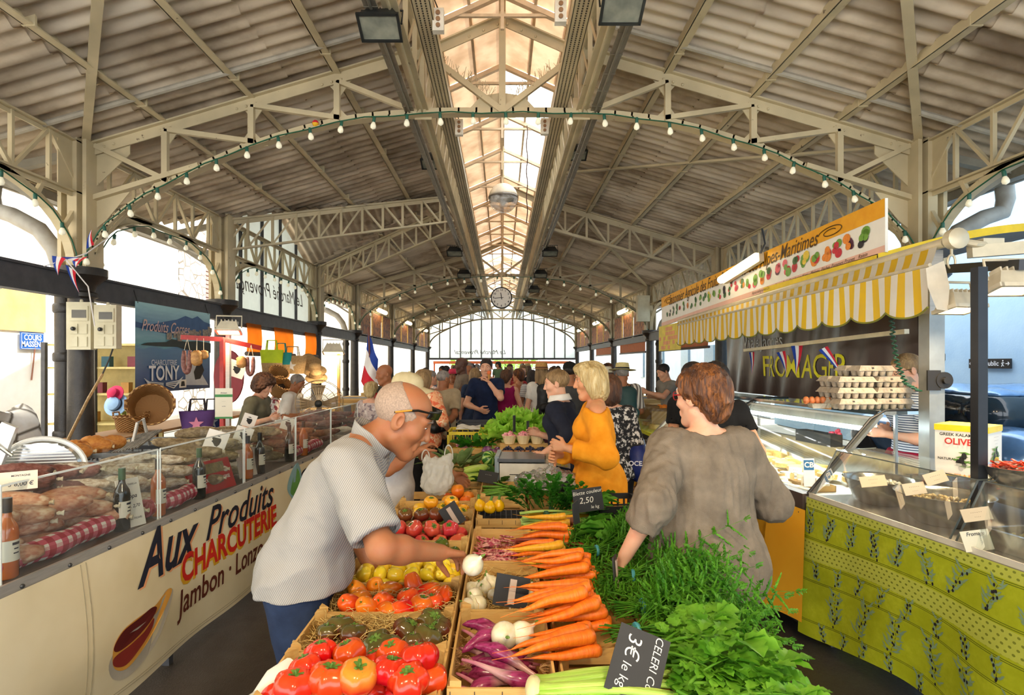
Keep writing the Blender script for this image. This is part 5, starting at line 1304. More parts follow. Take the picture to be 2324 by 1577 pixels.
card('paper_bag','white paper bag printed with a donkey beside the dark bottle',LS(4.12,.07,ZC),.24,.20,PI/2-.25,.2,mat('white_paper','#e9e2d6',.8,0,col2='#c7a79a',sc=9,lo=.5,hi=.7),cat='bag')
HEADC=mat('black_emblem','#171717',.6)
def flagtag(label,c,sz,face,tilt,roll=0):
 t=thing('emblem_pennant',label,'pennant',c,face,'white emblem pennants',-tilt,roll)
 MB().box(-sz/2,sz/2,-.001,.001,0,sz).build('cloth',CARD,t)
 pts=[(.0,.25),(.12,.22),(.2,.35),(.22,.55),(.15,.72),(-.02,.8),(-.18,.72),(-.22,.58),(-.16,.5),(-.2,.42),(-.12,.38)]
 MB().add([(x*sz,-.002,z*sz) for x,z in pts],[tuple(range(len(pts)))]).build('head_emblem',HEADC,t,0);MB().add([(-.2*sz,-.003,.64*sz),(.2*sz,-.003,.66*sz),(.2*sz,-.003,.73*sz),(-.2*sz,-.003,.71*sz)],[(0,1,2,3)]).build('headband',CARD,t,0)
for px_,py_,Y,sz,nm in ((482,1022,3.7,.13,'white pennant with black head clipped over the second pane'),(545,1005,4.2,.12,'white pennant with black head at the third pane joint'),(560,968,4.9,.11,'white pennant standing behind the curly haired woman'),(648,975,5.0,.11,'white pennant near the white shirted vendor'),(530,855,6.0,.17,'large white pennant with black head on the red post')):
 flagtag(nm,at(px_,py_,Y),sz,.5,0,.35)
# slicer
SLW=mat('slicer_white','#e6e8e4',.25,.1,var=.03);SLM=mat('slicer_steel','#c9cdcc',.18,.9,var=.03)
t=thing('meat_slicer','white and steel meat slicer with ribbed round plate behind the glass','slicer',LS(2.95,.62,1.02),0)
def G(x,y,z):return (x,y,z)
M0=TR((.02,0,.12),.25,0,0) @ Matrix.Rotation(PI/2,4,'X')
mb=MB();mb.lathe([(.001,0),(.168,0),(.172,.012),(.16,.022),(.001,.022)],40,M0 @ Matrix.Diagonal((1.05,.82,1,1)));mb.build('blade_plate',SLM,t)
mb=MB()
for k in range(17):
 z=-.125+.0155*k;w=.165*math.sqrt(max(0,1-(z/.139)**2));mb.beam(M0 @ Vector((-w,z,.0245)),M0 @ Vector((w,z,.0245)),.005,.006)
mb.build('ribs',SLW,t)
mb=MB();mb.tube([M0 @ Vector((.19*math.cos(a),.15*math.sin(a),.0)) for a in np.linspace(-.6,3.6,24)],.014,8);mb.build('guard_ring',SLW,t)
MB().prism([(-.34,-.12),(-.12,-.14),(-.04,.1),(.0,.22),(-.06,.25),(-.12,.14),(-.2,.02),(-.34,-.02)],.03,TR((-.03,-.10,.12),.25)).build('carriage',SLW,t)
mb=MB()
for k in range(8):mb.beam((-.36,-.118+.0,.05+.015*k),(-.16+.008*k,-.118,.05+.015*k),.004,.004)
mb.build('carriage_ribs',SLM,t)
h=MB().tube([(-.04,-.12,.20),(-.14,-.16,.30)],.009,8).build('handle_rod',SLM,t);MB().tube([(-.13,-.155,.29),(-.145,-.16,.305),(-.21,-.19,.36)],[.024,.018,.02],12).build('grip',mat('black_grip','#2b2b2c',.4),h)
MB().box(-.26,.24,-.16,.16,-.14,-.06).build('base',SLW,t);MB().box(-.30,-.14,-.12,-.06,-.02,.03).build('arm',mat('slicer_grey','#77756f',.4),t)
card('price_card','small printed card hanging inside the ribbed slicer plate',LS(2.98,.52,1.12),.05,.065,.3,0,mat('pinkish_card','#c9a79c',.6,0,col2='#8a6f68',sc=60))
# grey plastic trays and cutting boards behind
def pcrate(nm,label,c,w,d,h,m,rz=0,grp=None,nv=7,ribs=True):
 t=thing(nm,label,'crate',c,rz,grp);tk=.008
 MB().box(-w/2,w/2,-d/2,d/2,0,.01).build('bottom',m,t)
 for i,(x0,x1,y0,y1) in enumerate(((-w/2,w/2,-d/2,-d/2+tk),(-w/2,w/2,d/2-tk,d/2),(-w/2,-w/2+tk,-d/2,d/2),(w/2-tk,w/2,-d/2,d/2))):
  mb=MB();L=(x1-x0) if i < 2 else (y1-y0);n=nv if i < 2 else max(3,nv*2//3)
  mb.box(x0-.004,x1+.004,y0-.004,y1+.004,h-.03,h);mb.box(x0,x1,y0,y1,.0,h*.30);mb.box(x0,x1,y0,y1,h*.5,h*.56)
  for k in range(n+1):
   f=k/n
   if i < 2:mb.box(x0+(L-.008)*f,x0+(L-.008)*f+.008,y0-.003,y1+.003,0,h-.02)
   else:mb.box(x0-.003,x1+.003,y0+(L-.008)*f,y0+(L-.008)*f+.008,0,h-.02)
  mb.build('side',m,t)
 return t
GPL=mat('grey_crate_plastic','#6d7276',.5);BPL=mat('black_crate_plastic','#232427',.45)
pcrate('plastic_crate','grey plastic crate behind the slicer',at(262,1040,3.9)+Vector((0,0,-.12)),.5,.34,.13,GPL,.1);pcrate('plastic_crate','black plastic crate stacked behind the grey one',at(330,1020,4.3)+Vector((0,0,-.13)),.5,.34,.14,BPL,.1);pcrate('plastic_crate','slate grey crate farther behind the charcuterie',at(345,1000,4.9)+Vector((0,0,-.13)),.5,.34,.14,GPL,.15)
t=thing('back_table','low back table under the crates behind the charcuterie','table',(-2.98,4.25,0));MB().box(-.35,.3,-.75,.9,.86,.9).build('table_top',DARKBEAM,t)
for a in (-.3,.25):
 for b in (-.7,.85):MB().box(a-.02,a+.02,b-.02,b+.02,0,.86).build('leg',DARKBEAM,t)
o=MB().tube([at(300,1012,4.2),at(312,960,4.25),at(325,950,4.3),at(340,1010,4.35)],.012,8).build('lever_stand',ALU);tag(o,'bent metal lever of a carving stand above crates','stand')
mb=MB()
for k in range(9):mb.beam(at(255+k*7,1028-k*1.5,4.1),at(318+k*6,985-k*1.2,4.3),.012,.012)
tag(mb.build('carving_board',mat('grey_worn_wood','#8f8a82',.7,0,col2='#5c5852',sc=30)),'slatted grey carving board tilted on the crates','board')
# red post with hanging sausages, lamp and certificate
REDP=mat('red_painted_post','#c4342c',.45,0,col2='#9a2420')
t=thing('red_display_stand','red metal stand with a long cross arm above the charcuterie','stand',at(504,990,5.7));B=t.location.copy();z0=B.z
a_,b_,c_=at(410,765,5.5),at(505,770,5.7),at(592,790,6.0)
MB().beam((b_.x,b_.y,.87),b_,.04,.04).build('post',REDP,t,world=True);MB().beam(a_,b_,.03,.045).beam(b_,c_,.03,.045).build('cross_arm',REDP,t,world=True)
def hang(nm,label,pts,r,m,top,cat='sausage'):
 t=thing(nm,label,cat,pts[0]);P=[Vector(q) for q in pts];E_=[P[0]*2-P[1]]+P+[P[-1]*2-P[-2]];Q=[];R_=[]
 for i in range(1,len(P)):
  a,b,c,d=E_[i-1:i+3]
  for k in range(6):f=k/6;Q.append(.5*(2*b+(c-a)*f+(2*a-5*b+4*c-d)*f*f+(3*b-a-3*c+d)*f**3))
 Q.append(P[-1]);r0=r if not hasattr(r,'__len__') else r[0]
 for i in range(len(Q)):f=i/(len(Q)-1);R_.append(max(.006,r0*min(1,(math.sin(PI*min(max(f,.03),.97))*(2.2 if len(P) == 2 else 5))**.5)*(1+.05*math.sin(i*2.3))))
 MB().tube(Q,R_,12).build('meat',m,t,180,world=True)
 mb=MB();mb.tube([top,pts[0]],.0022,4,False);mb.tube([top,pts[-1]],.0022,4,False);mb.build('string',STRING,t,world=True)
def ring(px_,py_,w,h,Y):return [at(px_+w*math.sin(a),py_+h*(1-math.cos(a))*.5,Y) for a in np.linspace(-.35+PI*.12,-.35+PI*1.9,14)][::1]
hang('ring_sausage','dark ring sausage hanging before the blue poster',[at(418,795,5.5),at(417,830,5.5),at(424,845,5.5),at(430,830,5.5),at(431,795,5.5)],.022,MDK,at(425,768,5.52));hang('hanging_ham','chunky smoked ham piece hanging left of the red post',[at(446,795,5.5),at(447,830,5.5)],[.05,.042],meatmat('smoked_brown','#a8743c','#c89858','#6d4424',24),at(447,768,5.55),'ham');hang('hanging_ham','smaller smoked ham piece hanging next to the red post',[at(462,795,5.55),at(463,815,5.55)],[.04,.036],MATS['smoked_brown'],at(462,768,5.58),'ham')
hang('hanging_ham','smoked ham piece hanging from the far end of the red arm',[at(547,808,5.85),at(548,835,5.85)],[.045,.04],MATS['smoked_brown'],at(547,780,5.85),'ham');hang('ring_sausage','dark ring sausage hanging at the far end of the red arm',[at(562,810,5.9),at(562,840,5.9),at(568,850,5.9),at(574,840,5.9),at(575,810,5.9)],.02,MDK,at(570,783,5.9))
t=card('certificate','white and green certificate sheet clipped to the red post',at(508,950,5.55),.16,.295,.15,0,mat('ivory_sheet','#e9e2cc',.6,var=.03),txt=[('Artisan',0,.25,.02,0),('- - - - -',0,.17,.012,0),('certifie',0,.12,.012,0)])
MB().box(-.08,.08,-.003,-.0015,.21,.235).box(-.08,.08,-.003,-.0015,.0,.018).build('green_band',mat('band_green','#3f8a4a',.6),t)
WARMG=mat('lamp_glow','#ffe2a8',.3,emit=6,ecol='#ffd9a0',var=0)
def flood(label,c,rz,tilt,w=.30,on=True,m=None,power=0,grp='floodlights',dead=None):
 t=thing('floodlight',label,'lamp',c,rz,grp,-tilt);m=m or mat('ivory_lamp_metal','#cfc6ae',.45)
 h=w*.42;d=w*.7
 MB().add([(-w/2,-d/2,0),(w/2,-d/2,0),(w/2,d/2,0),(-w/2,d/2,0),(-w*.32,-d*.3,h),(w*.32,-d*.3,h),(w*.32,d*.3,h),(-w*.32,d*.3,h)],[(0,4,5,1),(1,5,6,2),(2,6,7,3),(3,7,4,0),(4,7,6,5)]).build('housing',m,t,0)
 r=MB()
 for a in ((-w/2-.008,-w/2+.012,-d/2-.008,d/2+.008),(w/2-.012,w/2+.008,-d/2-.008,d/2+.008),(-w/2,w/2,-d/2-.008,-d/2+.012),(-w/2,w/2,d/2-.012,d/2+.008)):r.box(*a,-.014,.006)
 r.build('rim',m,t);MB().quad((-w/2+.01,-d/2+.01,-.003),(-w/2+.01,d/2-.01,-.003),(w/2-.01,d/2-.01,-.003),(w/2-.01,-d/2+.01,-.003)).build('lens',WARMG if on else dead or mat('dim_lens','#c9c4ae',.15,0,col2='#8a8672',sc=8),t)
 f=MB()
 for k in range(5):f.box(-w*.3+k*w*.15-.004,-w*.3+k*w*.15+.004,-d*.28,d*.28,h,h+.02)
 f.build('cooling_fins',m,t);MB().tube([(-w*.53,0,.04),(-w*.53,0,h+.07),(w*.53,0,h+.07),(w*.53,0,.04)],.008,6).build('bracket',m,t)
 if power:
  l=bpy.data.lights.new('lamp','AREA');l.energy=power;l.color=(1,.78,.50);l.size=w*.8;l.shape='RECTANGLE';l.size_y=d*.8;o=bpy.data.objects.new('lamp_light',l);COL.objects.link(o);o.parent=t;o.location=(0,0,-.03)
 return t
p=at(519,752,5.75);flood('ivory floodlight shining on the charcuterie from a grey pole',p,.3,.25,.22,True,None,6)
t=thing('lamp_pole','slim grey pole carrying the ivory floodlight over the charcuterie','pole',(p.x-.06,p.y+.12,0));MB().box(-.02,.02,-.02,.02,0,2.12).build('upright',ALU,t);MB().box(-.015,.1,-.015,.015,2.08,2.11).build('arm',ALU,t)
p=at(757,800,8.6);flood('ivory floodlight glowing over the far left stall',p,.2,.2,.3,True,None,10)
t=thing('lamp_pole','rattan stand post under the far left floodlight','pole',(p.x+.05,p.y+.1,0));MB().box(-.02,.02,-.02,.02,0,1.95).build('upright',mat('rattan_post','#b8884a',.6),t)
# poster of the charcuterie stall
t=thing('shop_poster','blue poster of a seaside town and sail hanging under the lintel','poster',(-4.36,7.6,1.86))
def seapic():
 m,nt,b=newmat('poster_sea');v=nt.nodes.new('ShaderNodeUVMap').outputs[0];sp=nd(nt,'ShaderNodeSeparateXYZ',{0:v});y=sp.outputs[1]
 r=nt.nodes.new('ShaderNodeValToRGB');e=r.color_ramp.elements;e[0].color=C('#2c3f66');e[1].position=1;e[1].color=C('#9fd0d8')
 for p_,c_ in ((.25,'#33588c'),(.52,'#4a7aa6'),(.56,'#5e9fae'),(.66,'#7fb4c4'),(.8,'#5f90b4')):x=e.new(p_);x.color=C(c_)
 nt.links.new(mth(nt,'ADD',y,mth(nt,'MULTIPLY',noise(nt,coords(nt,'UV',(1,4,1)),7,4),.05)),r.inputs[0]);nt.links.new(r.outputs[0],b.inputs['Base Color']);b.inputs['Roughness'].default_value=.3;return m
PY0,PY1,PZ0,PZ1=6.77,8.5,1.32,2.42
pq=lambda a,b,o=0:Vector((-4.34+o+.002*math.sin(a*7),PY0+(PY1-PY0)*a,PZ0+(PZ1-PZ0)*b))
MB().grid(lambda a,b:pq(a,b),20,2).build('sheet',seapic(),t,180,world=True)
def pp(L,m,nm='picture',off=.004):MB().add([pq(a,b,off) for a,b in L],[tuple(range(len(L)))]).build(nm,m,t,0,world=True)
pp([(0,.72),(0,.78),(.15,.76),(.35,.82),(.5,.86),(.62,.92),(.72,.9),(.8,.94),(.9,.88),(1,.86),(1,.66),(.5,.66)],mat('far_mountain','#3f6490',.6),'mountains')
mb=MB();random.seed(3)
for k in range(46):
 a=.35+.65*random.random();h=.03+.06*random.random();b0=.60+.10*(a-.3)+.1*random.random()*(a-.2);mb.add([pq(a,b0,.010),pq(a+.035,b0,.010),pq(a+.035,b0+h,.010),pq(a,b0+h,.010)],[(0,1,2,3)])
mb.build('old_town',mat('town_stone','#b8ac9c',.7,0,col2='#7d7468',sc=30,rnd=0),t,0,world=True)
pp([(.05,.53),(.12,.56),(.35,.58),(.42,.62),(.6,.60),(.8,.62),(1,.6),(1,.47),(.62,.50),(.5,.53),(.3,.525)],mat('poster_trees','#3a4240',.7),'trees',.012);pp([(.50,.60),(.56,.60),(.56,.67),(.53,.70),(.50,.67)],MATS['town_stone'],'tower',.013);pp([(.62,.06),(.97,.04),(.86,.2),(.72,.36),(.62,.42)],mat('poster_sail','#c4ccd4',.6),'sail');pp([(.76,.12),(.84,.13),(.9,.24),(.86,.33),(.78,.30),(.74,.22)],HEADC,'head_emblem',.006)
def ptext(b_,a,z,size,m,**k):MB().text(b_,size,fn=lambda x,y:Vector((-4.328+.002*math.sin((a+x/1.73)*7),PY0+a*(PY1-PY0)+x,z+y)),**k).build('lettering',m,t,0,world=True)
PW=mat('poster_white','#dfe4ea',.5,var=.02);ptext('Produits Corses',.36,2.14,.2,mat('poster_pink','#d8b8b0',.5),shear=.4,bold=.006,sx=.8);ptext('CHARCUTERIE',.33,1.69,.10,PW,sx=.85);ptext('TONY',.33,1.55,.26,PW,bold=.02,sx=.9)
mb=MB()
for s in (-1,1):
 for k in range(4):mb.tube([Vector((-4.325,PY0+.57+s*.03,1.40+k*.01)),Vector((-4.325,PY0+.57+s*(.2+.04*k),1.36+.03*k)),Vector((-4.325,PY0+.57+s*(.36+.02*k),1.44+.02*k))],[.004,.009,.003],4)
mb.build('scrollwork',PW,t,world=True)
pp([(.53,.03),(.63,.03),(.63,.13),(.53,.13)],CARD,'white_square',.006);pp([(.55,.05),(.61,.05),(.6,.11),(.56,.11)],HEADC,'square_emblem',.008)
mb=MB()
for y in (PY0+.05,PY1-.05):mb.tube([(-4.34,y,2.40),(-4.36,y-.02,2.5),(-4.40,y,2.6)],.006,5)
mb.build('wire_hook',mat('black_wire','#222222',.4),t,world=True)
# orange blinds
ORB=mat('orange_blind','#f08020',.7,0,col2='#e87212',sc=3,trans=.6);BRV=mat('brown_vinyl','#3a2a26',.35)
for i,(a,b) in enumerate(((9.8,10.4),(10.98,11.98),(12.7,13.45))):
 t=thing('orange_blind','orange roller blind hanging under the dark lintel, %s from the blue poster' % ORD[i],'blind',(-4.38,(a+b)/2,2.4),0,'orange blinds');w=(b-a)/2
 MB().grid(lambda u,v:Vector((.02*math.sin(v*3),-w+2*w*u,-.02-.50*v)),8,6).build('fabric',ORB,t,180);MB().tube([(0.02,-w-.03,-.55),(.02,w+.03,-.55)],.04,10).build('bottom_roll',BRV,t)
o=MB().box(-4.42,-4.40,9.2,13.6,2.30,2.36).build('trim_blind_rail',DARKBEAM);struct(o)
# electrical boxes on the near column
BOXM=mat('ivory_box','#d9d2b4',.5,0,col2='#c4bb9a',sc=5);SMOKE=mat('smoked_window','#4a463c',.2)
for i,(px_,py_,sz) in enumerate(((185,740,1),(245,742,.92))):
 Y=5.82;t=thing('electric_box','ivory electrical socket box %s' % ('fixed on the near left column' if i == 0 else 'beside the first one, next to the poster'),'electrical box',at(px_,py_,Y),.1,'electrical boxes')
 MB().box(-.115*sz,.115*sz,-.05,.05,-.24*sz,.24*sz).build('case',BOXM,t);w=MB().box(-.08*sz,.095*sz,-.062,-.05,.05*sz,.2*sz).build('meter_door',BOXM,t);MB().box(-.055*sz,.08*sz,-.066,-.062,.08*sz,.16*sz).build('window',SMOKE,w)
 for x,z in ((-.04,-.03),(.05,-.03),(-.04,-.16),(.05,-.16)):
  MB().box((x-.035)*sz,(x+.035)*sz,-.06,-.05,(z-.05)*sz,(z+.05)*sz).build('socket_flap',BOXM,t);
 MB().lathe([(.02,0),(.02,.02),(.012,.03)],12,TR((-.04*sz,-.06,-.03*sz),0,PI/2)).build('knob',mat('dark_knob','#2b2a28',.4),t)
 MB().lathe([(.015,0),(.015,.02),(.010,.03)],10,TR((.0,0,.24*sz))).build('cable_gland',BOXM,t)
o=MB().tube([at(256,792,5.75),at(248,815,5.7),at(232,850,5.6)],.008,6).build('power_cable',mat('black_cable','#1e1e1e',.5));tag(o,'black power cable dropping from the second electrical box','cable')
o=MB().tube([at(232,850,5.6),at(200,905,5.2),at(152,1002,4.6),Vector((-3.75,3.9,0))],.013,8).build('bamboo_pole',mat('bamboo','#b89a6c',.6,0,col2='#8c6f48',sc=20));tag(o,'thin wooden pole leaning below the black power cable','pole')
# bunting on the near column
BW,BB,BR=mat('flag_white','#ece8e4',.8,var=.02),mat('flag_blue','#1c3f9a',.8),mat('flag_red','#d01f30',.8)
def pennant(label,a,b,tip,grp='tricolour bunting',ctr=.33):
 """a triangular tricolour pennant between top corners a, b and its tip"""
 t=thing('tricolour_pennant',label,'pennant',a,0,grp);a,b,tip=Vector(a),Vector(b),Vector(tip);bow=Vector((0,-.02,0))
 for k,(m,nm) in enumerate(((BB,'blue_stripe'),(BW,'white_stripe'),(BR,'red_stripe'))):
  MB().grid(lambda u,v:(a+(b-a)*((k+u)/3))*(1-v)+tip*v+bow*math.sin(PI*v),2,6).build(nm,m,t,180,world=True)
N0=at(150,590,5.5)
for i,(a,b,c) in enumerate((((118,580),(150,585),(132,625)),((140,583),(176,600),(182,585)),((148,600),(172,615),(180,665)),((165,588),(200,582),(172,607)),((196,565),(214,555),(208,520)))):
 pennant('tricolour pennant knotted at the near left column, %s of five' % ORD[i],at(*a,5.5),at(*b,5.5),at(*c,5.45))
o=MB().tube([at(0,655,5.2),at(70,612,5.4),at(150,590,5.5),at(196,575,5.6),at(245,540,5.9)],.006,5).tube([at(150,590,5.5),at(200,650,5.5),at(215,740,5.6)],.006,5).build('bunting_cord',BW);tag(o,'white bunting cord looped round the near left column','cord')
# tricolour flag in the middle
t=thing('french_flag','blue white and red flag on a thin brown pole above the charcuterie','flag',at(846,905,7.0));fp=at(846,905,7.0);ft_=at(836,742,7.0)
MB().tube([fp-Vector((0,0,.35)),ft_],.01,6).build('pole',mat('brown_pole','#6a3424',.5),t,world=True)
P_=lambda a,b:at(835+(4 if b > .5 else 0)*a-6*b*(1-a)-10*b+24*a,755+60*a+(110)*b-18*a*b,7.0-.05*a)+Vector((0,.05*math.sin(6*a+3*b),0))
for k,(m,nm) in enumerate(((BB,'blue_band'),(BW,'white_band'),(BR,'red_band'))):MB().grid(lambda u,v:P_(v,(k+u)/3),5,8).build(nm,m,t,180,world=True)
# street sign, walls shop
t=thing('street_sign','small blue enamel street sign on the pale wall','sign',(-7.96,9.7,2.06),PI/2)
MB().box(-.24,.24,-.01,.01,-.14,.14).build('plate',mat('enamel_blue','#2a5aa0',.25),t);MB().text('COURS\nMASSÉNA',.13,TR((0,-.013,.0),0,PI/2),sx=.85,bold=.02,lsp=.85).build('lettering',PW,t,0)
mb=MB()
for a in ((-.23,.23,.125,.13),(-.23,.23,-.13,-.125),(-.23,-.225,-.13,.13),(.225,.23,-.13,.13)):mb.box(a[0],a[1],-.013,-.01,a[2],a[3])
mb.build('border',PW,t)
o=MB().tube([(-7.955,9.75,1.95),(-7.99,9.72,1.4)],.012,5).build('hanging_rope',mat('brown_rope','#8a5a44',.8));tag(o,'brown rope hanging down below the street sign','rope')
o=MB().grid(lambda a,b:Vector((-5.7-.35*b+.06*math.sin(a*21)*math.sin(b*9),4.5+2.6*a,.2+.95*(1-abs(2*b-1)**3)+.05*math.sin(a*17+b*5))),30,14).build('wall_low_stone',STONE,None,180);struct(o)
# ---------------------------------------------------------------- right stalls: olives under green cloth, cheese case, striped awning
def RS(s,t,z):return Vector((1.86-.14*(s-3.45)+t,s+.14*t,z))
RROT=math.atan(.14)
def rpx(px_,py_):k=(px_-CX)/F;s=2.343/(k+.14);return s,EYE-(py_-CY)/F*s
def gcl(s,z,o=0):return RS(s,-.012-.02*math.sin(s*11+z*3)*(.9-z)-.03*(1-math.cos(s*4.5))*(.9-z)-o,z)
def greencloth():
 m,nt,b=newmat('olive_print_cloth');u=nt.nodes.new('ShaderNodeUVMap').outputs[0];sp=nd(nt,'ShaderNodeSeparateXYZ',{0:u});x,y=sp.outputs[0],sp.outputs[1]
 wv=mth(nt,'MULTIPLY',mth(nt,'SINE',mth(nt,'MULTIPLY',x,24)),.004);yy=mth(nt,'ADD',y,wv);base=mixc(nt,noise(nt,coords(nt,'Object'),40,3),C('#a9b41c'),C('#bcc62e'));base=mixc(nt,noise(nt,coords(nt,'Object'),7,4),base,C('#9ea814'))
 def band(a,c):return mth(nt,'MULTIPLY',mth(nt,'GREATER_THAN',y,a),mth(nt,'LESS_THAN',y,c))
 base=mixc(nt,mth(nt,'MULTIPLY',mth(nt,'ADD',band(.30,.435),band(0,.065)),.6),base,C('#c2c860'))
 ln=None
 for q in (.07,.28,.45,.585,.88):
  for d in (0,.010):
   l=mth(nt,'LESS_THAN',mth(nt,'ABSOLUTE',mth(nt,'SUBTRACT',yy,q+d)),.0022);ln=l if ln is None else mth(nt,'MAXIMUM',ln,l)
 fx=mth(nt,'MULTIPLY',x,74);fy=mth(nt,'MULTIPLY',y,33);fx=mth(nt,'ADD',fx,mth(nt,'MULTIPLY',mth(nt,'FLOOR',fy),.5))
 dx=mth(nt,'SUBTRACT',mth(nt,'FRACT',fx),.5);dy=mth(nt,'SUBTRACT',mth(nt,'FRACT',fy),.5)
 dot=mth(nt,'LESS_THAN',mth(nt,'ADD',mth(nt,'MULTIPLY',dx,dx),mth(nt,'MULTIPLY',dy,dy)),.045)
 dot=mth(nt,'MULTIPLY',dot,mth(nt,'ADD',band(.30,.435),band(0.0,.061)))
 nt.links.new(mixc(nt,mth(nt,'MAXIMUM',ln,mth(nt,'MULTIPLY',dot,.75)),base,C('#5e6a12')),b.inputs['Base Color']);b.inputs['Roughness'].default_value=.5;return m
t=thing('olive_tablecloth','bright green oilcloth printed with olive sprigs hanging from the olive table','tablecloth',RS(2.5,0,0));ZT,ZB=.872,.105
cz_=lambda v,s:ZT-(ZT-ZB-.04*math.sin(s*5))*v
MB().grid(lambda a,b:gcl(3.47-2.4*a,cz_(b,3.47-2.4*a)),90,16).build('printed_cloth',greencloth(),t,180,world=True)
MB().grid(lambda a,b:gcl(3.47,cz_(b,3.47))+Vector((.55*a,.08*a+.02*math.sin(a*9),0)),12,8).build('side_fold',mat('green_cloth_plain','#a9b41c',.5),t,180,world=True)
LEAFP,OLIVEP,STEMP=mat('print_grey_leaf','#7f9a7a',.6),mat('print_dark_olive','#22222c',.5),mat('print_stem','#4a4a20',.6);mb=MB();rnd=random.Random(5)
def sprig(s,v,L,wd,n):
 f=lambda x,y,o=.0025:gcl(s+x,cz_(v,s)+y,o);lean=rnd.uniform(-.5,.5)
 def strip(p,q,w,mi):
  d=Vector((q[0]-p[0],q[1]-p[1]));l=d.length or 1;nx,ny=-d.y/l*w,d.x/l*w;m_=((p[0]+q[0])/2,(p[1]+q[1])/2)
  mb.add([f(*p),f(m_[0]+nx,m_[1]+ny),f(*q),f(m_[0]-nx,m_[1]-ny)],[(0,1,2,3)],mi=mi)
 for k in range(n):
  y=L*(k/(n-1)-.5);x=lean*y+rnd.uniform(-.2,.2)*wd
  if k:strip((px0,py0),(x,y),.0015,2)
  px0,py0=x,y
  for sg in (-1,1):
   q=(x+sg*wd*rnd.uniform(.5,1),y+rnd.uniform(-.2,.6)*wd);strip((x,y),q,.006,0);strip(((x+q[0])/2,(y+q[1])/2),(q[0]+rnd.uniform(-.6,.6)*wd*.6,q[1]+wd*.5),.005,0)
   if rnd.random() < .6:
    c=(x+sg*wd*.45*rnd.random(),y-rnd.random()*.4*wd);r=.0068;mb.add([f(c[0]+r*.75*math.cos(a),c[1]+r*1.15*math.sin(a),.0035) for a in np.linspace(0,2*PI,9)[:8]],[tuple(range(8))],mi=1)
for s in np.arange(1.25,3.45,.155):sprig(s,.175,.115,.042,7)
for s in np.arange(1.2,3.45,.15):sprig(s+.05,.515,.075,.03,4);sprig(s,.94,.06,.028,4)
for s in np.arange(1.22,3.4,.20):sprig(s,.73,.17,.052,9)
mb.build('olive_sprigs',[LEAFP,OLIVEP,STEMP],t,0,world=True)
t=thing('olive_table','grey topped table of bowls and trays behind the green oilcloth','table',RS(2.4,.5,0));STEEL=mat('stainless_steel','#b6b4ae',.22,.9,var=.05,bump=.04,bsc=30);TOPM=mat('grey_table_top','#a29c92',.35,.1)
MB().add([RS(a,b,c) for a in (1.0,3.5) for b in (.0,1.15) for c in (.83,.872)],[(0,1,3,2),(4,6,7,5),(0,4,5,1),(2,3,7,6),(0,2,6,4),(1,5,7,3)]).build('table_top',TOPM,t,world=True)
for a in (1.2,3.4):
 for b in (.1,1.05):MB().beam(RS(a,b,0),RS(a,b,.83),.04,.04).build('leg',DARKBEAM,t,world=True)
MB().beam(RS(1.0,.004,.885),RS(3.47,.004,.885),.008,.028).build('front_rail',mat('white_edge','#cfcabc',.4),t,world=True)
def sneeze(label,s0,s1):
 g=thing('sneeze_guard',label,'glass guard',RS((s0+s1)/2,0,.88));H1=.27
 MB().quad(RS(s0,.012,.885),RS(s1,.012,.885),RS(s1,.16,.885+H1),RS(s0,.16,.885+H1)).build('front_glass',ACRY,g,world=True);MB().quad(RS(s0,.16,.885+H1),RS(s1,.16,.885+H1),RS(s1,.42,.895+H1),RS(s0,.42,.895+H1)).build('top_glass',ACRY,g,world=True)
 m=MB()
 for s in (s0,s1):m.beam(RS(s,.012,.885),RS(s,.16,.885+H1),.004,.008).beam(RS(s,.16,.885+H1),RS(s,.42,.895+H1),.004,.006)
 m.beam(RS(s0,.16,.885+H1),RS(s1,.16,.885+H1),.005,.005);m.build('glass_edge',mat('grey_glass_edge','#5d6462',.2),g,world=True)
sneeze('clear sneeze guard in front of the two steel bowls',2.56,3.44);sneeze('clear sneeze guard in front of the olive trays',1.6,2.53)
def bowl(label,c,r,h,fill,nm='mixing_bowl',m=None,n=0,heap=.02,cat='bowl'):
 t=thing(nm,label,cat,c,0,'bowls on the olive table');MB().lathe([(.001,0),(r*.55,0),(r*.72,h*.18),(r*.93,h*.75),(r*.98,h*.97),(r*1.04,h),(r*1.04,h*1.01),(r*.965,h*.98),(r*.91,h*.76),(r*.7,h*.2),(.001,h*.03)],36).build('bowl',m or STEEL,t,180)
 return t
def loose(nm,label,c,r,z,n,mk,cat,m,box=None):
 """a heap of many small bits nobody could count, one object"""
 mb=MB()
 for i in range(n):
  if box:x,y=U(-box[0],box[0]),U(-box[1],box[1]);hz=0
  else:a=U(0,6.28);q=r*math.sqrt(random.random());x,y=q*math.cos(a),q*math.sin(a);hz=(1-q/r)*.03
  mk(mb,Vector((c[0]+x,c[1]+y,z+hz+U(0,.018))))
 return tag(mb.build(nm,m,None,180),label,cat,kind='stuff')
OLV=mat('brown_olives','#4a2a1a',.18,0,col2='#7a4a22',sc=14,lo=.4,hi=.6);GOL=mat('chopped_green_olives','#7d7a2c',.35,0,col2='#b0a048',sc=60);RED_=mat('dried_tomato','#8c1e14',.45,0,col2='#c04a1c',sc=50)
olv=lambda mb,p:mb.ball(p,(.011,.009,.009),7,5,Euler((U(0,3),U(0,3),U(0,3))).to_matrix().to_4x4())
strip=lambda mb,p:mb.beam(p,p+Vector((U(-.03,.03),U(-.03,.03),U(-.01,.015))),.012,.004)
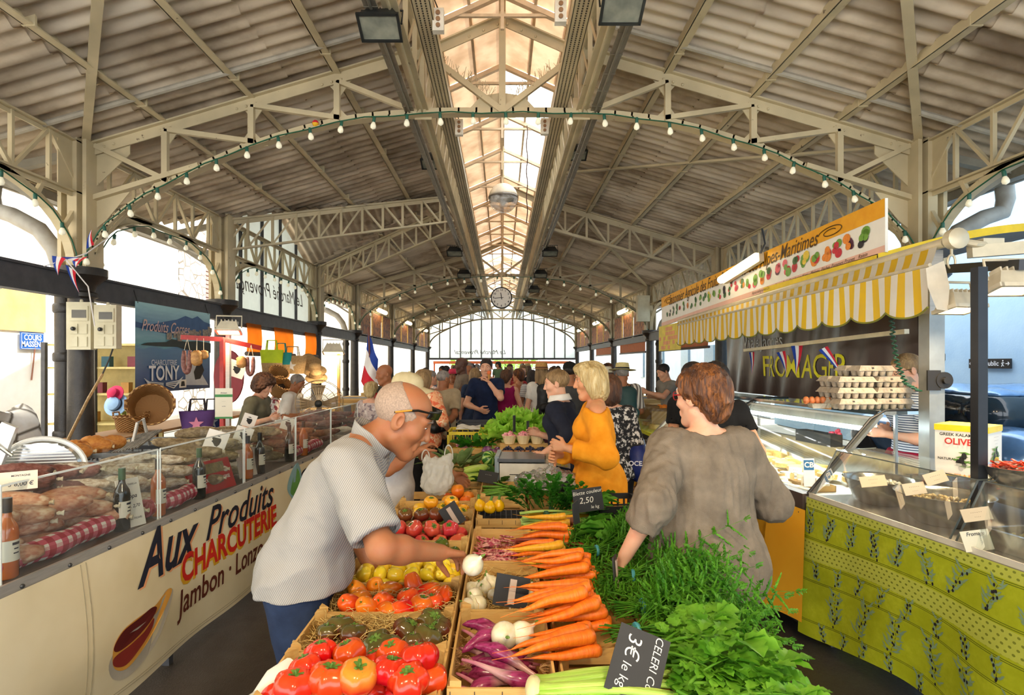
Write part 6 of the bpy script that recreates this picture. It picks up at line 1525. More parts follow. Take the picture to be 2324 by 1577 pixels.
p=RS(3.27,.30,.874);bowl('large steel bowl nearest the cheese case',p,.185,.145,None);MB_F=mat('white_feta_cubes','#efe8d4',.5,var=.05);loose('feta_cubes','white cheese cubes filling the first steel bowl',p,.15,p.z+.09,60,lambda mb,q:mb.cbox(q,(.02,.02,.016),Euler((U(0,1),U(0,1),U(0,3))).to_matrix().to_4x4()),'cheese',MB_F)
p=RS(2.86,.29,.874);bowl('large steel bowl in the middle of the olive table',p,.205,.15,None);loose('marinated_garlic','pale marinated cloves filling the second steel bowl',p,.17,p.z+.09,130,olv,'garlic',mat('pale_cloves','#d9bf86',.3,0,col2='#b8934a',sc=30))
def tray(label,c,w,d,h,m,rz=RROT,nm='food_tray'):
 t=thing(nm,label,'tray',c,rz,'trays on the olive table');tk=.004
 MB().box(-w/2,w/2,-d/2,d/2,0,tk).box(-w/2,-w/2+tk,-d/2,d/2,0,h).box(w/2-tk,w/2,-d/2,d/2,0,h).box(-w/2,w/2,-d/2,-d/2+tk,0,h).box(-w/2,w/2,d/2-tk,d/2,0,h).build('pan',m,t)
 MB().box(-w/2-.015,w/2+.015,-d/2-.015,-d/2,h-.004,h).box(-w/2-.015,w/2+.015,d/2,d/2+.015,h-.004,h).box(-w/2-.015,-w/2,-d/2,d/2,h-.004,h).box(w/2,w/2+.015,-d/2,d/2,h-.004,h).build('rim',m,t);return t
CLR=clear('clear_tub','#f0f2f0',.14,.08,.07);tray('long steel tray of chopped green olives',RS(2.33,.33,.876),.42,.30,.09,STEEL);loose('chopped_olives','chopped green olives in oil in the long steel tray',RS(2.33,.33,0),0,.925,420,lambda mb,q:mb.ball(q,(.008,.007,.005),6,4),'olives',GOL,(.18,.12));tray('pale tray below the illustrated white label',RS(1.98,.28,.876),.40,.28,.07,mat('pinkish_tray','#b89c90',.4))
MB_=None
tray('clear tub of brown olives beside the dark square post',RS(2.62,.68,1.0),.34,.24,.08,CLR,nm='clear_tub');loose('brown_olives','shiny brown olives heaped in the clear tub',RS(2.62,.68,0),0,1.02,260,olv,'olives',OLV,(.15,.10))
tray('clear box of dark red pickles behind the second steel bowl',RS(3.15,.62,.97),.3,.2,.07,CLR,nm='clear_tub');loose('red_pickles','dark red pickles in the clear box',RS(3.15,.62,0),0,.985,150,strip,'pickles',mat('beet_red','#6a1822',.35,0,col2='#8f2430'),(.13,.08));tray('flat clear box of dried tomatoes',RS(2.98,.85,1.0),.28,.2,.06,CLR,nm='clear_tub');loose('dried_tomatoes','dried tomatoes in the flat clear box',RS(2.98,.85,0),0,1.01,130,strip,'tomatoes',RED_,(.12,.08))
p=at(2315,1085,2.55);p.z=1.12;bowl('steel bowl of orange red peppers at the edge of the olive table',p,.13,.1,None);loose('pepper_strips','orange red pepper strips heaped in the bowl',p,.11,p.z+.08,110,strip,'peppers',mat('orange_pepper','#d8481c',.4,0,col2='#b02a12',sc=40))
t=thing('display_step','low steel step lifting the tubs and tin behind the trays','shelf',RS(2.75,.78,.874));MB().box(-.22,.30,-.55,.62,.10,.125).build('step_top',STEEL,t)
for a in (-.5,.57):
 for x in (-.2,.27):MB().box(x-.012,x+.012,a-.012,a+.012,0,.10).build('leg',STEEL,t)
TXT=mat('label_print','#6a5a4e',.7);WLAB=mat('cream_label','#cdbb9c',.65,var=.04)
for i,(px_,py_,Y,r_,w) in enumerate(((1985,1092,2.98,-.1,.13),(2080,1110,2.72,-.15,.10),(2130,1085,2.7,-.3,.10),(2222,1170,2.47,-.15,.12))):
 card('price_label','cream price label %s' % ('in the first steel bowl','in the second steel bowl','leaning on the clear red boxes','standing in the long olive tray')[i],at(px_,py_+12,Y),w,.055,RROT-.2,.35,WLAB,txt=[('- - - - - -',0,.037,.014,0),('- - - -',0,.018,.012,0)],tm=TXT,roll=r_)
card('price_label','white illustrated label with blue edge on the pale tray',at(2225,1250,2.44),.12,.085,RROT-.15,.3,mat('blue_white_label','#dcd8c0',.5,0,col2='#8fb0c8',sc=12,lo=.55,hi=.7),txt=[('Fromage',0,.07,.022,.3)],roll=-.12)
# olive tin, corner towards the viewer
t=thing('olive_tin','large white and yellow olive tin beside the dark post','tin',at(2232,1085,3.02)+Vector((0,.10,0)),.62);w,h=.115,.27
MB().box(-w,w,-w,w,.0,h).build('tin_body',mat('tin_white','#e9e6dc',.3,var=.02),t);MB().box(-w-.003,w+.003,-w-.003,w+.003,h-.028,h+.004).box(-w-.002,w+.002,-w-.002,w+.002,0,.012).build('yellow_rim',mat('tin_yellow','#e3c81e',.3),t)
mb=MB();FM=lambda x,z,f:(TR((-w-.005,-x,z),-PI/2,PI/2) if f == 0 else TR((x,-w-.005,z),0,PI/2))
REDP2=mat('tin_red','#c0281e',.4);mb.text('OLIVES',.048,FM(.0,.185,0),bold=.02,sx=.95);mb.text('SIOURAS',.05,FM(0,.045,1),bold=.02,sx=.9);mb.build('red_lettering',REDP2,t,0)
mb=MB();mb.text('GREEK KALAMATA',.022,FM(0,.222,0),bold=.02);mb.text('NATURAL',.018,FM(-.06,.09,0),bold=.02);mb.text('- - - - - - -\n- - - - - - -\n- - - -',.018,FM(0,.20,1));mb.build('black_lettering',HEADC,t,0)
mb=MB();G1=mat('print_green_leaf','#5f8f3a',.5)
for f in (0,1):
 for k in range(8):
  x,z=U(-.06,.06),U(.06,.14)+.03*f;M=FM(x,z,f);a=U(-.6,.6)
  mb.cur=0;mb.add([M @ Vector((q[0]*math.cos(a)-q[1]*math.sin(a),q[0]*math.sin(a)+q[1]*math.cos(a),.0005)) for q in ((-.03,0),(0,.008),(.03,0),(0,-.008))],[(0,1,2,3)])
  if k < 5:mb.cur=1;M=FM(x*.8,z-.015,f);mb.add([M @ Vector((.012*math.cos(q),.019*math.sin(q),.001)) for q in np.linspace(0,2*PI,11)[:10]],[tuple(range(10))])
mb.build('olive_drawing',[G1,HEADC],t,0);MB().add([FM(.045*math.cos(q),.095+.016*math.sin(q),1) @ Vector((0,0,.001)) for q in np.linspace(0,2*PI,19)[:18]],[tuple(range(18))]).build('yellow_badge',mat('tin_badge','#e0c41c',.4),t,0);MB().text('Eloïs',.026,FM(0,.095,1) @ TR((0,0,.002)),shear=.3,bold=.01).build('badge_lettering',REDP2,t,0)
# posts
BLACKC=cloth('black_cotton','#141414','#1e1e1f')
p=at(2222,1150,2.62);o=MB().box(p.x-.022,p.x+.022,p.y-.022,p.y+.022,.872,2.12).build('square_post',mat('dark_grey_post','#2e3136',.35,.4));tag(o,'dark square steel post rising from the olive table','post')
t=thing('trailer_post','wide aluminium post with black hinge holding the striped awning','post',(2.60,3.47,0));MB().box(-.040,.040,-.04,.04,0,2.36).build('upright',ALU,t);MB().box(-.046,.046,-.045,.045,0,1.98).build('sleeve',mat('grey_aluminium','#8f9290',.35,.7),t)
hg=MB().box(-.068,.01,-.062,-.05,1.52,1.64).build('hinge_plate',mat('black_hinge','#1f1d1c',.4,.3),t);MB().lathe([(.05,0),(.05,.012)],20,TR((.03,-.055,1.58),0,PI/2)).build('hinge_disc',MATS['black_hinge'],hg);MB().lathe([(.02,0),(.02,.02)],12,TR((.03,-.065,1.58),0,PI/2)).build('hinge_bolt',MATS['black_hinge'],hg)
# halogen floods over the olives
flood('glowing ivory floodlight above the olive table, left of the dark post',at(2178,700,3.1),.15,.22,.19,True,None,9);flood('glowing ivory floodlight at the right of the dark post',at(2296,655,2.75),-.1,.25,.19,True,None,9)
o=MB().beam(at(2120,612,3.5),at(2324,600,2.7),.04,.05).build('lamp_rail',MATS['dark_grey_post']);tag(o,'dark rail carrying the two floodlights above olives','rail')
# cheese display case
t=thing('cheese_case','refrigerated cheese case with sloping glass and bright tube light','display case',RS(4.9,.4,0));S0,S1=3.5,6.0
q8=lambda s0,s1,t0,t1,z0,z1:([RS(a,b,c) for a in (s0,s1) for b in (t0,t1) for c in (z0,z1)],[(0,1,3,2),(4,6,7,5),(0,4,5,1),(2,3,7,6),(0,2,6,4),(1,5,7,3)])
MB().add(*q8(S0,S1,.02,.95,.05,.80)).build('base_cabinet',mat('dark_cabinet','#3b3a3a',.5),t,world=True);MB().add(*q8(S0,S1,-.02,.06,.78,.885)).build('bumper_rail',mat('brown_grey_rail','#6f625a',.3,.5),t,world=True)
MB().add(*q8(S0+.01,S1,.05,.95,.80,.845)).build('display_deck',mat('white_deck','#e9ebe6',.4),t,world=True)
MB().add([RS(S0,.02,.89),RS(S1,.02,.89),RS(S1,.50,1.37),RS(S0,.50,1.37)],[(0,1,2,3)]).build('sloping_glass',clear('case_glass','#f2f8f6',.05,.02,.02),t,world=True)
MB().add(*q8(S0,S1,.48,.80,1.36,1.385)).build('top_shelf',clear('shelf_glass','#cfe0dc',.2,.05,.1),t,world=True)
for s in (S0,S0+1.35,S1):MB().beam(RS(s,.03,.88),RS(s,.50,1.365),.045,.02).build('glass_frame',mat('grey_frame','#8e9290',.35,.6),t,world=True)
mb=MB()
for s in (S0-.02,S0+1.33):mb.tube([RS(s,.0,.89),RS(s,.42,1.34),RS(s,.52,1.39),RS(s,.80,1.39)],.008,6)
mb.build('rubber_seal',mat('black_rubber','#18181a',.5),t,world=True);MB().add(*q8(S0+.02,S1,.46,.50,1.28,1.345)).build('lamp_housing',mat('lamp_housing','#d9dcd8',.4),t,world=True)
tb=MB().tube([RS(S0+.05,.47,1.265),RS(S0+1.8,.47,1.265)],.016,10).tube([RS(S0+1.85,.47,1.265),RS(S1-.05,.47,1.265)],.016,10).build('tube_light',mat('cool_tube','#f2fbff',.3,emit=9,ecol='#eafaff',var=0),t,world=True)
for sc_ in (S0+.8,S0+2.3):
 l=bpy.data.lights.new('case_tube','AREA');l.shape='RECTANGLE';l.size=.06;l.size_y=1.4;l.energy=7;l.color=(.9,1,.98);o=bpy.data.objects.new('case_tube_light',l);COL.objects.link(o);o.location=RS(sc_,.46,1.24);o.rotation_euler=(0,0,RROT)
MB().add(*q8(S0,S1,.86,.90,.84,1.05)).build('back_sill',STEEL,t,world=True)
for a in (S0+.1,S0+1.6,S1-.1):MB().beam(RS(a,.70,.84),RS(a,.70,1.37),.018,.018).build('upright',STEEL,t,world=True)
# yellow cloth in front of the case
YC=mat('golden_yellow_cloth','#f7bb2c',.7,0,col2='#eda91c',sc=2.5);t=thing('yellow_cloth','golden yellow cloth hanging in front of the cheese case','cloth',RS(4.3,0,0))
ye=lambda s,v,o=0:RS(s,-.03-.03*math.sin(s*7)*v-o,.80-(.72-.05*math.sin(s*2.3))*v)
MB().grid(lambda a,b:ye(3.72+2.6*a,b),40,8).build('cloth_panel',YC,t,180,world=True);MB().grid(lambda a,b:ye(3.44+.36*a,b,.015+.05*b),8,8).build('overlapping_panel',YC,t,180,world=True)
mb=MB()
for s in (3.5,3.75,4.05,4.4,4.8):mb.ball(RS(s,-.04,.775),.009,6,4)
mb.build('stud',mat('dark_bolt','#4a4a4a',.4,.6),t,world=True)
# cheeses in the case
WCH=mat('white_rind_cheese','#efe9d8',.6,0,col2='#ddd0a8',sc=25,rnd=.06);YCH=mat('yellow_cheese','#e3c274',.55,0,col2='#c99c4a',sc=20,rnd=.1);BCH=mat('ashed_cheese','#8d8a84',.7,0,col2='#b0aba0',sc=30);BXW=mat('thin_wood_box','#c9a160',.7)
def cheese_mb(r,h):return MB().lathe([(.001,0),(r*.95,0),(r,h*.12),(r,h*.88),(r*.94,h),(.001,h)],18)
kinds=[(cheese_mb(.045,.025),WCH,'small white round goat cheese'),(cheese_mb(.075,.035),YCH,'flat yellow cheese wheel'),(cheese_mb(.035,.05),WCH,'tall white cheese drum'),(cheese_mb(.05,.03),BCH,'ash coated round cheese'),(MB().add([(0,-.06,0),(.11,0,0),(0,.06,0),(0,-.06,.045),(.11,0,.045),(0,.06,.045)],[(0,2,1),(3,4,5),(0,1,4,3),(1,2,5,4),(2,0,3,5)]),YCH,'cut yellow cheese wedge')]
for ki,(mb,m,nm) in enumerate(kinds):
 b0=mb.build('cheese',m,None,40);objs=[]
 n=(34,16,18,10,12)[ki]
 for i in range(n):
  o=b0 if i == 0 else dup(b0);s=S0+.14+(S1-S0-.4)*((i+.5)/n)+U(-.05,.05);tt=(.16,.52,.30,.40,.64)[ki]+U(-.07,.07);o.location=RS(s,tt,.846+(.03 if ki in (1,4) else 0));o.rotation_euler.z=U(0,6.28);o['category']='cheese';objs.append(o)
 S=sorted(objs,key=lambda o:o.location.y)
 for i,o in enumerate(S):o['group']=nm+' pieces';o['label']=nm+' in the cold case, '+(('number %s from its near end' % ORD[i]) if i < 20 else 'towards its far end')
for i in range(6):
 t=thing('cheese_box','shallow wooden box of small cheeses in the cold case, %s from its near end' % ORD[i],'box',RS(S0+.3+.42*i,.26,.846),RROT,'wooden cheese boxes');MB().box(-.08,.08,-.13,.13,0,.006).box(-.08,-.075,-.13,.13,0,.04).box(.075,.08,-.13,.13,0,.04).box(-.08,.08,-.13,-.125,0,.04).box(-.08,.08,.125,.13,0,.04).build('box',BXW,t)
 for k in range(3):MB().lathe([(.001,.008),(.035,.008),(.037,.02),(.035,.04),(.001,.04)],14,TR((0,-.085+.085*k,0))).build('cheese',WCH,t)
for i,(s,tt) in enumerate(((3.75,.2),(4.1,.35),(4.5,.2),(5.0,.3),(5.5,.25),(3.9,.5))):card('price_tag','small white price tag among the cheeses, %s from near end' % ORD[i],RS(s,tt,.87),.09,.06,RROT-.9,.3,CARD,txt=[('- - -',0,.04,.02,0),('- -',0,.02,.022,0)])
o=card('payment_sticker','blue and white card payment sticker at the case corner',RS(3.49,.02,.93),.07,.17,RROT-.15,.1,mat('card_sticker_white','#e4e6e8',.4),cat='sticker');MB().box(-.03,.03,-.003,-.0015,.10,.16).build('blue_field',mat('sticker_blue','#2a6a9c',.4),o);MB().text('CB',.045,TR((0,-.004,.13),0,PI/2),bold=.03).build('lettering',CARD,o,0)
t=thing('black_gift_box','black box with red flowers inside the back of the cheese case','box',RS(4.35,.72,1.06),RROT+PI/2);MB().box(-.2,.2,-.05,.05,0,.09).build('box',BLACKC,t);MB().text('The Tonga or Souk?',.025,TR((.05,-.052,.045),0,PI/2),shear=.3).build('lettering',PW,t,0);mb=MB()
for k in range(12):mb.ball((U(-.18,-.06),-.05,U(.03,.12)),(.018,.015,.018),7,5)
mb.build('red_flowers',mat('flower_red','#c01c3c',.6),t)
# egg cartons
EGGC=mat('grey_egg_carton','#bcaf9d',.9,0,col2='#a2957f',sc=40,bump=.3,bsc=150)
def carton_mesh():
 mb=MB();q=lambda w,d,z:[(-w,-d,z),(w,-d,z),(w,d,z),(-w,d,z)]
 for k,(A,B) in enumerate((((.118,.050,.034),(.128,.056,.034)),((.128,.056,.034),(.128,.056,.040)),((.124,.053,.040),(.106,.040,.068)))):mb.add(q(*A)+q(*B),[(0,1,5,4),(1,2,6,5),(2,3,7,6),(3,0,4,7),(4,5,6,7)])
 for i in range(5):
  for y in (-.027,.027):mb.lathe([(.012,0),(.0155,.004),(.024,.035)],8,TR((-.098+.049*i,y,0),.39))
 return mb
ct=carton_mesh().build('egg_carton',EGGC,None,50);MB().text('m',.02,TR((-.03,-.0495,.053),0,PI/2-.45),bold=.03).build('stamp',HEADC,ct,0);i=0
spots=[(0,r,c,d) for r in range(3) for c in (0,1) for d in (0,1)]+[(0,3,.5,0),(0,3,.5,1)]
rown=('bottom','second','third','top')
for i,(_,r,c,d) in enumerate(spots):
 o=ct if i == 0 else dup(ct);o.location=RS(3.62+.125*d,.42+.262*c+U(-.01,.01),1.388+.0705*r);o.rotation_euler.z=RROT*.3+U(-.05,.05)
 tag(o,'grey egg carton in the %s layer, %s' % (rown[r],('near row, ' if d == 0 else 'rear row, ')+('end' if c < 0 else 'cheese glass side' if c < .3 else 'vendor side')),'egg carton','stacked egg cartons')
oc=thing('open_egg_tray','open egg tray with brown eggs beside the carton stack','egg tray',RS(3.75,.20+.06,1.388),.05);MB().lathe([(.06,0),(.075,.03),(.078,.032)],4,TR((0,0,0),PI/4) @ Matrix.Diagonal((1.5,.8,1,1))).build('tray',EGGC,oc,30)
for k in range(5):o=MB().ball((0,0,0),(.02,.02,.026),12,8).build('egg',mat('brown_egg','#d08048',.5,0,col2='#b8683a',sc=20),None,180);o.location=oc.location+Vector((-.075+.037*k,-.01,.05));tag(o,'brown egg in the open tray, %s from left' % ORD[k],'egg','brown eggs')
# awning: roller, striped cloth, scalloped valance, arms
def awn(name):
 m,nt,b=newmat(name);u=nt.nodes.new('ShaderNodeUVMap').outputs[0];x=nd(nt,'ShaderNodeSeparateXYZ',{0:u}).outputs[0];f=mth(nt,'LESS_THAN',mth(nt,'FRACT',mth(nt,'MULTIPLY',x,38)),.5)
 c=mixc(nt,f,C('#efe6d4'),C('#f2c21a'));c=mixc(nt,mth(nt,'MULTIPLY',noise(nt,coords(nt),3,4,.6,.5,.8),.25),c,C('#b8a078'));nt.links.new(c,b.inputs['Base Color']);b.inputs['Roughness'].default_value=.6
 tr=nd(nt,'ShaderNodeBsdfTranslucent');nt.links.new(c,tr.inputs[0]);mx=nd(nt,'ShaderNodeMixShader',{0:.3,1:b.outputs[0],2:tr.outputs[0]});nt.links.new(mx.outputs[0],nt.nodes['Material Output'].inputs[0]);return m
AW=awn('yellow_white_stripes');t=thing('striped_awning','yellow and white striped awning with scalloped edge over the cheese stall','awning',(2.4,5.3,2.2));A0,A1=3.08,7.5
ab=lambda a:Vector((2.30,A1+(A0-A1)*a,2.185+.025*a));ar=lambda a:Vector((2.55,A1+.85-(A1+.85-3.36)*a,2.28+.085*a))
MB().grid(lambda a,b:ar(a)*(1-b)+ab(a)*b+Vector((0,0,-.015*math.sin(PI*b))),104,4).build('roof_cloth',AW,t,180,world=True)
MB().grid(lambda a,b:ab(a)+Vector((-.012-.014*math.sin(a*2*PI*13)*b,0,-b*(.215+.045*abs(math.sin(a*PI*13)))))-Vector((0,0,.012)),208,4).build('valance',AW,t,180,world=True)
mb=MB();mb.tube([ab(a)+Vector((-.012-.014*math.sin(a*2*PI*13),0,-.012-(.215+.045*abs(math.sin(a*PI*13))))) for a in np.linspace(0,1,209)],.006,5);mb.build('green_piping',mat('olive_piping','#7a7a24',.6),t,world=True)
ARM=mat('ivory_arm','#cfc4a8',.4,.2);MB().tube([ab(0),ab(1)],.011,8).build('front_bar',ARM,t,world=True);MB().tube([ar(0)+Vector((.03,0,.02)),ar(1)+Vector((.03,-.03,.02))],.03,12).build('roller',ARM,t,world=True)
e0=ar(1)+Vector((.05,-.05,.03));mb=MB();mb.lathe([(.06,0),(.06,.05),(.04,.06)],16,TR(tuple(e0),0,PI/2));mb.tube([e0,e0+Vector((.10,-.04,-.03)),e0+Vector((.2,0,-.03))],.02,8);mb.cbox(e0+Vector((.22,.0,-.03)),(.12,.05,.07));mb.beam(e0+Vector((.1,0,-.07)),e0+Vector((.75,-.08,-.03)),.05,.07);mb.tube([e0+Vector((.45,0,.0)),e0+Vector((.55,0,-.05)),e0+Vector((.66,0,.03))],.018,8);mb.lathe([(.05,0),(.05,.06)],14,TR(tuple(e0+Vector((.7,-.06,.04))),0,PI/2));mb.build('folding_arm',ARM,t,world=True)
mb=MB();mb.tube([e0+Vector((-.02+.022*math.cos(a),-.02,-.13+.04*math.sin(a))) for a in np.linspace(0,2*PI,17)],.006,6);mb.beam(e0+Vector((-.02,-.02,-.02)),e0+Vector((-.02,-.02,-.10)),.01,.01);mb.build('crank_eye',ARM,t,world=True);mb=MB()
p=ab(1);mb.add([p+Vector((-.03,-.01,-.02)),p+Vector((.06,-.02,.02)),p+Vector((.09,-.02,-.12)),p+Vector((.08,-.02,-.25)),p+Vector((.02,-.02,-.24)),p+Vector((-.02,-.01,-.12))],[(0,1,2,3,4,5)]);mb.build('valance_end',mat('crumpled_white','#d9d0bc',.7),t,world=True)
# raised trailer flap above the awning
t=thing('trailer_flap','yellow edged grey trailer roof flap above the striped awning','canopy',(3,6,2.4));f_=lambda x,y:Vector((x,y,2.40+.22*math.sin(min(1,(x-2.62)/1.1)*1.4)))
mb=MB();mb.grid(lambda a,b:f_(2.62+1.3*a,4.0+5.2*b),14,2);mb.build('underside',mat('grey_flap','#6a665e',.5),t,180,world=True)
mb=MB();mb.grid(lambda a,b:f_(2.62+1.3*a,3.995)+Vector((0,0,.055*b-.008)),14,1);mb.grid(lambda a,b:f_(2.62,4.0+5.2*a)+Vector((-.004,0,.05*b-.01)),2,1);mb.grid(lambda a,b:f_(2.62+1.3*a,4.0+5.2*b)+Vector((0,0,.047)),14,2);mb.build('yellow_edge',mat('flap_yellow','#e8c81c',.5),t,180,world=True)
# season board
t=thing('season_board','long yellow and white board of painted fruits lettered Alpes-Maritimes','sign',(2.6,6.5,2.6));bd=lambda a,b,o=0:Vector((2.66-.12*a-o,3.98+5.15*a,(2.455*(1-a)+2.27*a)+(.375*(1-a)+.455*a)*b))
def bq(a0,a1,b0,b1,m,nm,o):MB().grid(lambda u,v:bd(a0+(a1-a0)*u,b0+(b1-b0)*v,o),8,1).build(nm,m,t,0,world=True)
mb=MB();mb.grid(lambda u,v:bd(u,v),8,1);mb.grid(lambda u,v:bd(u,v,-.02),8,1);mb.quad(bd(0,0),bd(0,1),bd(0,1,-.02),bd(0,0,-.02));mb.build('board',mat('board_white','#efece2',.5,var=.03),t,0,world=True)
bq(0,1,.66,1,mat('board_yellow','#f2b01e',.5,0,col2='#e8a010',sc=12),'yellow_band',.003);bq(0,1,0,.13,mat('board_pink','#e6b8a4',.5,var=.04),'pink_strip',.003)
mb=MB();mp_=lambda x,y:bd((1-x),y,.006);
for b_,x,y,sz,sh in (('Saisonnier Agricole des Fruits & Légumes des Alpes-Maritimes',.46,.78,.20,.35),):mb.text(b_,sz,fn=lambda u,v:bd(1-x-u/5.15*1.0,y+v/.42,.006) ,shear=sh,bold=.004,sx=.78)
mb.build('script_lettering',mat('board_ink','#54380e',.6),t,0,world=True);mb=MB()
for sx in (.12,.93):mb.tube([bd(sx+.035*math.cos(a)*(1-a/14),.8+.12*math.sin(a)*(1-a/14),.008) for a in np.linspace(0,9,40)],.004,4)
mb.build('flourish',MATS['board_ink'],t,world=True)
pal=[mat('print_'+n,c,.5,var=.15,sc=60) for n,c in (('red','#c8283a'),('green','#6fa03a'),('orange','#e88a2c'),('dark_green','#3c6a34'),('purple','#5a2440'),('yellow','#e8c840'),('black','#26222c'),('pink','#e0586a'))];mb=MB();rnd=random.Random(11)
sets=[(6,6,1,1),(4,4,2),(0,1,0),(0,2,2),(2,2,0,1),(1,1,5),(0,0,3),(0,7,1),(4,7),(0,3),(2,1),(7,1),(0,1),(2,3),(0,7),(0,3),(3,6),(0,1),(1,1),(5,1),(3,),(3,1),(1,3),(3,),(2,),(1,3),(0,),(3,3),(6,3),(6,),(3,)]
for i,st in enumerate(sets):
 a=.045+.93*i/len(sets)
 for j,c in enumerate(st):
  for r_ in range(2):
   x,y=a+rnd.uniform(-.007,.007),.40+rnd.uniform(-.12,.12);r=rnd.uniform(.024,.042)*(1.1 if i < 12 else .85);mb.add([bd(x+r/5.15*math.cos(q)*1.1,y+r*math.sin(q)/.42,.005+.0006*j) for q in np.linspace(0,2*PI,13)[:12]],[tuple(range(12))],mi=c)
mb.build('painted_fruits',pal,t,0,world=True);mb=MB()
for i,w in enumerate(('Raisin','Prunes','Pommes','Pêches','Melons','Kiwi','Framboises','Fraises','Figues','Cerises','Agrumes','Abricots')):a=.045+.93*i/len(sets);mb.text(w,.045,fn=lambda u,v,a=a:bd(a-u/5.15,.07+v/.42,.006),shear=.3)
mb.build('fruit_names',MATS['board_ink'],t,0,world=True)
t=thing('tube_lamp','glowing warm tube lamp fixed across the season board','lamp',bd(.42,.75));a_,b_=bd(.33,.86,.10),bd(.50,.66,.10);MB().tube([a_,b_],.042,12).build('diffuser',mat('warm_tube','#fff2d0',.3,emit=5,ecol='#ffe9b8',var=0),t,180,world=True);MB().beam(a_+Vector((.05,0,0)),b_+Vector((.05,0,0)),.05,.09).build('housing',ARM,t,world=True);MB().tube([a_+Vector((.03,-.02,.03)),a_+Vector((.06,-.05,.12)),a_+Vector((.0,-.12,.25))],.01,6).build('bracket',MATS['black_wire'],t,world=True)
t=thing('season_calendar','yellow and pink harvest calendar below the far end of the board','sign',(2.52,8.8,2.1));mb=MB();mb.box(2.515,2.525,8.1,9.2,1.88,2.27);mb.build('board',mat('calendar_yellow','#e4d050',.6),t,world=True);mb=MB();rnd=random.Random(2)
for i in range(9):
 for j in range(5):
  if rnd.random() < .55:mb.box(2.512,2.515,8.12+.12*i,8.22+.12*i,1.9+.07*j,1.955+.07*j)
mb.build('pink_cells',mat('calendar_pink','#e8a070',.6),t,world=True)
# cheese maker's banner
def fbn(y,z):return Vector((3.6+.02*math.sin(y*5)+.015*math.sin(y*13+z*4),y,z))
t=thing('cheese_banner','dark brown banner with big yellow lettering behind the cheese stall','banner',(3.6,7,1.8));MB().grid(lambda a,b:fbn(4.95+4.3*a,1.25+1.05*b),60,10).build('vinyl_sheet',mat('dark_brown_vinyl','#34231f',.3,0,col2='#45322c',sc=2,bump=.3,bsc=5),t,180,world=True)
def ftext(b_,y,z,sz,m,**k):MB().text(b_,sz,fn=lambda u,v:fbn(y-u,z+v)-Vector((.005,0,0)),**k).build('lettering',m,t,0,world=True)
ftext('FROMAGER',6.95,1.63,.40,mat('banner_yellow','#f2e81e',.5),sx=.98,bold=.004);ftext('Viale Jacques',7.9,1.98,.26,PW,sx=.85);ftext('Cou Mes',5.75,1.33,.2,PW,shear=.2)
p0,p1=at(1690,795,7.2),at(2058,752,4.2);t=thing('pennant_pole','pale pole holding tricolour pennants before the brown banner','pole',p0);MB().beam(p0,p1,.035,.035).build('pole',ARM,t,world=True)
for i,(a,Y) in enumerate((((1700,800,1712,798,1706,850),7.1),((1762,800,1782,796,1784,848),6.2),((1795,785,1822,783,1806,852),5.8),((1858,795,1878,785,1912,855),5.2))):pennant('tricolour pennant hanging in front of the brown banner, %s along the pole' % ORD[i],at(a[0],a[1],Y),at(a[2],a[3],Y),at(a[4],a[5],Y),'pole pennants')
mb=MB();H_=[at(2023,705,3.6),at(2026,760,3.6),at(2035,820,3.55),at(2055,870,3.5),at(2088,888,3.45)];pts=[]
for i in range(4):
 for k in range(26):f=k/26;c=H_[i]*(1-f)+H_[i+1]*f;a=(i*26+k)*1.35;pts.append(c+Vector((math.cos(a)*.013,math.sin(a)*.013,0)))
tag(mb.tube(pts,.0055,5).build('coiled_hose',mat('green_hose','#14402c',.4)),'dark green coiled air hose hanging beside the aluminium post','hose')
# right outside: toilet sign, car
t=thing('toilet_sign','dark sign reading WC Public with arrows on the pale blue wall','sign',(7.57,8.9,1.68),-PI/2);MB().box(-.38,.38,-.012,.012,-.075,.075).build('plate',mat('dark_sign','#17191c',.4),t);MB().text('WC Public',.105,TR((-.05,-.014,0),0,PI/2),bold=.015).build('lettering',PW,t,0)
for s,x in ((-1,-.33),(1,.33)):mb=MB();mb.beam((x-.03,-.014,0),(x+.03,-.014,0),.004,.012);mb.beam((x+s*.032,-.014,0),(x+s*.008,-.014,.024),.004,.01);mb.beam((x+s*.032,-.014,0),(x+s*.008,-.014,-.024),.004,.01);mb.build('arrow',PW,t)
mb=MB();mb.beam((.25,-.014,.02),(.245,-.014,-.01),.004,.016);mb.beam((.245,-.014,-.01),(.23,-.014,-.045),.004,.009);mb.beam((.245,-.014,-.01),(.27,-.014,-.04),.004,.009);mb.beam((.25,-.014,.02),(.225,-.014,.0),.004,.008);mb.beam((.25,-.014,.02),(.275,-.014,.005),.004,.008);mb.ball((.252,-.014,.042),(.012,.003,.012),8,5);mb.build('walking_figure',PW,t)
t=thing('car','small blue car parked by the pale blue wall','car',(6.3,7.7,0),-.1);CARB=mat('car_blue','#5f86b4',.2,.4,coat=.6);sdf_mesh('body',[cap((-.45,1.5,.55),(.45,1.5,.55),.32,None,.1),cap((-.45,-1.5,.6),(.45,-1.5,.6),.34,None,.1),cap((-.45,-1.2,.62),(-.45,1.3,.58),.34,None,.2),cap((.45,-1.2,.62),(.45,1.3,.58),.34,None,.2),cap((-.3,0,.65),(.3,0,.65),.34,None,.2)],.04,CARB,t,clips=[(V3(0,0,.2),V3(0,0,-1))])
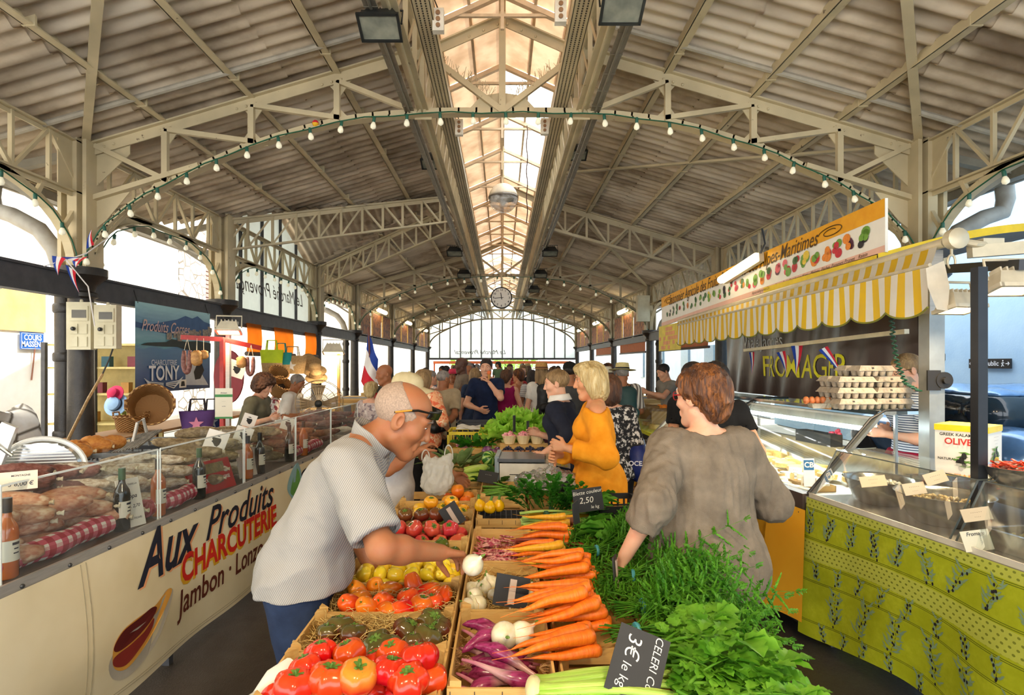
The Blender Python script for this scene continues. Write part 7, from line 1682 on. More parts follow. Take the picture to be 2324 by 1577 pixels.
CBP=[cap((-.36,-.95,1.08),(.36,-.95,1.08),.27,None,.1),cap((-.36,.35,1.10),(.36,.35,1.10),.27,None,.1),cap((-.36,-.3,1.12),(.36,-.3,1.12),.29,None,.2),cap((-.36,-.9,1.1),(-.36,.3,1.1),.28,None,.1),cap((.36,-.9,1.1),(.36,.3,1.1),.28,None,.1)]
sdf_mesh('cabin_windows',CBP,.03,mat('car_glass','#22303a',.08),t,clips=[(V3(0,0,.9),V3(0,0,-1)),(V3(0,0,1.30),V3(0,0,1))]);sdf_mesh('roof',[p[:3]+(p[3]+.006,p[4]+.006)+p[5:] for p in CBP],.03,CARB,t,clips=[(V3(0,0,1.29),V3(0,0,-1))])
for sx in (-1,1):
 for y in (-1.15,1.15):MB().lathe([(.12,-.09),(.3,-.09),(.32,-.05),(.32,.05),(.3,.09),(.12,.09)],20,TR((sx*.72,y,.32),0,0,PI/2)).build('wheel',mat('tyre','#1c1c1e',.8),t)
MB().ball((-.35,-1.82,.68),(.12,.05,.08),10,6).build('headlight',mat('lamp_clear','#e6ecf0',.1),t)
# ---------------------------------------------------------------- middle of the table, farther stalls, everything under the roof
t=thing('market_table','second table behind the crates carrying scale, lettuce and berries','table',(0,5.3,0));MB().box(-.56,.36,-.95,1.0,TBZ-.03,TBZ).build('table_top',MATS['table_plank'],t)
for sx in (-.5,.31):
 for sy in (-.85,.9):MB().box(sx-.03,sx+.03,sy-.03,sy+.03,0,TBZ-.03).build('leg',DARKBEAM,t)
crate('produce_crate','wooden crate under the zucchini and artichoke leaves',-.52,-.06,4.12,4.5,.11);crate('produce_crate','wooden crate of leafy greens in front of the round eggplants',-.52,-.06,4.52,4.86,.16);crate('produce_crate','wooden crate of radishes in front of the yellow plastic crate',-.50,-.04,5.0,5.4,.22)
YPL=mat('yellow_crate_plastic','#d8c21c',.45);pcrate('plastic_crate','yellow plastic crate with slotted sides behind the radishes',(-.27,5.75,TBZ),.52,.42,.30,YPL,0,None,9);pcrate('plastic_crate','black plastic crate behind the yellow one',(-.2,6.15,TBZ),.56,.34,.34,BPL)
o=MB().grid(lambda a,b:Vector((-.46+.24*a,5.66+.2*b,TBZ+.31+.02*math.sin(a*7)*math.sin(b*9)+.02*b)),12,8).build('paper_sheet',mat('crumpled_paper','#c9c6bc',.8),None,30);tag(o,'crumpled white paper lying on the yellow crate','paper')
ZUC=mat('pale_zucchini','#a9cc4a',.3,0,col2='#c6dd74',sc=20,stretch=(1,4,4));z0_=MB().tube([(-.09,0,0),(-.05,.006,0),(0,.01,0),(.06,.004,0),(.09,0,0)],[.012,.019,.022,.018,.010],14)
ZB_=None;objs=[];zb=z0_.build('zucchini',ZUC,None,180);MB().tube([(.088,0,0),(.115,0,.004)],[.008,.009],6).build('stem',GRN,zb)
for i in range(13):
 o=zb if i == 0 else dup(zb);r,c=divmod(i,5);o.location=(-.20+.018*(i % 3)+U(-.02,.02),4.17+.055*c+.02*r,TBZ+.105+.036*r);o.rotation_euler=(U(0,6),U(-.1,.1),.35+U(-.25,.25));o['category']='zucchini';objs.append(o)
rows_label(objs,'pale green zucchini heaped before the scale',3,'pale zucchini')
def stripy():
 m,nt,b=newmat('striped_squash');tc=nt.nodes.new('ShaderNodeTexCoord');s=nd(nt,'ShaderNodeSeparateXYZ',{0:tc.outputs['Object']});a=mth(nt,'ARCTAN2',s.outputs[1],s.outputs[0]);f=mth(nt,'GREATER_THAN',mth(nt,'SINE',mth(nt,'MULTIPLY',a,8)),.35);nt.links.new(mixc(nt,f,C('#2f6a24'),C('#a8c86a')),b.inputs['Base Color']);b.inputs['Roughness'].default_value=.3;return m
o=MB().lathe([(.001,-.05),(.03,-.045),(.055,-.02),(.06,.005),(.05,.03),(.025,.045),(.008,.044)],24).build('striped_squash',stripy(),None,180);MB().tube([(0,0,.04),(0,.004,.065)],[.01,.012],7).build('stem',GRN,o);o.location=(-.10,4.52,TBZ+.21);o.rotation_euler=(1.0,.3,.4);o.scale=(1.1,)*3;tag(o,'round dark green squash with pale stripes beside zucchini','squash')
def leafbunch(nm,label,loc,n,r,L,m,W=.45,lob=3,up=.7,jag=.15):
 mb=MB()
 for i in range(n):
  a=U(0,6.28);q=math.sqrt(random.random());d=Vector((math.cos(a)*(.4+q*.6),math.sin(a)*(.4+q*.6),U(.1,1)*up));lobed(mb,(r[0]*q*math.cos(a),r[1]*q*math.sin(a),0),d,(U(-.4,.4),U(-.4,.4),1),L*U(.7,1.2),W,lob,.2,jag)
 o=mb.build(nm,m,None,180);o.location=loc;return tag(o,label,'greens')
leafbunch('artichoke_leaves','grey green pointed leaves heaped above the white bag',(-.36,4.62,TBZ+.14),46,(.15,.16),.18,mat('sage_leaf','#5f7c44',.5,0,col2='#86a064',sc=16,trans=.25));leafbunch('zucchini_leaves','dark green leaves under the zucchini beside the slate',(-.02,4.14,TBZ+.10),30,(.14,.10),.14,DK_G,.5);leafbunch('radish_leaves','bright green radish leaves in the crate before the yellow one',(-.24,5.18,TBZ+.21),34,(.12,.08),.13,PAR_G,.55,4,.9,.3)
RAD=mat('pink_radish','#d8486a',.35,0,col2='#f0c4c4',sc=20);rb=MB().tube([(-.035,0,0),(-.02,0,0),(0,0,0),(.02,0,0),(.04,0,-.004)],[.002,.008,.010,.008,.003],8).build('radish',RAD,None,180);objs=[]
for i in range(16):o=rb if i == 0 else dup(rb);o.location=(-.42+U(0,.14),5.08+U(0,.16),TBZ+.20+U(0,.02));o.rotation_euler.z=U(0,6.28);tag(o,'pink radish in the bunch before the yellow crate','radish','pink radishes')
AUB=mat('violet_eggplant','#5a2a58',.2,0,col2='#a878a4',sc=14,lo=.45,hi=.7)
eb=MB().lathe([(.001,-.045),(.03,-.04),(.05,-.015),(.05,.01),(.035,.035),(.015,.046)],18,None,lambda r,z,a:r*(1+.06*math.cos(5*a))).build('round_eggplant',AUB,None,180);MB().lathe([(.022,.036),(.016,.05),(.006,.055),(.005,.075)],6).build('cap',GRN,eb)
for i,(x,y) in enumerate(((-.13,5.02),(-.04,4.95),(.03,5.0),(-.08,4.86))):
 o=eb if i == 0 else dup(eb);o.location=(x,y-.05,TBZ+.20);o.rotation_euler=(U(-.6,.6),U(-.6,.6),0);tag(o,'round violet eggplant near the little basket, %s from left' % ORD[(0,2,3,1)[i]],'eggplant','violet eggplants')
MB_x=thing('chip_basket','small wood chip basket holding up the violet eggplants','basket',(-.06,4.93,TBZ));MB().lathe([(.07,0),(.09,.15),(.095,.155)],14).build('basket',BXW,MB_x)
# scale
t=thing('market_scale','white and grey electronic market scale beside the vendor','scale',(.19,4.22,TBZ),-.06);SCW=mat('scale_white','#d9d6c8',.4);MB().box(-.20,.20,-.16,.16,.12,.25).build('body',SCW,t);MB().box(-.215,.12,-.17,.17,.262,.285).build('platter',mat('scale_grey','#5c6064',.3,.3),t)
MB().add([(.13,-.17,.255),(.30,-.17,.22),(.30,.17,.22),(.13,.17,.255),(.13,-.17,.29),(.30,-.17,.25),(.30,.17,.25),(.13,.17,.29)],[(0,3,2,1),(4,5,6,7),(0,1,5,4),(1,2,6,5),(2,3,7,6),(3,0,4,7)]).build('keypad',mat('keypad_beige','#9c8f78',.5),t)
mb=MB()
for i in range(5):
 for j in range(3):mb.cbox((.16+.028*i,-.173,.262-.0058*i-.0+.0*j),(.02,.004,.008))
mb.build('yellow_keys',mat('key_yellow','#d8c83c',.5),t);MB().box(-.235,-.205,-.16,.16,.05,.30).build('side_frame',mat('scale_blue_grey','#8d9ca4',.4),t);MB().box(-.19,.19,-.15,.15,0,.12).build('foot',mat('scale_foot','#b8b4a6',.5),t);MB().box(-.13,.05,-.162,-.16,.17,.175).build('slot',HEADC,t)
# lettuce: ruffled heads
def lettuce(seed):
 rnd=random.Random(seed);mb=MB()
 for k in range(17):
  a=k*2.4;ring=k/17;L=.17-.07*ring;w=.10-.03*ring;tl=.35+1.0*ring;ph=rnd.uniform(0,6)
  def fn(u,v):x=(u-.5)*2;q=v*L;rr=w*(.25+.75*math.sin(v*PI*.62))*(1-.55*max(0,v-.7)/.3*x*x);z=q*math.sin(tl)+.016*math.sin(x*7+ph)*v*v-.05*v**3*(1.2-ring);o=.03*(1-ring)+q*math.cos(tl)-.04*(x*x)*(.4-v)*.6;return Vector((math.cos(a)*o-math.sin(a)*x*rr,math.sin(a)*o+math.cos(a)*x*rr,z+.05*x*x*v))
  mb.grid(fn,12,7)
 return mb
lp=[]
for s in range(3):o=lettuce(s).build('lettuce',LET_G,None,180);MB().ball((0,0,.0),(.03,.03,.025),8,6).build('white_heart',mat('pale_rib','#dfe8a8',.5),o);lp.append(o)
for i,(x,y,z,s) in enumerate(((.02,5.25,.98,1.1),(.16,5.2,1.0,1.1),(.30,5.28,.98,1.1),(.08,5.45,1.08,1.15),(.22,5.45,1.09,1.15),(.34,5.5,1.03,1),(-.04,5.5,1.0,1.0),(.14,5.65,1.1,1.1),(.28,5.68,1.08,1.0))):
 o=lp[i] if i < 3 else dup(lp[i % 3]);o.location=(x,y,z);o.scale=(s,)*3;o.rotation_euler=(U(-.5,.2),U(-.4,.4),U(0,6));o['category']='lettuce';lp.append(o) if i >= 3 else None
rows_label(lp,'light green lettuce heaped behind the berries',3,'heaped lettuces')
t=thing('lettuce_stand','raised wooden stand under the heaped lettuces','stand',(.17,5.45,TBZ));MB().box(-.22,.22,-.28,.28,.20,.235).build('board',WOOD,t)
for sx in (-.2,.2):
 for sy in (-.25,.25):MB().box(sx-.015,sx+.015,sy-.015,sy+.015,0,.20).build('leg',WOOD,t)
PNK=mat('pink_garlic','#d86a80',.5,0,col2='#f0c0c0',sc=30);BLB=mat('blueberry','#23243a',.45,0,col2='#3a3c58',sc=40)
t=thing('berry_shelf','stepped wooden shelf under the berry punnets','shelf',(.18,4.72,TBZ));MB().box(-.2,.2,-.12,.0,0,.20).build('lower_step',WOOD,t);MB().box(-.2,.2,.0,.12,0,.29).build('upper_step',WOOD,t)
for i in range(4):
 x=.045+.09*i;p=thing('punnet','small wooden punnet of blueberries, %s from left' % ORD[i],'punnet',(x,4.66,TBZ+.202),0,'blueberry punnets');MB().lathe([(.04,0),(.055,.055),(.053,.057),(.038,.004)],4,TR((0,0,0),PI/4)).build('punnet_box',mat('orange_wood','#c98850',.6),p,20)
 loose('blueberries','blueberries in punnet %s from left' % ORD[i],(x,4.66,0),.042,TBZ+.245,60,lambda mb,q:mb.ball(q,.0075,6,4),'berries',BLB)
for i in range(3):
 x=.06+.115*i;p=thing('punnet','pale punnet of pink garlic in the upper row, %s from left' % ORD[i],'punnet',(x,4.78,TBZ+.292),0,'pink garlic punnets');MB().lathe([(.04,0),(.062,.07),(.06,.072),(.038,.004)],12,TR((0,0,0))).build('punnet_box',mat('pale_chip','#e2cfa0',.6),p,20)
 loose('pink_garlic','pink garlic cloves in the pale punnet %s from left' % ORD[i],(x,4.78,0),.052,TBZ+.35,46,lambda mb,q:mb.ball(q,(.014,.010,.010),6,4,Euler((U(0,3),U(0,3),U(0,3))).to_matrix().to_4x4()),'garlic',PNK)
# slate price signs
SLATE=mat('slate_board','#17191c',.6,0,col2='#23262a',sc=6);CHALK=mat('chalk','#dcdcd4',.8);PEG=mat('grey_peg','#b8a594',.5)
def slate(label,c,w,h,face,tilt,roll=0,txt=None,peg=True,back=False):
 t=thing('price_slate',label,'slate',c,face,None,-tilt,roll);MB().box(-w/2,w/2,-.003,.003,0,h).build('board',SLATE,t)
 if txt:
  mb=MB()
  for b_,x,z,s,M in txt:mb.text(b_,s,TR((x,-.004,z),0,PI/2) @ Matrix.Rotation(M,4,'Z'),shear=.15,bold=-.004)
  mb.build('chalk_writing',CHALK,t,0)
 if peg:MB().box(-.012,.012,-.009,-.003,.01,h*.88).build('peg',PEG,t);MB().beam((0,-.006,.0),(0,-.006,-.06),.006,.004).build('spike',PEG,t)
 return t
slate('black slate with grey peg stuck among the white onions',at(1156,1378,2.0),.125,.105,.2,.35,.25);slate('small black slate with pale stick in the brown tomatoes',at(1040,1192,3.0),.10,.12,.4,.3,-.5)
slate('slate chalked Céleri Coeur 3 € le kg leaning on the celery leaves',at(1428,1585,1.36),.125,.155,-.25,.6,.30,[('CELERI Coeur',.036,.075,.027,-PI/2),('3€',-.022,.112,.05,-PI/2),('le kg',-.026,.045,.032,-PI/2)],False)
slate('slate chalked Blette couleur 2,50 le kg above the chard',at(1338,1160,2.88),.15,.115,.05,.12,-.12,[('Blette couleur',0,.095,.026,.05),('2,50',-.01,.055,.042,0),('le kg',.03,.02,.022,0)],False)
slate('thin black slate standing edge-on in the carrot tops',at(1400,1338,2.12),.09,.12,1.25,.1,.15);slate('bluish slate edge-on beside the chard stems',at(1312,1215,2.75),.10,.16,1.2,.1,0,None,False);slate('black slate leaning by the flat green bean crate',at(1104,1096,3.98),.14,.085,-.2,.5,.15,[('- - - -',0,.06,.02,0)],False);slate('black slate peeking out beside the clear plastic bag',at(1292,1135,3.4),.12,.10,.3,.2,-.6,None,False)
slate('small slate standing in the pink garlic, left',at(1167,980,4.85),.035,.14,1.0,0,0,None,False);slate('small slate standing in the pink garlic, right',at(1198,990,4.85),.035,.13,1.0,0,0,None,False)
# plastic bags
BAGW=mat('white_plastic_film','#e4e4dc',.2,0,var=.03,trans=.6);b_=thing('plastic_bag','knotted white plastic bag standing on the orange tomatoes','bag',atz(992,1122,.86));
def bagp():return [ell((0,0,.075),(.10,.085,.075)),ell((.01,0,.15),(.085,.06,.085),None,.05),cap((-.055,0,.19),(-.07,0,.235),.03,.016,.04),cap((.055,0,.19),(.075,0,.245),.03,.018,.04)]
sdf_mesh('bag_film',bagp(),.006,BAGW,b_,disp=folds(.020,(22,22,12),2,.004,60));MB().tube([(.072+.026*math.cos(a),.006*math.sin(3*a),.235+.075*math.sin(a)) for a in np.linspace(-.2,3.3,16)],.008,8,True,.5).tube([(-.072+.024*math.cos(a),.006*math.sin(2*a),.225+.055*math.sin(a)) for a in np.linspace(-.2,3.3,16)],.008,8,True,.5).build('handle',BAGW,b_,180)
b_=thing('plastic_bag','clear crumpled plastic bag between the bean crate and chard','bag',(.29,3.72,.86));sdf_mesh('bag_film',[ell((-.07,0,.05),(.14,.12,.07)),ell((.10,0,.06),(.12,.11,.075)),cap((0,0,.1),(.03,.02,.15),.05,.02,.05)],.008,clear('clear_film','#ffffff',.22,.08,.22),b_,disp=folds(.026,(14,14,14),8,.006,50));leafbunch('bagged_greens','green herbs inside the clear plastic bag',(.26,3.75,.88),18,(.10,.07),.09,PAR_G,.5,4)
pcrate('plastic_crate','black plastic crate at the feet of the chard, beside the taupe sleeve',(.62,3.12,.80),.26,.3,.14,BPL,.1);crate('produce_crate','wooden crate under the clear plastic bag',.16,.43,3.5,4.0,.11);crate('produce_crate','wooden crate under the leaf celery',.16,.43,3.12,3.46,.11)
o=MB().tube([(-.63,1.45,.83),(-.60,1.50,.85),(-.57,1.55,.86)],[.012,.03,.026],12).build('white_roll',mat('paper_roll','#e6e2da',.8),None);tag(o,'roll of white paper on the rim of the nearest crate','paper')
o=sdf_mesh('knotted_bag',[ell((-.645,1.40,.81),(.03,.03,.04)),cap((-.645,1.40,.82),(-.62,1.44,.85),.02,.008,.02)],.004,BAGW,None,disp=folds(.008,(40,40,20),4));tag(o,'crumpled white plastic knot tied to the crate corner','bag')
# strings of bulbs
SOCK=mat('green_socket','#1f5a48',.5);BULB=mat('bulb_glass','#f2efd8',.08,0,var=.02,emit=.12,ecol='#fff0c8');CAB=mat('green_cable','#1d5a3e',.5)
sk=MB().lathe([(.001,.0),(.014,0),(.017,-.01),(.017,-.05),(.015,-.055)],10);bk=MB().lathe([(.012,-.05),(.026,-.08),(.030,-.098),(.026,-.116),(.001,-.13)],12);sme=bme=None
def bulbs(label,pts,sp=.34,sc=1.0,off=Vector((0,-.05,-.03))):
 global sme,bme
 t=thing('string_lights',label,'string lights',pts[len(pts)//2],0,'bulb strings');L0=t.location.copy();P=[Vector(p)+off for p in pts]
 MB().tube([p+Vector((0,0,.012*math.sin(i*2.1))) for i,p in enumerate(P)],.007*sc,5).build('cable',CAB,t,world=True);acc=sp*.5
 for a,b in zip(P[:-1],P[1:]):
  l=(b-a).length;q=acc
  while q < l:
   c=a.lerp(b,q/l)-L0
   s=sk.build('socket',SOCK,t,180) if sme is None else link('socket',sme,t);sme=s.data;g=bk.build('bulb',BULB,s,180) if bme is None else link('bulb',bme,s);bme=g.data
   s.location=c;s.rotation_euler=(U(-.15,.15),U(-.15,.15),0);s.scale=(sc,)*3;q += sp
  acc=q-l
def arch_line(Y,us=1):P=smooth_poly(arch_pts(),3);return [(-p.x,Y,p.y) for p in reversed(P)]+[(p.x,Y,p.y) for p in P[1:]]
bulbs('long string of clear bulbs along the nearest roof arch',arch_line(5.98))
for Y,nm in ((17.2,'the clock arch'),(22.8,'the arch behind the clock'),(28.4,'the last arch before the far gable')):bulbs('string of clear bulbs along '+nm,arch_line(Y),.5,1.3)
def side_arc(x,ya,yb):R=min(1.25,(yb-ya)/2);f=[(.14+(R-.14)*(1-math.cos(PI*.5*k/8)),2.7+.71*math.sin(PI*.5*k/8)) for k in range(9)];return [(x,ya+d,z) for d,z in f]+[(x,yb-d,z) for d,z in reversed(f)]
for x,ya,yb,nm in ((-4.38,.45,6.05,'nearest left side arch'),(-4.38,6.05,9.1,'left side arch above the blue poster'),(-4.38,9.1,13.7,'arch of the side entrance'),(4.38,.45,6.05,'nearest right side arch'),(-4.38,13.7,17.25,'left arch beyond the side entrance')):bulbs('string of clear bulbs along the '+nm,side_arc(x,ya,yb),.38,1,Vector((0,0,-.03)))
# ridge floodlights, boxes, globe, clock
LAMPD=mat('lamp_dark_metal','#2c2e2d',.45,.3);GLD=mat('dull_lamp_glass','#9a9a88',.12,0,col2='#6d6f64',sc=6)
k=0
for Y,xl,zl,w in ((4.25,1.02,4.22,.30),(9.0,1.13,4.60,.30),(13.2,1.10,4.55,.34),(16.2,1.08,4.5,.36),(19.5,1.08,4.5,.36),(24,1.08,4.5,.38)):
 for s in (-1,1):
  p=at(862,62,4.3) if (k == 0) else at(1412,22,4.2) if k == 1 else at(980,372,8.4) if k == 2 else at(1308,352,8.4) if k == 3 else Vector((s*xl,Y,zl-.33))
  flood('dark ridge floodlight on the %s girder, %s pair from the front' % ('left' if s < 0 else 'right',ORD[k//2]),p,0,.45 if k < 2 else .35,w,False,LAMPD,0,'ridge floodlights',GLD);k += 1
o=MB().lathe([(.07,-.15),(.075,-.1),(.055,.15),(.04,.16)],16).build('cone_speaker',mat('grey_green_cone','#7d7f70',.5));o.location=at(1346,160,5.9);o.rotation_euler=(.5,.35,0);tag(o,'grey green conical loudspeaker beside the right ridge girder','speaker')
JB=mat('white_junction_box','#ddd6c4',.5)
for i,(a,b,Y,nm) in enumerate(((995,48,4.6,'upper left'),(1272,28,4.5,'upper right'),(1042,290,6.6,'lower left'),(1236,288,6.6,'lower right'))):
 t=thing('junction_box','small white junction box inside the lantern, '+nm+' one','junction box',at(a,b,Y),0,'lantern junction boxes');MB().box(-.045,.045,-.03,.03,-.09,.09).build('case',JB,t)
 for z in (-.05,0,.05):MB().lathe([(.018,0),(.018,.012)],10,TR((0,-.03,z),0,PI/2)).build('socket_hole',mat('socket_brown','#8d6a4a',.5),t)
 MB().tube([(0,0,.09),(-.03,-.02,.16),(.03,0,.2)],.006,5).build('wire',MATS['black_wire'],t)
p=at(1142,450,9.8);t=thing('globe_lamp','large white and clear globe lamp hanging from the lantern','lamp',p);pr=[(.25*math.sin(a),-.25*math.cos(a)) for a in np.linspace(0,PI,25)]
MB().lathe([(max(r,.0005),z) for r,z in pr[13:]],32).build('white_dome',mat('globe_white','#e9dfca',.35),t,180);MB().lathe([(max(r,.0005),z) for r,z in pr[:14]],32).build('clear_bowl',clear('globe_clear','#efe8da',.07,.1,.3),t,180);MB().lathe([(.252,-.005),(.258,.0),(.258,.02),(.252,.024)],32).build('ring',mat('globe_ring','#6d655a',.4),t);MB().lathe([(.02,-.12),(.07,-.06),(.17,-.01),(.17,0)],20).build('reflector',ALU,t);MB().tube([(0,0,.25),(0,0,5.40-p.z)],.012,6).build('stem',CREAM,t)
o=MB().tube([at(1196+1.2*math.sin(k*.9),285+k*8.5,8.2) for k in range(27)],.008,5).build('chain',mat('rusty_chain','#5c4436',.6));tag(o,'thin rusty chain hanging beside the globe lamp','chain')
t=thing('hall_clock','round white clock with black numerals hanging under the arch','clock',at(1138,676,17.0));M_=TR((0,0,0),0,PI/2);MB().lathe([(.001,-.05),(.30,-.05),(.32,-.03),(.32,.05),(.295,.055),(.29,.04),(.001,.04)],40,M_).build('case',HEADC,t);MB().add([(.287*math.cos(a),-.045,.287*math.sin(a)) for a in np.linspace(0,2*PI,41)[:40]],[tuple(range(40))]).build('face',mat('clock_face','#f2f0e6',.4,var=.02),t)
mb=MB()
for k in range(1,13):a=PI/2-k*PI/6;mb.text(str(k),.085,TR((.235*math.cos(a),-.048,.235*math.sin(a)),0,PI/2),bold=.02)
mb.build('numerals',HEADC,t,0);MB().beam((.01,-.05,-.05),(-.02,-.05,.15),.006,.022).build('hour_hand',HEADC,t);MB().beam((.06,-.052,.008),(-.21,-.052,-.015),.006,.016).build('minute_hand',HEADC,t);MB().beam((0,0,.3),(0,0,.68),.05,.05).build('hanger',CREAM2,t)
t=thing('cabinet_box','tall ivory metal cabinet fixed to the right hall column','box',(4.15,16.9,3.3));MB().box(-.18,.18,-.1,.1,-.38,.38).build('case',MATS['ivory_box'],t);MB().box(-.16,.16,-.108,-.1,-.36,.36).build('door',MATS['ivory_box'],t)
p=at(716,280,6.0);t=thing('rubber_ball','small red and yellow ball stuck on the left arch','ball',p);MB().lathe([(.001,.035),(.02,.029),(.033,.01),(.035,0)][::-1],14).build('red_half',BR,t,180);MB().lathe([(.035,0),(.033,-.01),(.02,-.029),(.001,-.035)][::-1],14).build('yellow_half',mat('ball_yellow','#e8b01c',.5),t,180)
# carved panels with tube lamps high in the far bays
def carved():
 m,nt,b=newmat('carved_panel');v=coords(nt,'Object');w=nd(nt,'ShaderNodeTexVoronoi',{'Vector':v,'Scale':5},feature='DISTANCE_TO_EDGE');f=nd(nt,'ShaderNodeMapRange',{'Value':w.outputs['Distance'],'From Max':.15}).outputs[0];nt.links.new(mixc(nt,f,C('#5a3018'),C('#a8642c')),b.inputs['Base Color']);b.inputs['Roughness'].default_value=.6;return m
CARV=carved();BAYN=('first','second','third')
for s in (-1,1):
 for bi,(ya,yb) in enumerate(((17.25,22.85),(22.85,28.45),(28.45,34))):
  for k in range(3):
   y=ya+1.15+1.65*k;t=thing('carved_panel','brown carved picture panel on the %s side, %s of the %s far bay' % ('left' if s < 0 else 'right',ORD[k],BAYN[bi]),'panel',(s*4.40,y,2.98),0,'carved picture panels');MB().box(-.02,.02,-.68,.68,-.42,.42).build('panel_face',CARV,t);MB().box(-.025,.025,-.74,-.69,-.45,.45).build('frame_batten',WOOD,t)
  t=thing('tube_lamp','warm tube lamp above the panels on the %s side, %s far bay' % ('left' if s < 0 else 'right',BAYN[bi]),'lamp',(s*4.2,ya+2.8,3.5),0,'panel tube lamps');MB().tube([(0,-.6,0),(0,.6,0)],.07,10).build('diffuser',MATS['warm_tube'],t);MB().beam((s*.05,-.62,.05),(s*.05,.62,.05),.06,.06).build('housing',ARM,t)
# added unseen fill lamps behind the viewpoint, to warm the near produce
for i,(x,y) in enumerate(((-.9,-.5),(.9,-.6))):
 flood('warm floodlight hanging over the near end of the vegetable table, %s one' % ('left','right')[i],(x,y,3.3),0,-.5,.3,True,None,24);o=MB().tube([(x,y,3.5),(x,y,5.0)],.012,6).build('fill_lamp_rod',LAMPD);tag(o,'thin rod holding the %s warm floodlight over the table' % ('left','right')[i],'rod')
# far end: rail, awning strip, tree
o=MB().box(-4.3,4.3,35.6,36.2,1.66,1.84).box(-4.3,-4.2,35.8,35.9,-.02,1.7).box(4.2,4.3,35.8,35.9,-.02,1.7).build('far_awning',mat('rust_orange_awning','#c05c2c',.7));tag(o,'long rust orange awning strip seen through the far hall end','awning')
for i,(x,y,r) in enumerate(((.2,44,1.0),(2.0,46,1.1),(-3.4,45,.8),(1.0,50,1.4))):
 t=thing('tree','bright green leafy tree outside the far hall end, %s' % ('just right of the blue t-shirt','farther right','at the left side','rearmost behind the others')[i],'tree',(x,y,0),0,'trees outside');MB().tube([(0,0,0),(.05,0,1.0),(0,.05,1.9)],[.12,.09,.06],8).build('trunk',mat('bark','#5a4636',.9),t);mb=MB()
 for k in range(900):
  a,b=U(0,6.28),math.acos(U(-1,1));q=r*U(.5,1);c=Vector((q*math.sin(b)*math.cos(a),q*math.sin(b)*math.sin(a),1.6+r*.3+q*.8*math.cos(b)));d=Vector((U(-1,1),U(-1,1),U(-1,1))).normalized()*.09;e=d.orthogonal().normalized()*.05;mb.add([c-d,c+e,c+d,c-e],[(0,1,2,3)])
 mb.build('crown',leafmat('tree_leaf','#6fae3a','#a8d860',.4),t,0)
# basket and bag shop on the left
def weave():
 m,nt,b=newmat('wicker');tc=nt.nodes.new('ShaderNodeTexCoord');s=nd(nt,'ShaderNodeSeparateXYZ',{0:tc.outputs['Object']});a=mth(nt,'MULTIPLY',mth(nt,'ARCTAN2',s.outputs[1],s.outputs[0]),22);f=mth(nt,'MULTIPLY',mth(nt,'SINE',a),mth(nt,'SINE',mth(nt,'MULTIPLY',s.outputs[2],260)));f=nd(nt,'ShaderNodeMapRange',{'Value':f,'From Min':-.5,'From Max':.5}).outputs[0];nt.links.new(mixc(nt,f,C('#7a4c22'),C('#c89a5c')),b.inputs['Base Color']);nt.links.new(nd(nt,'ShaderNodeBump',{'Strength':.8,'Distance':.01,'Height':f}).outputs[0],b.inputs['Normal']);b.inputs['Roughness'].default_value=.7;return m
WICK=weave();SHW=mat('shelf_wood','#9a7448',.7)
def basket(label,c,r,h,rot,handles=True,nm='wicker_basket'):
 t=thing(nm,label,'basket',c,rot[2],'wicker baskets',rot[0],rot[1]);MB().lathe([(.001,0),(r*.8,0),(r*.9,h*.3),(r,h),(r*1.03,h+.012),(r*.97,h),(r*.87,h*.3),(r*.77,.012),(.001,.012)],28,None,lambda q,z,a:q*(1+.012*math.sin(a*14+z*120))).build('body',WICK,t,60);MB().tube([(r*1.01*math.cos(a),r*1.01*math.sin(a),h+.01+.004*math.sin(a*20)) for a in np.linspace(0,2*PI,40)],.013,6,False).build('braided_rim',WICK,t)
 if handles:
  for s in (-1,1):MB().tube([(s*r*.98,-.06,h-.01),(s*r*1.06,-.05,h+.06),(s*r*1.06,.05,h+.06),(s*r*.98,.06,h-.01)],.010,6).build('handle',WICK,t)
t=thing('shop_shelf','long wooden shelf of baskets and bags behind the charcuterie','shelf',(-4.35,7.6,0));MB().box(-.3,.3,-1.6,1.9,.86,.89).build('shelf_board',SHW,t)
for a in (-1.5,0,1.8):
 for x in (-.25,.25):MB().box(x-.025,x+.025,a-.025,a+.025,0,.86).build('leg',SHW,t)
p=at(346,978,6.9);basket('large wicker basket lying on its side below the blue poster',(p.x,p.y,.89+.24),.23,.36,(1.35,0,.5));basket('shallow wicker basket with handles beside the lying one',at(298,978,6.7)*1,.17,.16,(0,0,0))
def tote(label,c,w,h,d,m,rz,st=None,hm=None,star=False,bm=None):
 t=thing('tote_bag',label,'bag',c,rz,'hanging tote bags');MB().grid(lambda a,b:Vector((math.cos(a*2*PI)*w/2*(.78+.22*b),math.sin(a*2*PI)*d/2*(1-.35*b),h*b)),24,5,True).build('body',m,t,180)
 if bm:MB().grid(lambda a,b:Vector((math.cos(a*2*PI)*(w/2+.002)*(.78+.22*b*.45),math.sin(a*2*PI)*(d/2+.002)*(1-.35*b*.45),h*b*.45)),24,2,True).build('base_panel',bm,t,180)
 for s in (-1,1):MB().tube([(-w*.22,s*d*.3,h),(-w*.18,s*d*.2,h+.14),(w*.18,s*d*.2,h+.14),(w*.22,s*d*.3,h)],.009,6).build('handle',hm or m,t)
 if star:MB().add([(.0+.085*(1 if k % 2 == 0 else .42)*math.sin(k*PI/5),-d*.46-.004,h*.42+.085*(1 if k % 2 == 0 else .42)*math.cos(k*PI/5)) for k in range(10)],[tuple(range(10))]).build('star',star,t,0)
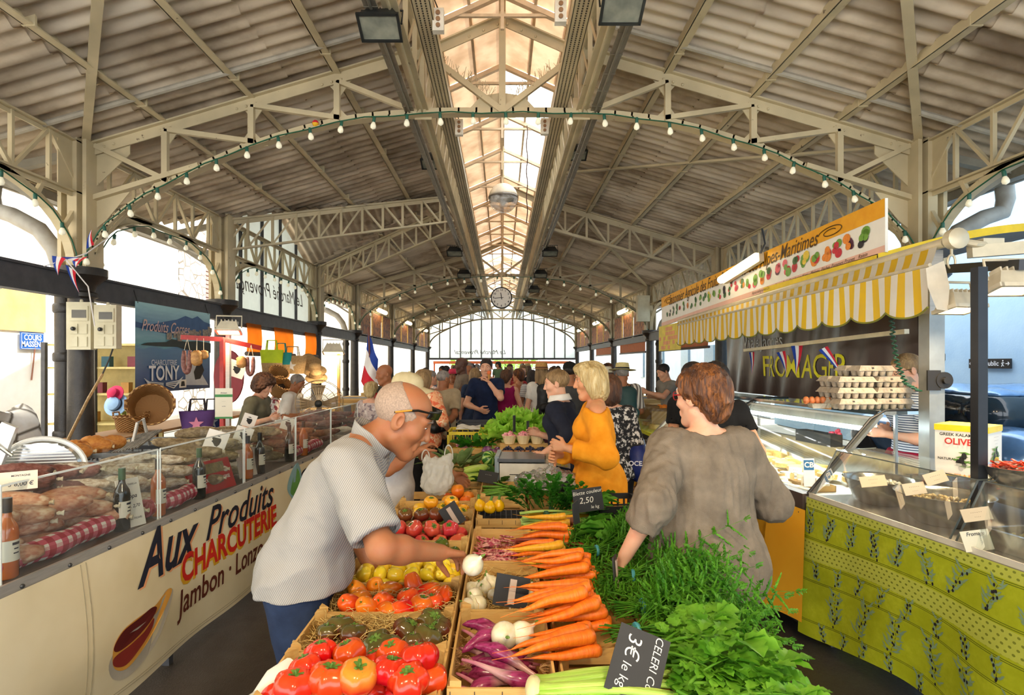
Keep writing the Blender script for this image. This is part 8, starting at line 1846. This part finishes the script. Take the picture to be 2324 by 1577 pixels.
tote('purple bag with pink star standing on the shop shelf',at(448,985,6.9)*1+Vector((0,0,.02)),.40,.26,.18,mat('purple_felt','#5a3a78',.8),.35,None,mat('dark_handle','#2a2430',.6),mat('pink_star','#e08aa8',.6));tote('blue bag with pale star behind the purple one',at(482,975,7.5),.34,.26,.16,mat('blue_felt','#2a3f78',.8),.35,None,MATS['dark_handle'],mat('pale_star','#b8c4d8',.6))
JUTE=mat('jute','#c9a878',.85,0,col2='#ab8a58',sc=50,bump=.4);tote('lime green and jute bag hanging in the shop',at(617,848,8.6),.34,.36,.16,mat('lime_canvas','#c4dc1c',.7),.2,None,None,None,JUTE);tote('turquoise and jute bag hanging beside the lime one',at(638,850,8.8),.32,.34,.16,mat('turquoise_canvas','#1c9a9c',.7),.2,None,None,None,JUTE);tote('straw bag with white star hanging beside the turquoise bag',at(663,848,8.9),.46,.28,.2,JUTE,.15,None,None,mat('white_star','#ece8e0',.7))
basket('wicker basket hung tilted above the white shirted vendor',at(622,870,8.4),.14,.22,(.5,.6,0),False);basket('stacked wicker basket hung below the tilted one',at(628,892,8.3),.13,.2,(.4,.7,0),False)
for i,(a,b,Y,r) in enumerate(((700,822,9.3,.2),(715,842,9.1,.18),(718,858,9.0,.17))):
 o=MB().lathe([(r,0),(r*.98,.01),(r*.55,.03),(r*.5,.1),(r*.3,.13),(.001,.135)],22).build('straw_hat',STRAWH_ if 0 else JUTE);o.location=at(a,b,Y);o.rotation_euler=(.5,.15,0);tag(o,'straw hat hanging in the basket shop, %s' % ('uppermost','middle one','lowest one')[i],'hat','shop straw hats')
o=MB().lathe([(.28,0),(.275,.02),(.001,.04)],28,TR((0,0,0),0,PI/2)).build('round_sign',mat('dark_red_sign','#8a2028',.5));o.location=at(520,855,6.6);o.scale=(.62,1,1.1);tag(o,'round dark red sign behind the red post','sign')
fl_=thing('fan','round wire caged fan glinting behind the far glass','fan',at(725,915,7.4),.2);CAGE=mat('brassy_wire','#b8a07c',.3,.5);mb=MB()
for r,y in ((.30,0),(.29,-.05),(.22,-.09),(.13,-.105),(.05,-.11)):mb.tube([(r*math.cos(q),y,r*math.sin(q)) for q in np.linspace(0,2*PI,33)],.004,4,False)
for k in range(36):q=2*PI*k/36;mb.tube([(r*math.cos(q),y,r*math.sin(q)) for r,y in ((.05,-.11),(.13,-.105),(.22,-.09),(.29,-.05),(.30,0))],.0025,3,False)
mb.build('cage',CAGE,fl_)
for k in range(4):q=2*PI*k/4;MB().add([(.04*math.cos(q-.5),-.03,.04*math.sin(q-.5)),(.25*math.cos(q-.35),-.06,.25*math.sin(q-.35)),(.26*math.cos(q+.4),-.02,.26*math.sin(q+.4)),(.04*math.cos(q+.5),-.01,.04*math.sin(q+.5))],[(0,1,2,3)]).build('blade',mat('tan_blade','#a08a68',.4),fl_)
MB().lathe([(.05,-.08),(.05,.1),(.02,.12)],14,TR((0,0,0),0,PI/2)).build('motor',LAMPD,fl_);MB().beam((0,.03,-.05),(0,.03,-.62),.04,.04).build('stand',LAMPD,fl_)
for i,(a,b,c_,r) in enumerate(((263,918,'#9cc0e4',.17),(262,893,'#d8285a',.12))):
 o=MB().lathe([(r,0),(r*.97,.008),(r*.6,.015),(r*.56,.09),(r*.3,.115),(.001,.12)],24,TR((0,0,0),0,PI/2-.3)).build('sun_hat',mat('hat_%d' % i,c_,.7));o.location=at(a,b,8.3);tag(o,('pale blue sun hat with dark stripe hanging in the shop','bright pink hat above the pale blue one')[i],'hat')
 if i == 0:MB().lathe([(r*.615,.016),(r*.59,.05)],24,TR((0,0,0),0,PI/2-.3)).build('hat_band',NAVYL,o)
t=thing('shop_cabinet','glass fronted shop cabinet with yellow shelves behind the near column','cabinet',(-6.3,8.6,0));SHY=mat('shelf_yellow','#cbb878',.6)
MB().box(-.6,.9,.5,.54,0,2.0).build('back_panel',SHY,t)
for z in (.3,.75,1.2,1.6,1.95):MB().box(-.6,.9,.05,.5,z,z+.03).build('shelf',SHY,t)
for x in (-.6,.15,.9):MB().box(x-.03,x+.03,0,.06,0,2.0).build('frame_post',DARKBEAM,t)
for i in range(14):
 z=(.33,.78,1.23,1.63)[i % 4];o=MB().cbox((0,0,.08),(.12,.1,.16)).build('shop_box',mat('shop_box_%d' % (i % 5),('#b8863c','#7a2f3c','#3c6a7a','#d8c49a','#8f9a4c')[i % 5],.6),None);o.location=(-6.3-.5+.1*i,8.85,z);tag(o,'small coloured box in the shop cabinet','box','boxes in the shop cabinet')
# cheese and fruit counters farther on the right
t=thing('far_counter','farther cheese counter with bright yellow edge and dark cloth','counter',(2.14,7.05,0),.05);MB().box(-.36,.4,-.75,2.6,.80,.84).build('counter_top',mat('yellow_edge_strip','#d8d41c',.5),t);MB().grid(lambda a,b:Vector((-.345+.02*math.sin(a*40),-.74+3.3*a,.80-.7*b)),60,3).build('dark_cloth',mat('dark_plum_cloth','#2c2428',.8),t,180);MB().box(-.33,.38,-.73,-.71,.05,.80).build('end_cloth',MATS['dark_plum_cloth'],t);MB().quad((-.34,-.7,.84),(-.34,2.5,.84),(-.22,2.5,1.12),(-.22,-.7,1.12)).build('glass',clear('far_glass',gloss=.03,alpha=.03),t)
bs=[cheese_mb(.10,.07).build('cheese',YCH,None,40)]
for i in range(16):o=bs[0] if i == 0 else dup(bs[0]);o.location=(1.98+.17*(i % 4),6.5+.42*(i//4),.845);o['category']='cheese';o.scale=(U(.7,1.1),)*3;bs.append(o) if i else None
rows_label(bs,'large cheese on the yellow edged counter',4,'far counter cheeses')
for i in range(5):o=MB().cbox((0,0,.08),(.2,.22,.16)).build('cardboard_box',mat('brown_card','#8a6c3c',.8));o.location=(2.02+.12*(i % 2),7.3+.3*i,.92);o.rotation_euler.z=U(-.4,.4);tag(o,'brown cardboard box on the yellow edged counter, %s in line' % ORD[i],'box','far counter boxes')
ob=MB().ball((0,0,0),.036,12,8).build('orange',mat('orange_fruit','#f08a1c',.4,rnd=.1));ol=[]
for i in range(20):o=ob if i == 0 else dup(ob);o.location=(2.25+.075*(i % 5),8.0+.075*(i//5),1.06);tag(o,'orange in the tray before the young stallholder','orange','tray of oranges')
t=thing('fruit_tray','blue tray of oranges before the young stallholder','tray',(2.4,8.1,.84));MB().box(-.22,.22,-.18,.2,0,.18).build('tray',mat('blue_tray','#2a5ea8',.5),t)
for s in (-1,1):
 for i,y in enumerate((9.6,12.0,14.6,18.5,22,26)):
  if s > 0 and y < 9:continue
  c_=('#b84a2c','#4a6a3c','#d8b03c','#7a3c5a','#3c5a7a','#c8a878')[(i+(s > 0)*3) % 6];t=thing('far_stall','distant stall table with %s cloth on the %s of the hall, %s in line' % (('rust','green','yellow','plum','blue','sand')[(i+(s > 0)*3) % 6],'left' if s < 0 else 'right',ORD[i]),'stall',(s*3.0,y,0),0,'distant stalls');MB().box(-.5,.5,-.8,.8,0,.85).build('cloth',mat('stall_cloth_%d' % ((i+(s > 0)*3) % 6),c_,.8),t)
  for k in range(3):MB().box(-.42,.42,-.75+.5*k,-.32+.5*k,.85,.97).build('goods_tray',(WOOD,GPL,YCH)[k],t)
ORA=mat('hall_orange_blind','#b8642c',.7)
for y in (12.6,18,23.5):t=thing('side_blind','rust brown blind under the right lintel, %s' % {12.6:'nearest',18:'second',23.5:'farthest'}[y],'blind',(4.42,y+1.6,2.36));MB().grid(lambda a,b:Vector((0,-1.9+3.8*a,-.30*b)),6,2).build('fabric',ORA,t);MB().tube([(0,-1.95,-.32),(0,1.95,-.32)],.03,8).build('bottom_roll',BRV,t)
# ---------------------------------------------------------------- the people
def stripes(name,c1,c2,axis,period,duty=.5,rough=.85,bump=.2):
 m,nt,b=newmat(name);t=nt.nodes.new('ShaderNodeTexCoord')
 d=nd(nt,'ShaderNodeVectorMath',{0:t.outputs['Object'],1:axis},operation='DOT_PRODUCT').outputs['Value']
 f=mth(nt,'LESS_THAN',mth(nt,'FRACT',mth(nt,'MULTIPLY',d,1/period)),duty)
 nt.links.new(mixc(nt,f,C(c1),C(c2)),b.inputs['Base Color']);b.inputs['Roughness'].default_value=rough;b.inputs['Specular IOR Level'].default_value=.2
 nb=nd(nt,'ShaderNodeTexNoise',{'Vector':t.outputs['Object'],'Scale':25,'Detail':4});nt.links.new(nd(nt,'ShaderNodeBump',{'Strength':bump,'Distance':.01,'Height':nb.outputs['Fac']}).outputs[0],b.inputs['Normal']);return m
def prints(name,c1,c2,c3,sc=22,lo=.5,hi=.56):
 m,nt,b=newmat(name);v=coords(nt);a=mixc(nt,noise(nt,v,sc,3,.6,lo,hi),C(c1),C(c2));a=mixc(nt,noise(nt,coords(nt,'Object',(1.3,1,.8)),sc*.8,3,.6,.56,.62),a,C(c3))
 nt.links.new(a,b.inputs['Base Color']);b.inputs['Roughness'].default_value=.85;return m
def X(px_,Y):return (px_-CX)/F*Y
def W4(px_,py_,Y):return tuple(at(px_,py_,Y))+(1,)
ca,sa=math.cos(.5),math.sin(.5)
SHIRT=stripes('fine_striped_cotton','#aca89e','#83858a',(0,ca,-sa),.006,.42)
GREYT=cloth('pale_grey_tee','#c8c6c4','#b5b2b0');TAUPE=cloth('taupe_viscose','#8a7d6c','#6f6456',bump=.35);ORANGE=cloth('orange_linen','#f2a126','#e48e14');NAVY=cloth('navy_knit','#1a1d2c','#232838')
OLIVE=cloth('olive_knit','#5a5a4a','#6a6858');WHITEC=cloth('white_cotton','#e9e6de','#d8d4ca');BEIGE=cloth('beige_tee','#b3a284','#9c8d72');CHAR=cloth('charcoal_trousers','#3b3a3a','#4a4846')
MAG=cloth('magenta_dress','#8d1450','#a01c5e');CREAMC=cloth('cream_cotton','#d8d0a8','#c8be92');POLO=cloth('grey_brown_polo','#857868','#6e6254');CRIMSON=cloth('crimson_apron','#a81438','#8c0f2c');BLUET=cloth('dark_blue_tee','#15203c','#1c2a4a');DDEN=cloth('dark_denim','#232b36','#303a46')
# man bending over the crates, seen from his right side
hero=person('bald man in striped short-sleeved shirt bending over crates, sunglasses on forehead',(-.65,2.10),-90,1.74,'tan',False,1.08,31,0,(8,28,4),hsc=1.07,hfw=.035,hdn=.045,R=W4(1000,1254,1.96),L=(-.24,.10,.84),old=True,face=True,
 top=dict(m=SHIRT,name='striped_shirt',loose=.020,hem=.505,sleeve=.86,sloose=.026,fold=.017,fsc=(9,5,6),neck=1.05,res=.85),bottom=dict(kind='trousers',m=DENIM,loose=.014,waist=.6),hair=('horseshoe','stubble'),lvl=2,
 curlsR=(.40,.48,.56,.66),thumbR=.8,palmR=(.25,.1,-1),sideR=(-1,.1,.15),elR=(1,-.25,-.25))
def collar(J,m,parent):
 mb=MB();R_,N_=J['R2'],J['N'];u=J['u']
 def fn(a,b):
  t=(a-.5)*2*PI*.90+PI/2*3;r=.070+.020*(1-abs(b-.35)*1.2);z=.045-.07*abs(b-.4)*1.3
  p=V3(math.cos(t)*r*1.05,math.sin(t)*r+.012-.0*b,z-.028*(1+math.cos(t-PI/2*3))*0-.035*max(0,math.sin(t)));return N_+R_@(p*u)
 mb.grid(fn,28,6);o=mb.build('collar',m,parent,180);s=o.modifiers.new('s','SOLIDIFY');s.thickness=.003
collar(hero,SHIRT,hero['o'])
# his sunglasses, pushed up on the forehead
HM=hero['HM'];g=MB()
for s in (-1,1):
 g.tube([HM @ Vector(p) for p in ((s*.066,.072,.066),(s*.081,.03,.058),(s*.0815,-.01,.036),(s*.079,-.035,.018))],[.004,.0048,.004,.003],6)
for s in (-1,1):
 g.grid(lambda a,b:HM @ Vector((s*(.006+.062*a),.103-.035*a**2.2-.004*abs(b-.5),.084-.036*b*(1-.25*a)-.012*a)),8,5)
gl=g.build('sunglasses',mat('black_frame','#141412',.25),hero['o']);sm=gl.modifiers.new('s','SOLIDIFY');sm.thickness=.003
g=MB()
for s in (-1,1):g.grid(lambda a,b:HM @ Vector((s*(.011+.050*a),.1065-.033*a**2.2,.080-.028*b*(1-.25*a)-.011*a)),8,5)
g.build('lens',mat('olive_lens','#2c3420',.06,.6,col2='#55582a',sc=40),gl)
g=MB()
for s in (-1,1):g.tube([HM @ Vector(p) for p in ((s*.0835,.012,.050),(s*.084,-.01,.036),(s*.081,-.033,.02))],[.003,.0036,.003],6)
g.build('temple_inlay',mat('amber_inlay','#c98a2a',.4),gl)
o=dup(w0,tuple(at(1074,1281,1.955)),rot=(.4,.7,0),sc=1.05,label='white onion held in the fingertips of the bending man');o['group']='onion in hand'
# taupe woman seen from behind
tw=person('woman with short auburn hair in taupe blouse seen from behind at table',(.83,2.34),6,1.665,'fair',True,1.26,4,0,(32,4,0),L=W4(1418,1262,2.2),R=W4(1688,1140,2.66),elL=(-.25,-1,0),elR=(.35,-1,-.3),shw=.92,
 top=dict(m=TAUPE,name='blouse',loose=.030,hem=.45,sleeve=1.42,sloose=.026,cuff=1.2,fold=.010,fsc=(24,24,3.5),neck=1.5,fold2=.002),bottom=dict(kind='trousers',m=BLACKC),hair=('full','auburn'),lvl=2,glasses=dict(m=mat('red_frame','#b01c22',.3)))
# blonde woman in the orange tunic, profile to the left
sh_=None
bw=person('blonde woman in loose orange off-shoulder tunic handing over change',(X(1354,3.72),3.72),84,1.70,'warm',True,.90,3,0,(4,8,0),L=W4(1284,1016,3.5),R=W4(1262,1033,3.62),face=True,elL=(-.5,-.7,-.5),elR=(.6,-.2,-.6),curlL=.5,curlR=.5,
 top=dict(m=ORANGE,name='tunic',loose=.018,hem=.33,sleeve=1.78,sloose=.026,cuff=1.25,dress=1,fold=.014,fsc=(6,6,6),neck=1.8,offs=(V3(-.26,.0,1.46),V3(-.04,.02,1.46),.085),extra=[]),bottom=None,hair=('bob','blond'),lvl=2)
nw=person('woman with short dark blond hair in navy cardigan facing the vendor',(X(1282,4.6),4.6),66,1.645,'fair',True,1.08,8,0,(15,8,0),L=W4(1232,1030,4.3),R=W4(1225,985,4.7),top=dict(m=NAVY,name='cardigan',sleeve=1.6,loose=.02,hem=.42),bottom=dict(kind='skirt',m=CRIMSON,hem=.2),hair=('short','sand'),lvl=1,face=True)
o_=MB().grid(lambda a,b:nw['N']+nw['R2']@V3(math.cos(a*2*PI)*(.078+.015*b),math.sin(a*2*PI)*(.074+.02*b)+.01,.05-.05*b),20,4,True).build('white_collar',WHITEC,nw['o'],180);o_.modifiers.new('s','SOLIDIFY').thickness=.006
cm=person('man in beige baseball cap and pale grey t-shirt reaching over the crates',(X(893,3.75),3.75),-88,1.63,'tan',False,1.1,12,0,(0,8,0),R=W4(948,1022,3.6),L=(-.2,.4,.95),face=True,elR=(.6,-.3,-.9),top=dict(m=GREYT,name='t_shirt',loose=.024,hem=.46,sleeve=.75,sloose=.02),bottom=dict(kind='trousers',m=DDEN),hair=('short','grey'),hat=('cap',mat('beige_twill','#d3c59c',.85,0,col2='#c2b287',sc=20)),lvl=1,palmR=(0,.3,-1))
FLOR=prints('orange_floral','#e8a87a','#d9603a','#f0d4b0')
fw=person('woman in orange floral blouse with a black shoulder bag',(X(960,6.4),6.4),-22,1.62,'warm',True,1.12,0,0,(-20,0,0),top=dict(m=FLOR,name='blouse',loose=.03,hem=.47,sleeve=1.0,sloose=.025),bottom=dict(kind='trousers',m=BLACKC),hair=('bob','sand'),lvl=1,R=(.3,.12,.95))
bm=person('grey haired man in beige t-shirt with hands clasped behind back',(X(1004,7.4),7.4),-14,1.60,'tan',False,1.1,0,0,(-30,5,0),L=(.02,-.20,.86),R=(.08,-.19,.90),elL=(-.9,-.4,0),elR=(.9,-.4,0),top=dict(m=BEIGE,name='t_shirt',loose=.024,hem=.46,sleeve=.8,sloose=.02),bottom=dict(kind='trousers',m=CHAR),hair=('crop','grey'),lvl=1)
bl=person('dark haired man in dark blue t-shirt eating an ice cream cone',(X(1104,8.0),8.0),172,1.755,'fair',False,.98,0,0,(0,4,0),L=(-.07,.17,1.37),R=(.06,.20,1.02),elL=(-.7,.2,-.8),elR=(.8,-.3,-.4),face=True,top=dict(m=BLUET,name='t_shirt',loose=.016,hem=.5,sleeve=.65),bottom=dict(kind='trousers',m=DDEN),hair=('short','dark'),lvl=1,curlL=.6)
c_=bl['M'] @ Vector(tuple(bl['wr'][-1]+V3(.0,.035,.10)))
ic=thing('ice_cream_cone','ice cream cone held at the mouth of the man in blue','ice cream',c_);MB().lathe([(.004,-.06),(.024,.03)],12).build('cone',mat('wafer','#c98f4a',.7),ic);MB().ball((0,0,.04),(.03,.03,.032)).build('scoop',mat('orange_sorbet','#e8743a',.4),ic)
km=person('tall dark-skinned bald man in grey brown polo standing in the crowd',(X(1050,9.2),9.2),105,1.79,'dark',False,1.02,0,0,(0,6,0),top=dict(m=POLO,name='polo',loose=.024,hem=.48,sleeve=.8),bottom=dict(kind='trousers',m=DENIM),lvl=1,face=True)
person('woman with long sandy hair in dark denim dress, back turned',(X(1078,8.7),8.7),10,1.62,'fair',True,1.0,top=dict(m=DENIM,name='dress',sleeve=.5,dress=1,hem=.3),hair=('long','sand'),lvl=1)
person('woman in sleeveless magenta dress with short brown hair',(X(1150,9.0),9.0),-28,1.58,'fair',True,1.15,R=(.2,.25,1.0),top=dict(m=MAG,name='dress',sleeve=0,dress=1,hem=.3),hair=('full','brown'),lvl=1)
person('woman with dark red hair and bare shoulders behind the magenta dress',(X(1176,10.2),10.2),60,1.58,'warm',True,1.05,top=dict(m=cloth('coral_top','#c9805a'),name='top',sleeve=0),bottom=dict(kind='skirt',m=CHAR),hair=('full','auburn'),lvl=1)
person('woman in a bright pink sun hat looking out of the crowd',(X(1029,10.4),10.4),165,1.57,'tan',True,1.0,top=dict(m=cloth('peach_top','#d8946a'),name='top',sleeve=0),bottom=dict(kind='skirt',m=NAVY),hair=('short','dark'),hat=('sun',mat('pink_straw','#d8385a',.8),mat('pink_band','#c02a4c',.8),.16),lvl=1,face=True)
person('bald sunburnt man in dark shirt beside the tricolour flag',(X(884,6.9),6.9),120,1.685,'tan',False,1.1,6,0,(0,10,0),top=dict(m=prints('dark_pattern','#2f3230','#4c5048','#23201c'),name='shirt',sleeve=.8),bottom=dict(kind='trousers',m=CHAR),lvl=1)
person('short woman with white blond hair in a pale patterned top',(X(843,7.0),7.0),-10,1.46,'fair',True,1.05,top=dict(m=prints('pale_pattern','#c9b8b4','#8a7a80','#e6dcd6'),name='top',sleeve=.9),bottom=dict(kind='trousers',m=CHAR),hair=('full','blond'),lvl=1)
person('grey haired woman in white flowered blouse behind the beige t-shirt',(X(978,8.8),8.8),-60,1.58,'fair',True,1.05,top=dict(m=prints('white_flowers','#e8e4de','#c04848','#e8e4de'),name='blouse',sleeve=.8),bottom=dict(kind='trousers',m=CHAR),hair=('short','grey'),lvl=1)
STRAWH=mat('straw_hat','#c79a58',.8,0,col2='#a87c40',sc=60);PANAMA=mat('panama_straw','#d9cc94',.8,0,col2='#c4b478',sc=60);HBAND=mat('black_band','#1c1b1a',.6)
sw_=person('woman in a brown straw hat and white top with black backpack',(X(1229,8.2),8.2),12,1.68,'fair',True,1.0,top=dict(m=WHITEC,name='t_shirt',sleeve=.6,loose=.02),bottom=dict(kind='skirt',m=cloth('plum_skirt','#4a2a3c')),hair=('long','sand'),hat=('straw',STRAWH,mat('leather_band','#6a4426',.7),.17),lvl=1)
person('dark haired woman in white stripes behind the straw hat woman',(X(1207,9.8),9.8),20,1.58,'tan',True,1.0,top=dict(m=stripes('white_grey_stripe','#e2e0dc','#9a9a9c',(0,0,1),.03),name='t_shirt',sleeve=.6),bottom=dict(kind='trousers',m=DENIM),hair=('long','dark'),lvl=1)
person('man in a black cap half hidden behind the blonde woman',(X(1293,7.3),7.3),-10,1.70,'tan',False,1.0,top=dict(m=CHAR,name='t_shirt',sleeve=.7),bottom=dict(kind='trousers',m=DDEN),hair=('short','dark'),hat=('cap',BLACKC),lvl=1)
pw=person('brown haired woman in black and white patterned blouse with blue bag',(X(1384,4.5),4.5),-8,1.60,'fair',True,1.1,top=dict(m=prints('black_white_print','#1c1b1d','#d8d4cc','#1c1b1d',30),name='blouse',sleeve=.9,loose=.024,hem=.5),bottom=dict(kind='trousers',m=BLACKC),hair=('bob','brown'),lvl=1)
hm=person('man in panama hat, striped shirt and cream shorts with teal backpack',(X(1412,7.5),7.5),8,1.67,'tan',False,1.08,0,0,(-25,5,0),top=dict(m=stripes('grey_white_stripe','#d8d2cc','#6f6662',(1,.15,0),.05,.5),name='shirt',sleeve=.85,loose=.024,hem=.49,sloose=.02),bottom=dict(kind='shorts',m=CREAMC,hem=.27,loose=.03),hair=('short','grey'),hat=('panama',PANAMA,HBAND,.195),lvl=1,R=(.2,.25,.98),shoes=mat('brown_sandal','#5a4030',.6))
person('person in a white bucket hat beside the panama hat man',(X(1376,8.6),8.6),0,1.62,'fair',True,1.0,top=dict(m=WHITEC,name='top',sleeve=.6),bottom=dict(kind='skirt',m=NAVY),hair=('short','brown'),hat=('bucket',mat('white_hat','#e4e0cc',.8),mat('white_hat_band','#d8d4c0',.8),.13),lvl=1)
person('auburn haired woman far behind the white bucket hat',(X(1378,10.2),10.2),40,1.68,'fair',True,1.0,top=dict(m=CHAR,name='top',sleeve=.6),bottom=dict(kind='trousers',m=DENIM),hair=('full','auburn'),lvl=0)
# customers and vendors on the right
person('woman with dark pony tail beside the cheese case',(X(1572,4.45),4.45),20,1.70,'warm',True,1.0,top=dict(m=BLACKC,name='top',sleeve=.5),bottom=dict(kind='trousers',m=BLACKC),hair=('pony','dark'),lvl=1)
person('woman with long straight dark hair in black t-shirt at the cheese case',(X(1624,3.95),3.95),-12,1.70,'warm',True,.98,0,0,(-25,0,0),top=dict(m=BLACKC,name='t_shirt',sleeve=.55),bottom=dict(kind='trousers',m=DDEN),hair=('long','dark'),lvl=1,R=(.24,.05,.9))
person('young dark haired stallholder reaching over the cheese counter',(X(1518,9.0),9.0),105,1.69,'fair',False,.98,8,0,(0,22,0),L=W4(1468,890,8.7),R=W4(1478,900,9.2),face=True,top=dict(m=cloth('grey_tee','#8f8c86'),name='t_shirt',sleeve=.6),bottom=dict(kind='trousers',m=DDEN),hair=('short','dark'),lvl=1)
fv=person('blond cheese vendor in glasses, striped t-shirt and crimson apron',(X(2076,4.3),4.3),78,1.765,'fair',True,1.12,4,0,(8,14,0),L=W4(2010,985,4.15),R=W4(2015,975,4.4),face=True,top=dict(m=stripes('navy_white_stripe','#dfe2e6','#56647a',(0,0,1),.018,.45),name='t_shirt',sleeve=.5,loose=.016),bottom=dict(kind='skirt',m=CRIMSON,hem=.2,loose=.02,name='apron'),hair=('short','sand'),lvl=1,glasses=dict(m=SHOE))
# vendors on the left
person('curly haired woman in olive top bending behind the charcuterie',(X(572,6.35),6.35),-96,1.58,'fair',True,1.12,16,0,(0,24,0),R=W4(612,950,6.1),L=W4(612,955,6.5),face=True,top=dict(m=OLIVE,name='top',sleeve=.9,loose=.024),bottom=dict(kind='trousers',m=CHAR),hair=('curly','brown'),lvl=1)
person('grey haired man in white shirt behind the charcuterie',(X(655,7.6),7.6),-92,1.56,'tan',False,1.08,14,0,(0,20,0),R=W4(690,940,7.4),L=W4(690,945,7.8),face=True,top=dict(m=WHITEC,name='shirt',sleeve=.9,loose=.024),bottom=dict(kind='trousers',m=CHAR),hair=('short','grey'),lvl=1)
person('dark haired woman crouching between the two charcuterie vendors',(X(618,8.3),8.3),-70,1.42,'fair',True,1.0,10,0,(0,20,0),top=dict(m=prints('red_check','#e2ded8','#8a3440','#e2ded8'),name='top',sleeve=.9),bottom=dict(kind='trousers',m=CHAR),hair=('bun','dark'),lvl=1)
# the crowd towards the far end of the hall
cols_=[('faded blue','#6f86a0'),('white','#e4e1da'),('red','#a8383a'),('dark grey','#454548'),('sand','#bfa884'),('green','#5f7a5a'),('black','#1c1c1e'),('pale pink','#d8a8a4'),('ochre','#b88a3c'),('violet','#6a5080'),('turquoise','#4f9a9c'),('rust','#9a5034')]
hk=[('short','dark'),('full','brown'),('bob','sand'),('short','grey'),('long','dark'),('full','blond'),('pony','brown'),('curly','dark')];hn=['short dark','full brown','sandy bobbed','short grey','long dark','blond','tied brown','curly dark']
k=0
for Y_ in (11.2,12.6,14.2,16.2,18.6,21.5,25,29):
 for j in range(4 if Y_ < 15 else 5):
  x=(-1.5+3.0*(j+.5)/(4 if Y_ < 15 else 5))*(1+.02*Y_)+U(-.25,.25);cn_,cc=cols_[k % 12];h_=hk[(k*3) % 8];fem=k % 2 == 0;dist=['past the nearest shoppers','mid hall','deep in hall','at far hall end'][min(3,int((Y_-11)/4.6))]
  person('shopper with %s hair in %s top and %s, %s' % (hn[(k*3) % 8],cn_,('dark trousers','denim')[k % 2] if k % 3 else 'grey skirt',dist),(x,Y_+U(-.4,.4)),(0,180,25,-40,150)[k % 5],U(1.56,1.75) if not fem else U(1.53,1.66),('fair','tan','warm')[k % 3],fem,U(.95,1.15),top=dict(m=cloth('crowd_top_%d' % (k % 12),cc),name='top',sleeve=.7),bottom=dict(kind='trousers' if k % 3 else 'skirt',m=(CHAR,DENIM)[k % 2]),hair=h_,lvl=0,group='shoppers in the hall');k += 1
# bags carried by the crowd (things of their own)
def bag(nm,label,J,prims,m,h=.012,straps=(),sm=None,extra=None):
 t=thing(nm,label,'bag');t.matrix_basis=J['M'];o=sdf_mesh('body',prims,h,m,t,disp=folds(.004,(14,14,14),5))
 for s in straps:MB().tube(s,.011,6,True,.35).build('strap',sm or m,t,180)
 if extra:extra(t)
 return t
BLK=mat('black_nylon','#141416',.5,0,bump=.2,bsc=90);TEAL=mat('teal_nylon','#1f3f40',.6,0,bump=.2);BRNL=mat('brown_leather','#6a452c',.55,0,bump=.2);BLUB=mat('royal_blue_nylon','#1c2c6e',.5,0,bump=.2)
def pocket(pr,m,h=.012):return lambda t:sdf_mesh('front_pocket',pr,h,m,t)
def pack(nm,label,J,m):
 C_=J['Ch'];r=lambda x,y,z:C_+V3(x,y,z)
 bag(nm,label,J,[ell(r(0,-.20,-.05),(.12,.09,.21)),cap(r(-.05,-.2,-.2),r(.05,-.2,-.2),.09,None,.06),cap(r(-.05,-.19,.1),r(.05,-.19,.1),.07,None,.06)],m,
  straps=[[r(s*.07,-.16,.14),r(s*.09,-.06,.185),r(s*.10,.06,.17),r(s*.11,.13,.06),r(s*.13,.10,-.10),r(s*.13,-.12,-.2)] for s in (-1,1)]+[[r(-.02,-.2,.16),r(0,-.2,.21),r(.02,-.2,.16)]],sm=BLK,extra=pocket([cap(r(-.06,-.30,-.15),r(.06,-.30,-.15),.06,None,.03)],m))
pack('backpack','black backpack on the straw hat woman',sw_,BLK);pack('backpack','teal backpack on the panama hat man',hm,TEAL)
S=fw['sh'][1];w=fw['P0']+V3(.20,.02,.17)
bag('handbag','black handbag hanging from the shoulder of the floral blouse',fw,[cap(w+V3(0,-.13,-.05),w+V3(0,.13,-.05),.065,None,.03),cap(w+V3(0,-.10,.06),w+V3(0,.10,.06),.035,None,.05)],BLK,straps=[[w+V3(0,-.1,.08),S+V3(.02,-.06,-.04),S+V3(.0,0,.07),S+V3(.02,.05,-.04),w+V3(0,.1,.08)]],extra=pocket([cap(w+V3(.06,-.07,-.06),w+V3(.06,.07,-.06),.025,None,.02)],BLK,.008))
w=km['P0']+V3(-.24,.0,.2);S=km['sh'][-1]
bag('shoulder_bag','brown leather shoulder bag beside the grey brown polo',km,[ell(w,(.07,.15,.2)),cap(w+V3(0,-.1,-.13),w+V3(0,.1,-.13),.06,None,.05)],BRNL,straps=[[w+V3(0,-.08,.16),S+V3(0,-.05,0),S+V3(.03,0,.07),S+V3(0,.05,0),w+V3(0,.08,.16)]])
w=pw['P0']+V3(.20,.03,.12);S=pw['sh'][1]
bag('drawstring_bag','royal blue drawstring bag with white print on the patterned blouse woman',pw,[ell(w+V3(.01,0,-.05),(.10,.16,.17)),cap(w+V3(0,0,.12),w+V3(0,0,.18),.05,.03,.06)],BLUB,straps=[[w+V3(0,0,.17),S+V3(.02,-.04,-.05),S+V3(-.02,-.0,.07)]],sm=BLK,
 extra=lambda t:[MB().text('OCEAN',.05,TR(tuple(w+V3(.02,-.165,-.05)),0,PI/2),bold=.02).build('print',mat('white_print','#e4e4ea',.6),t)])
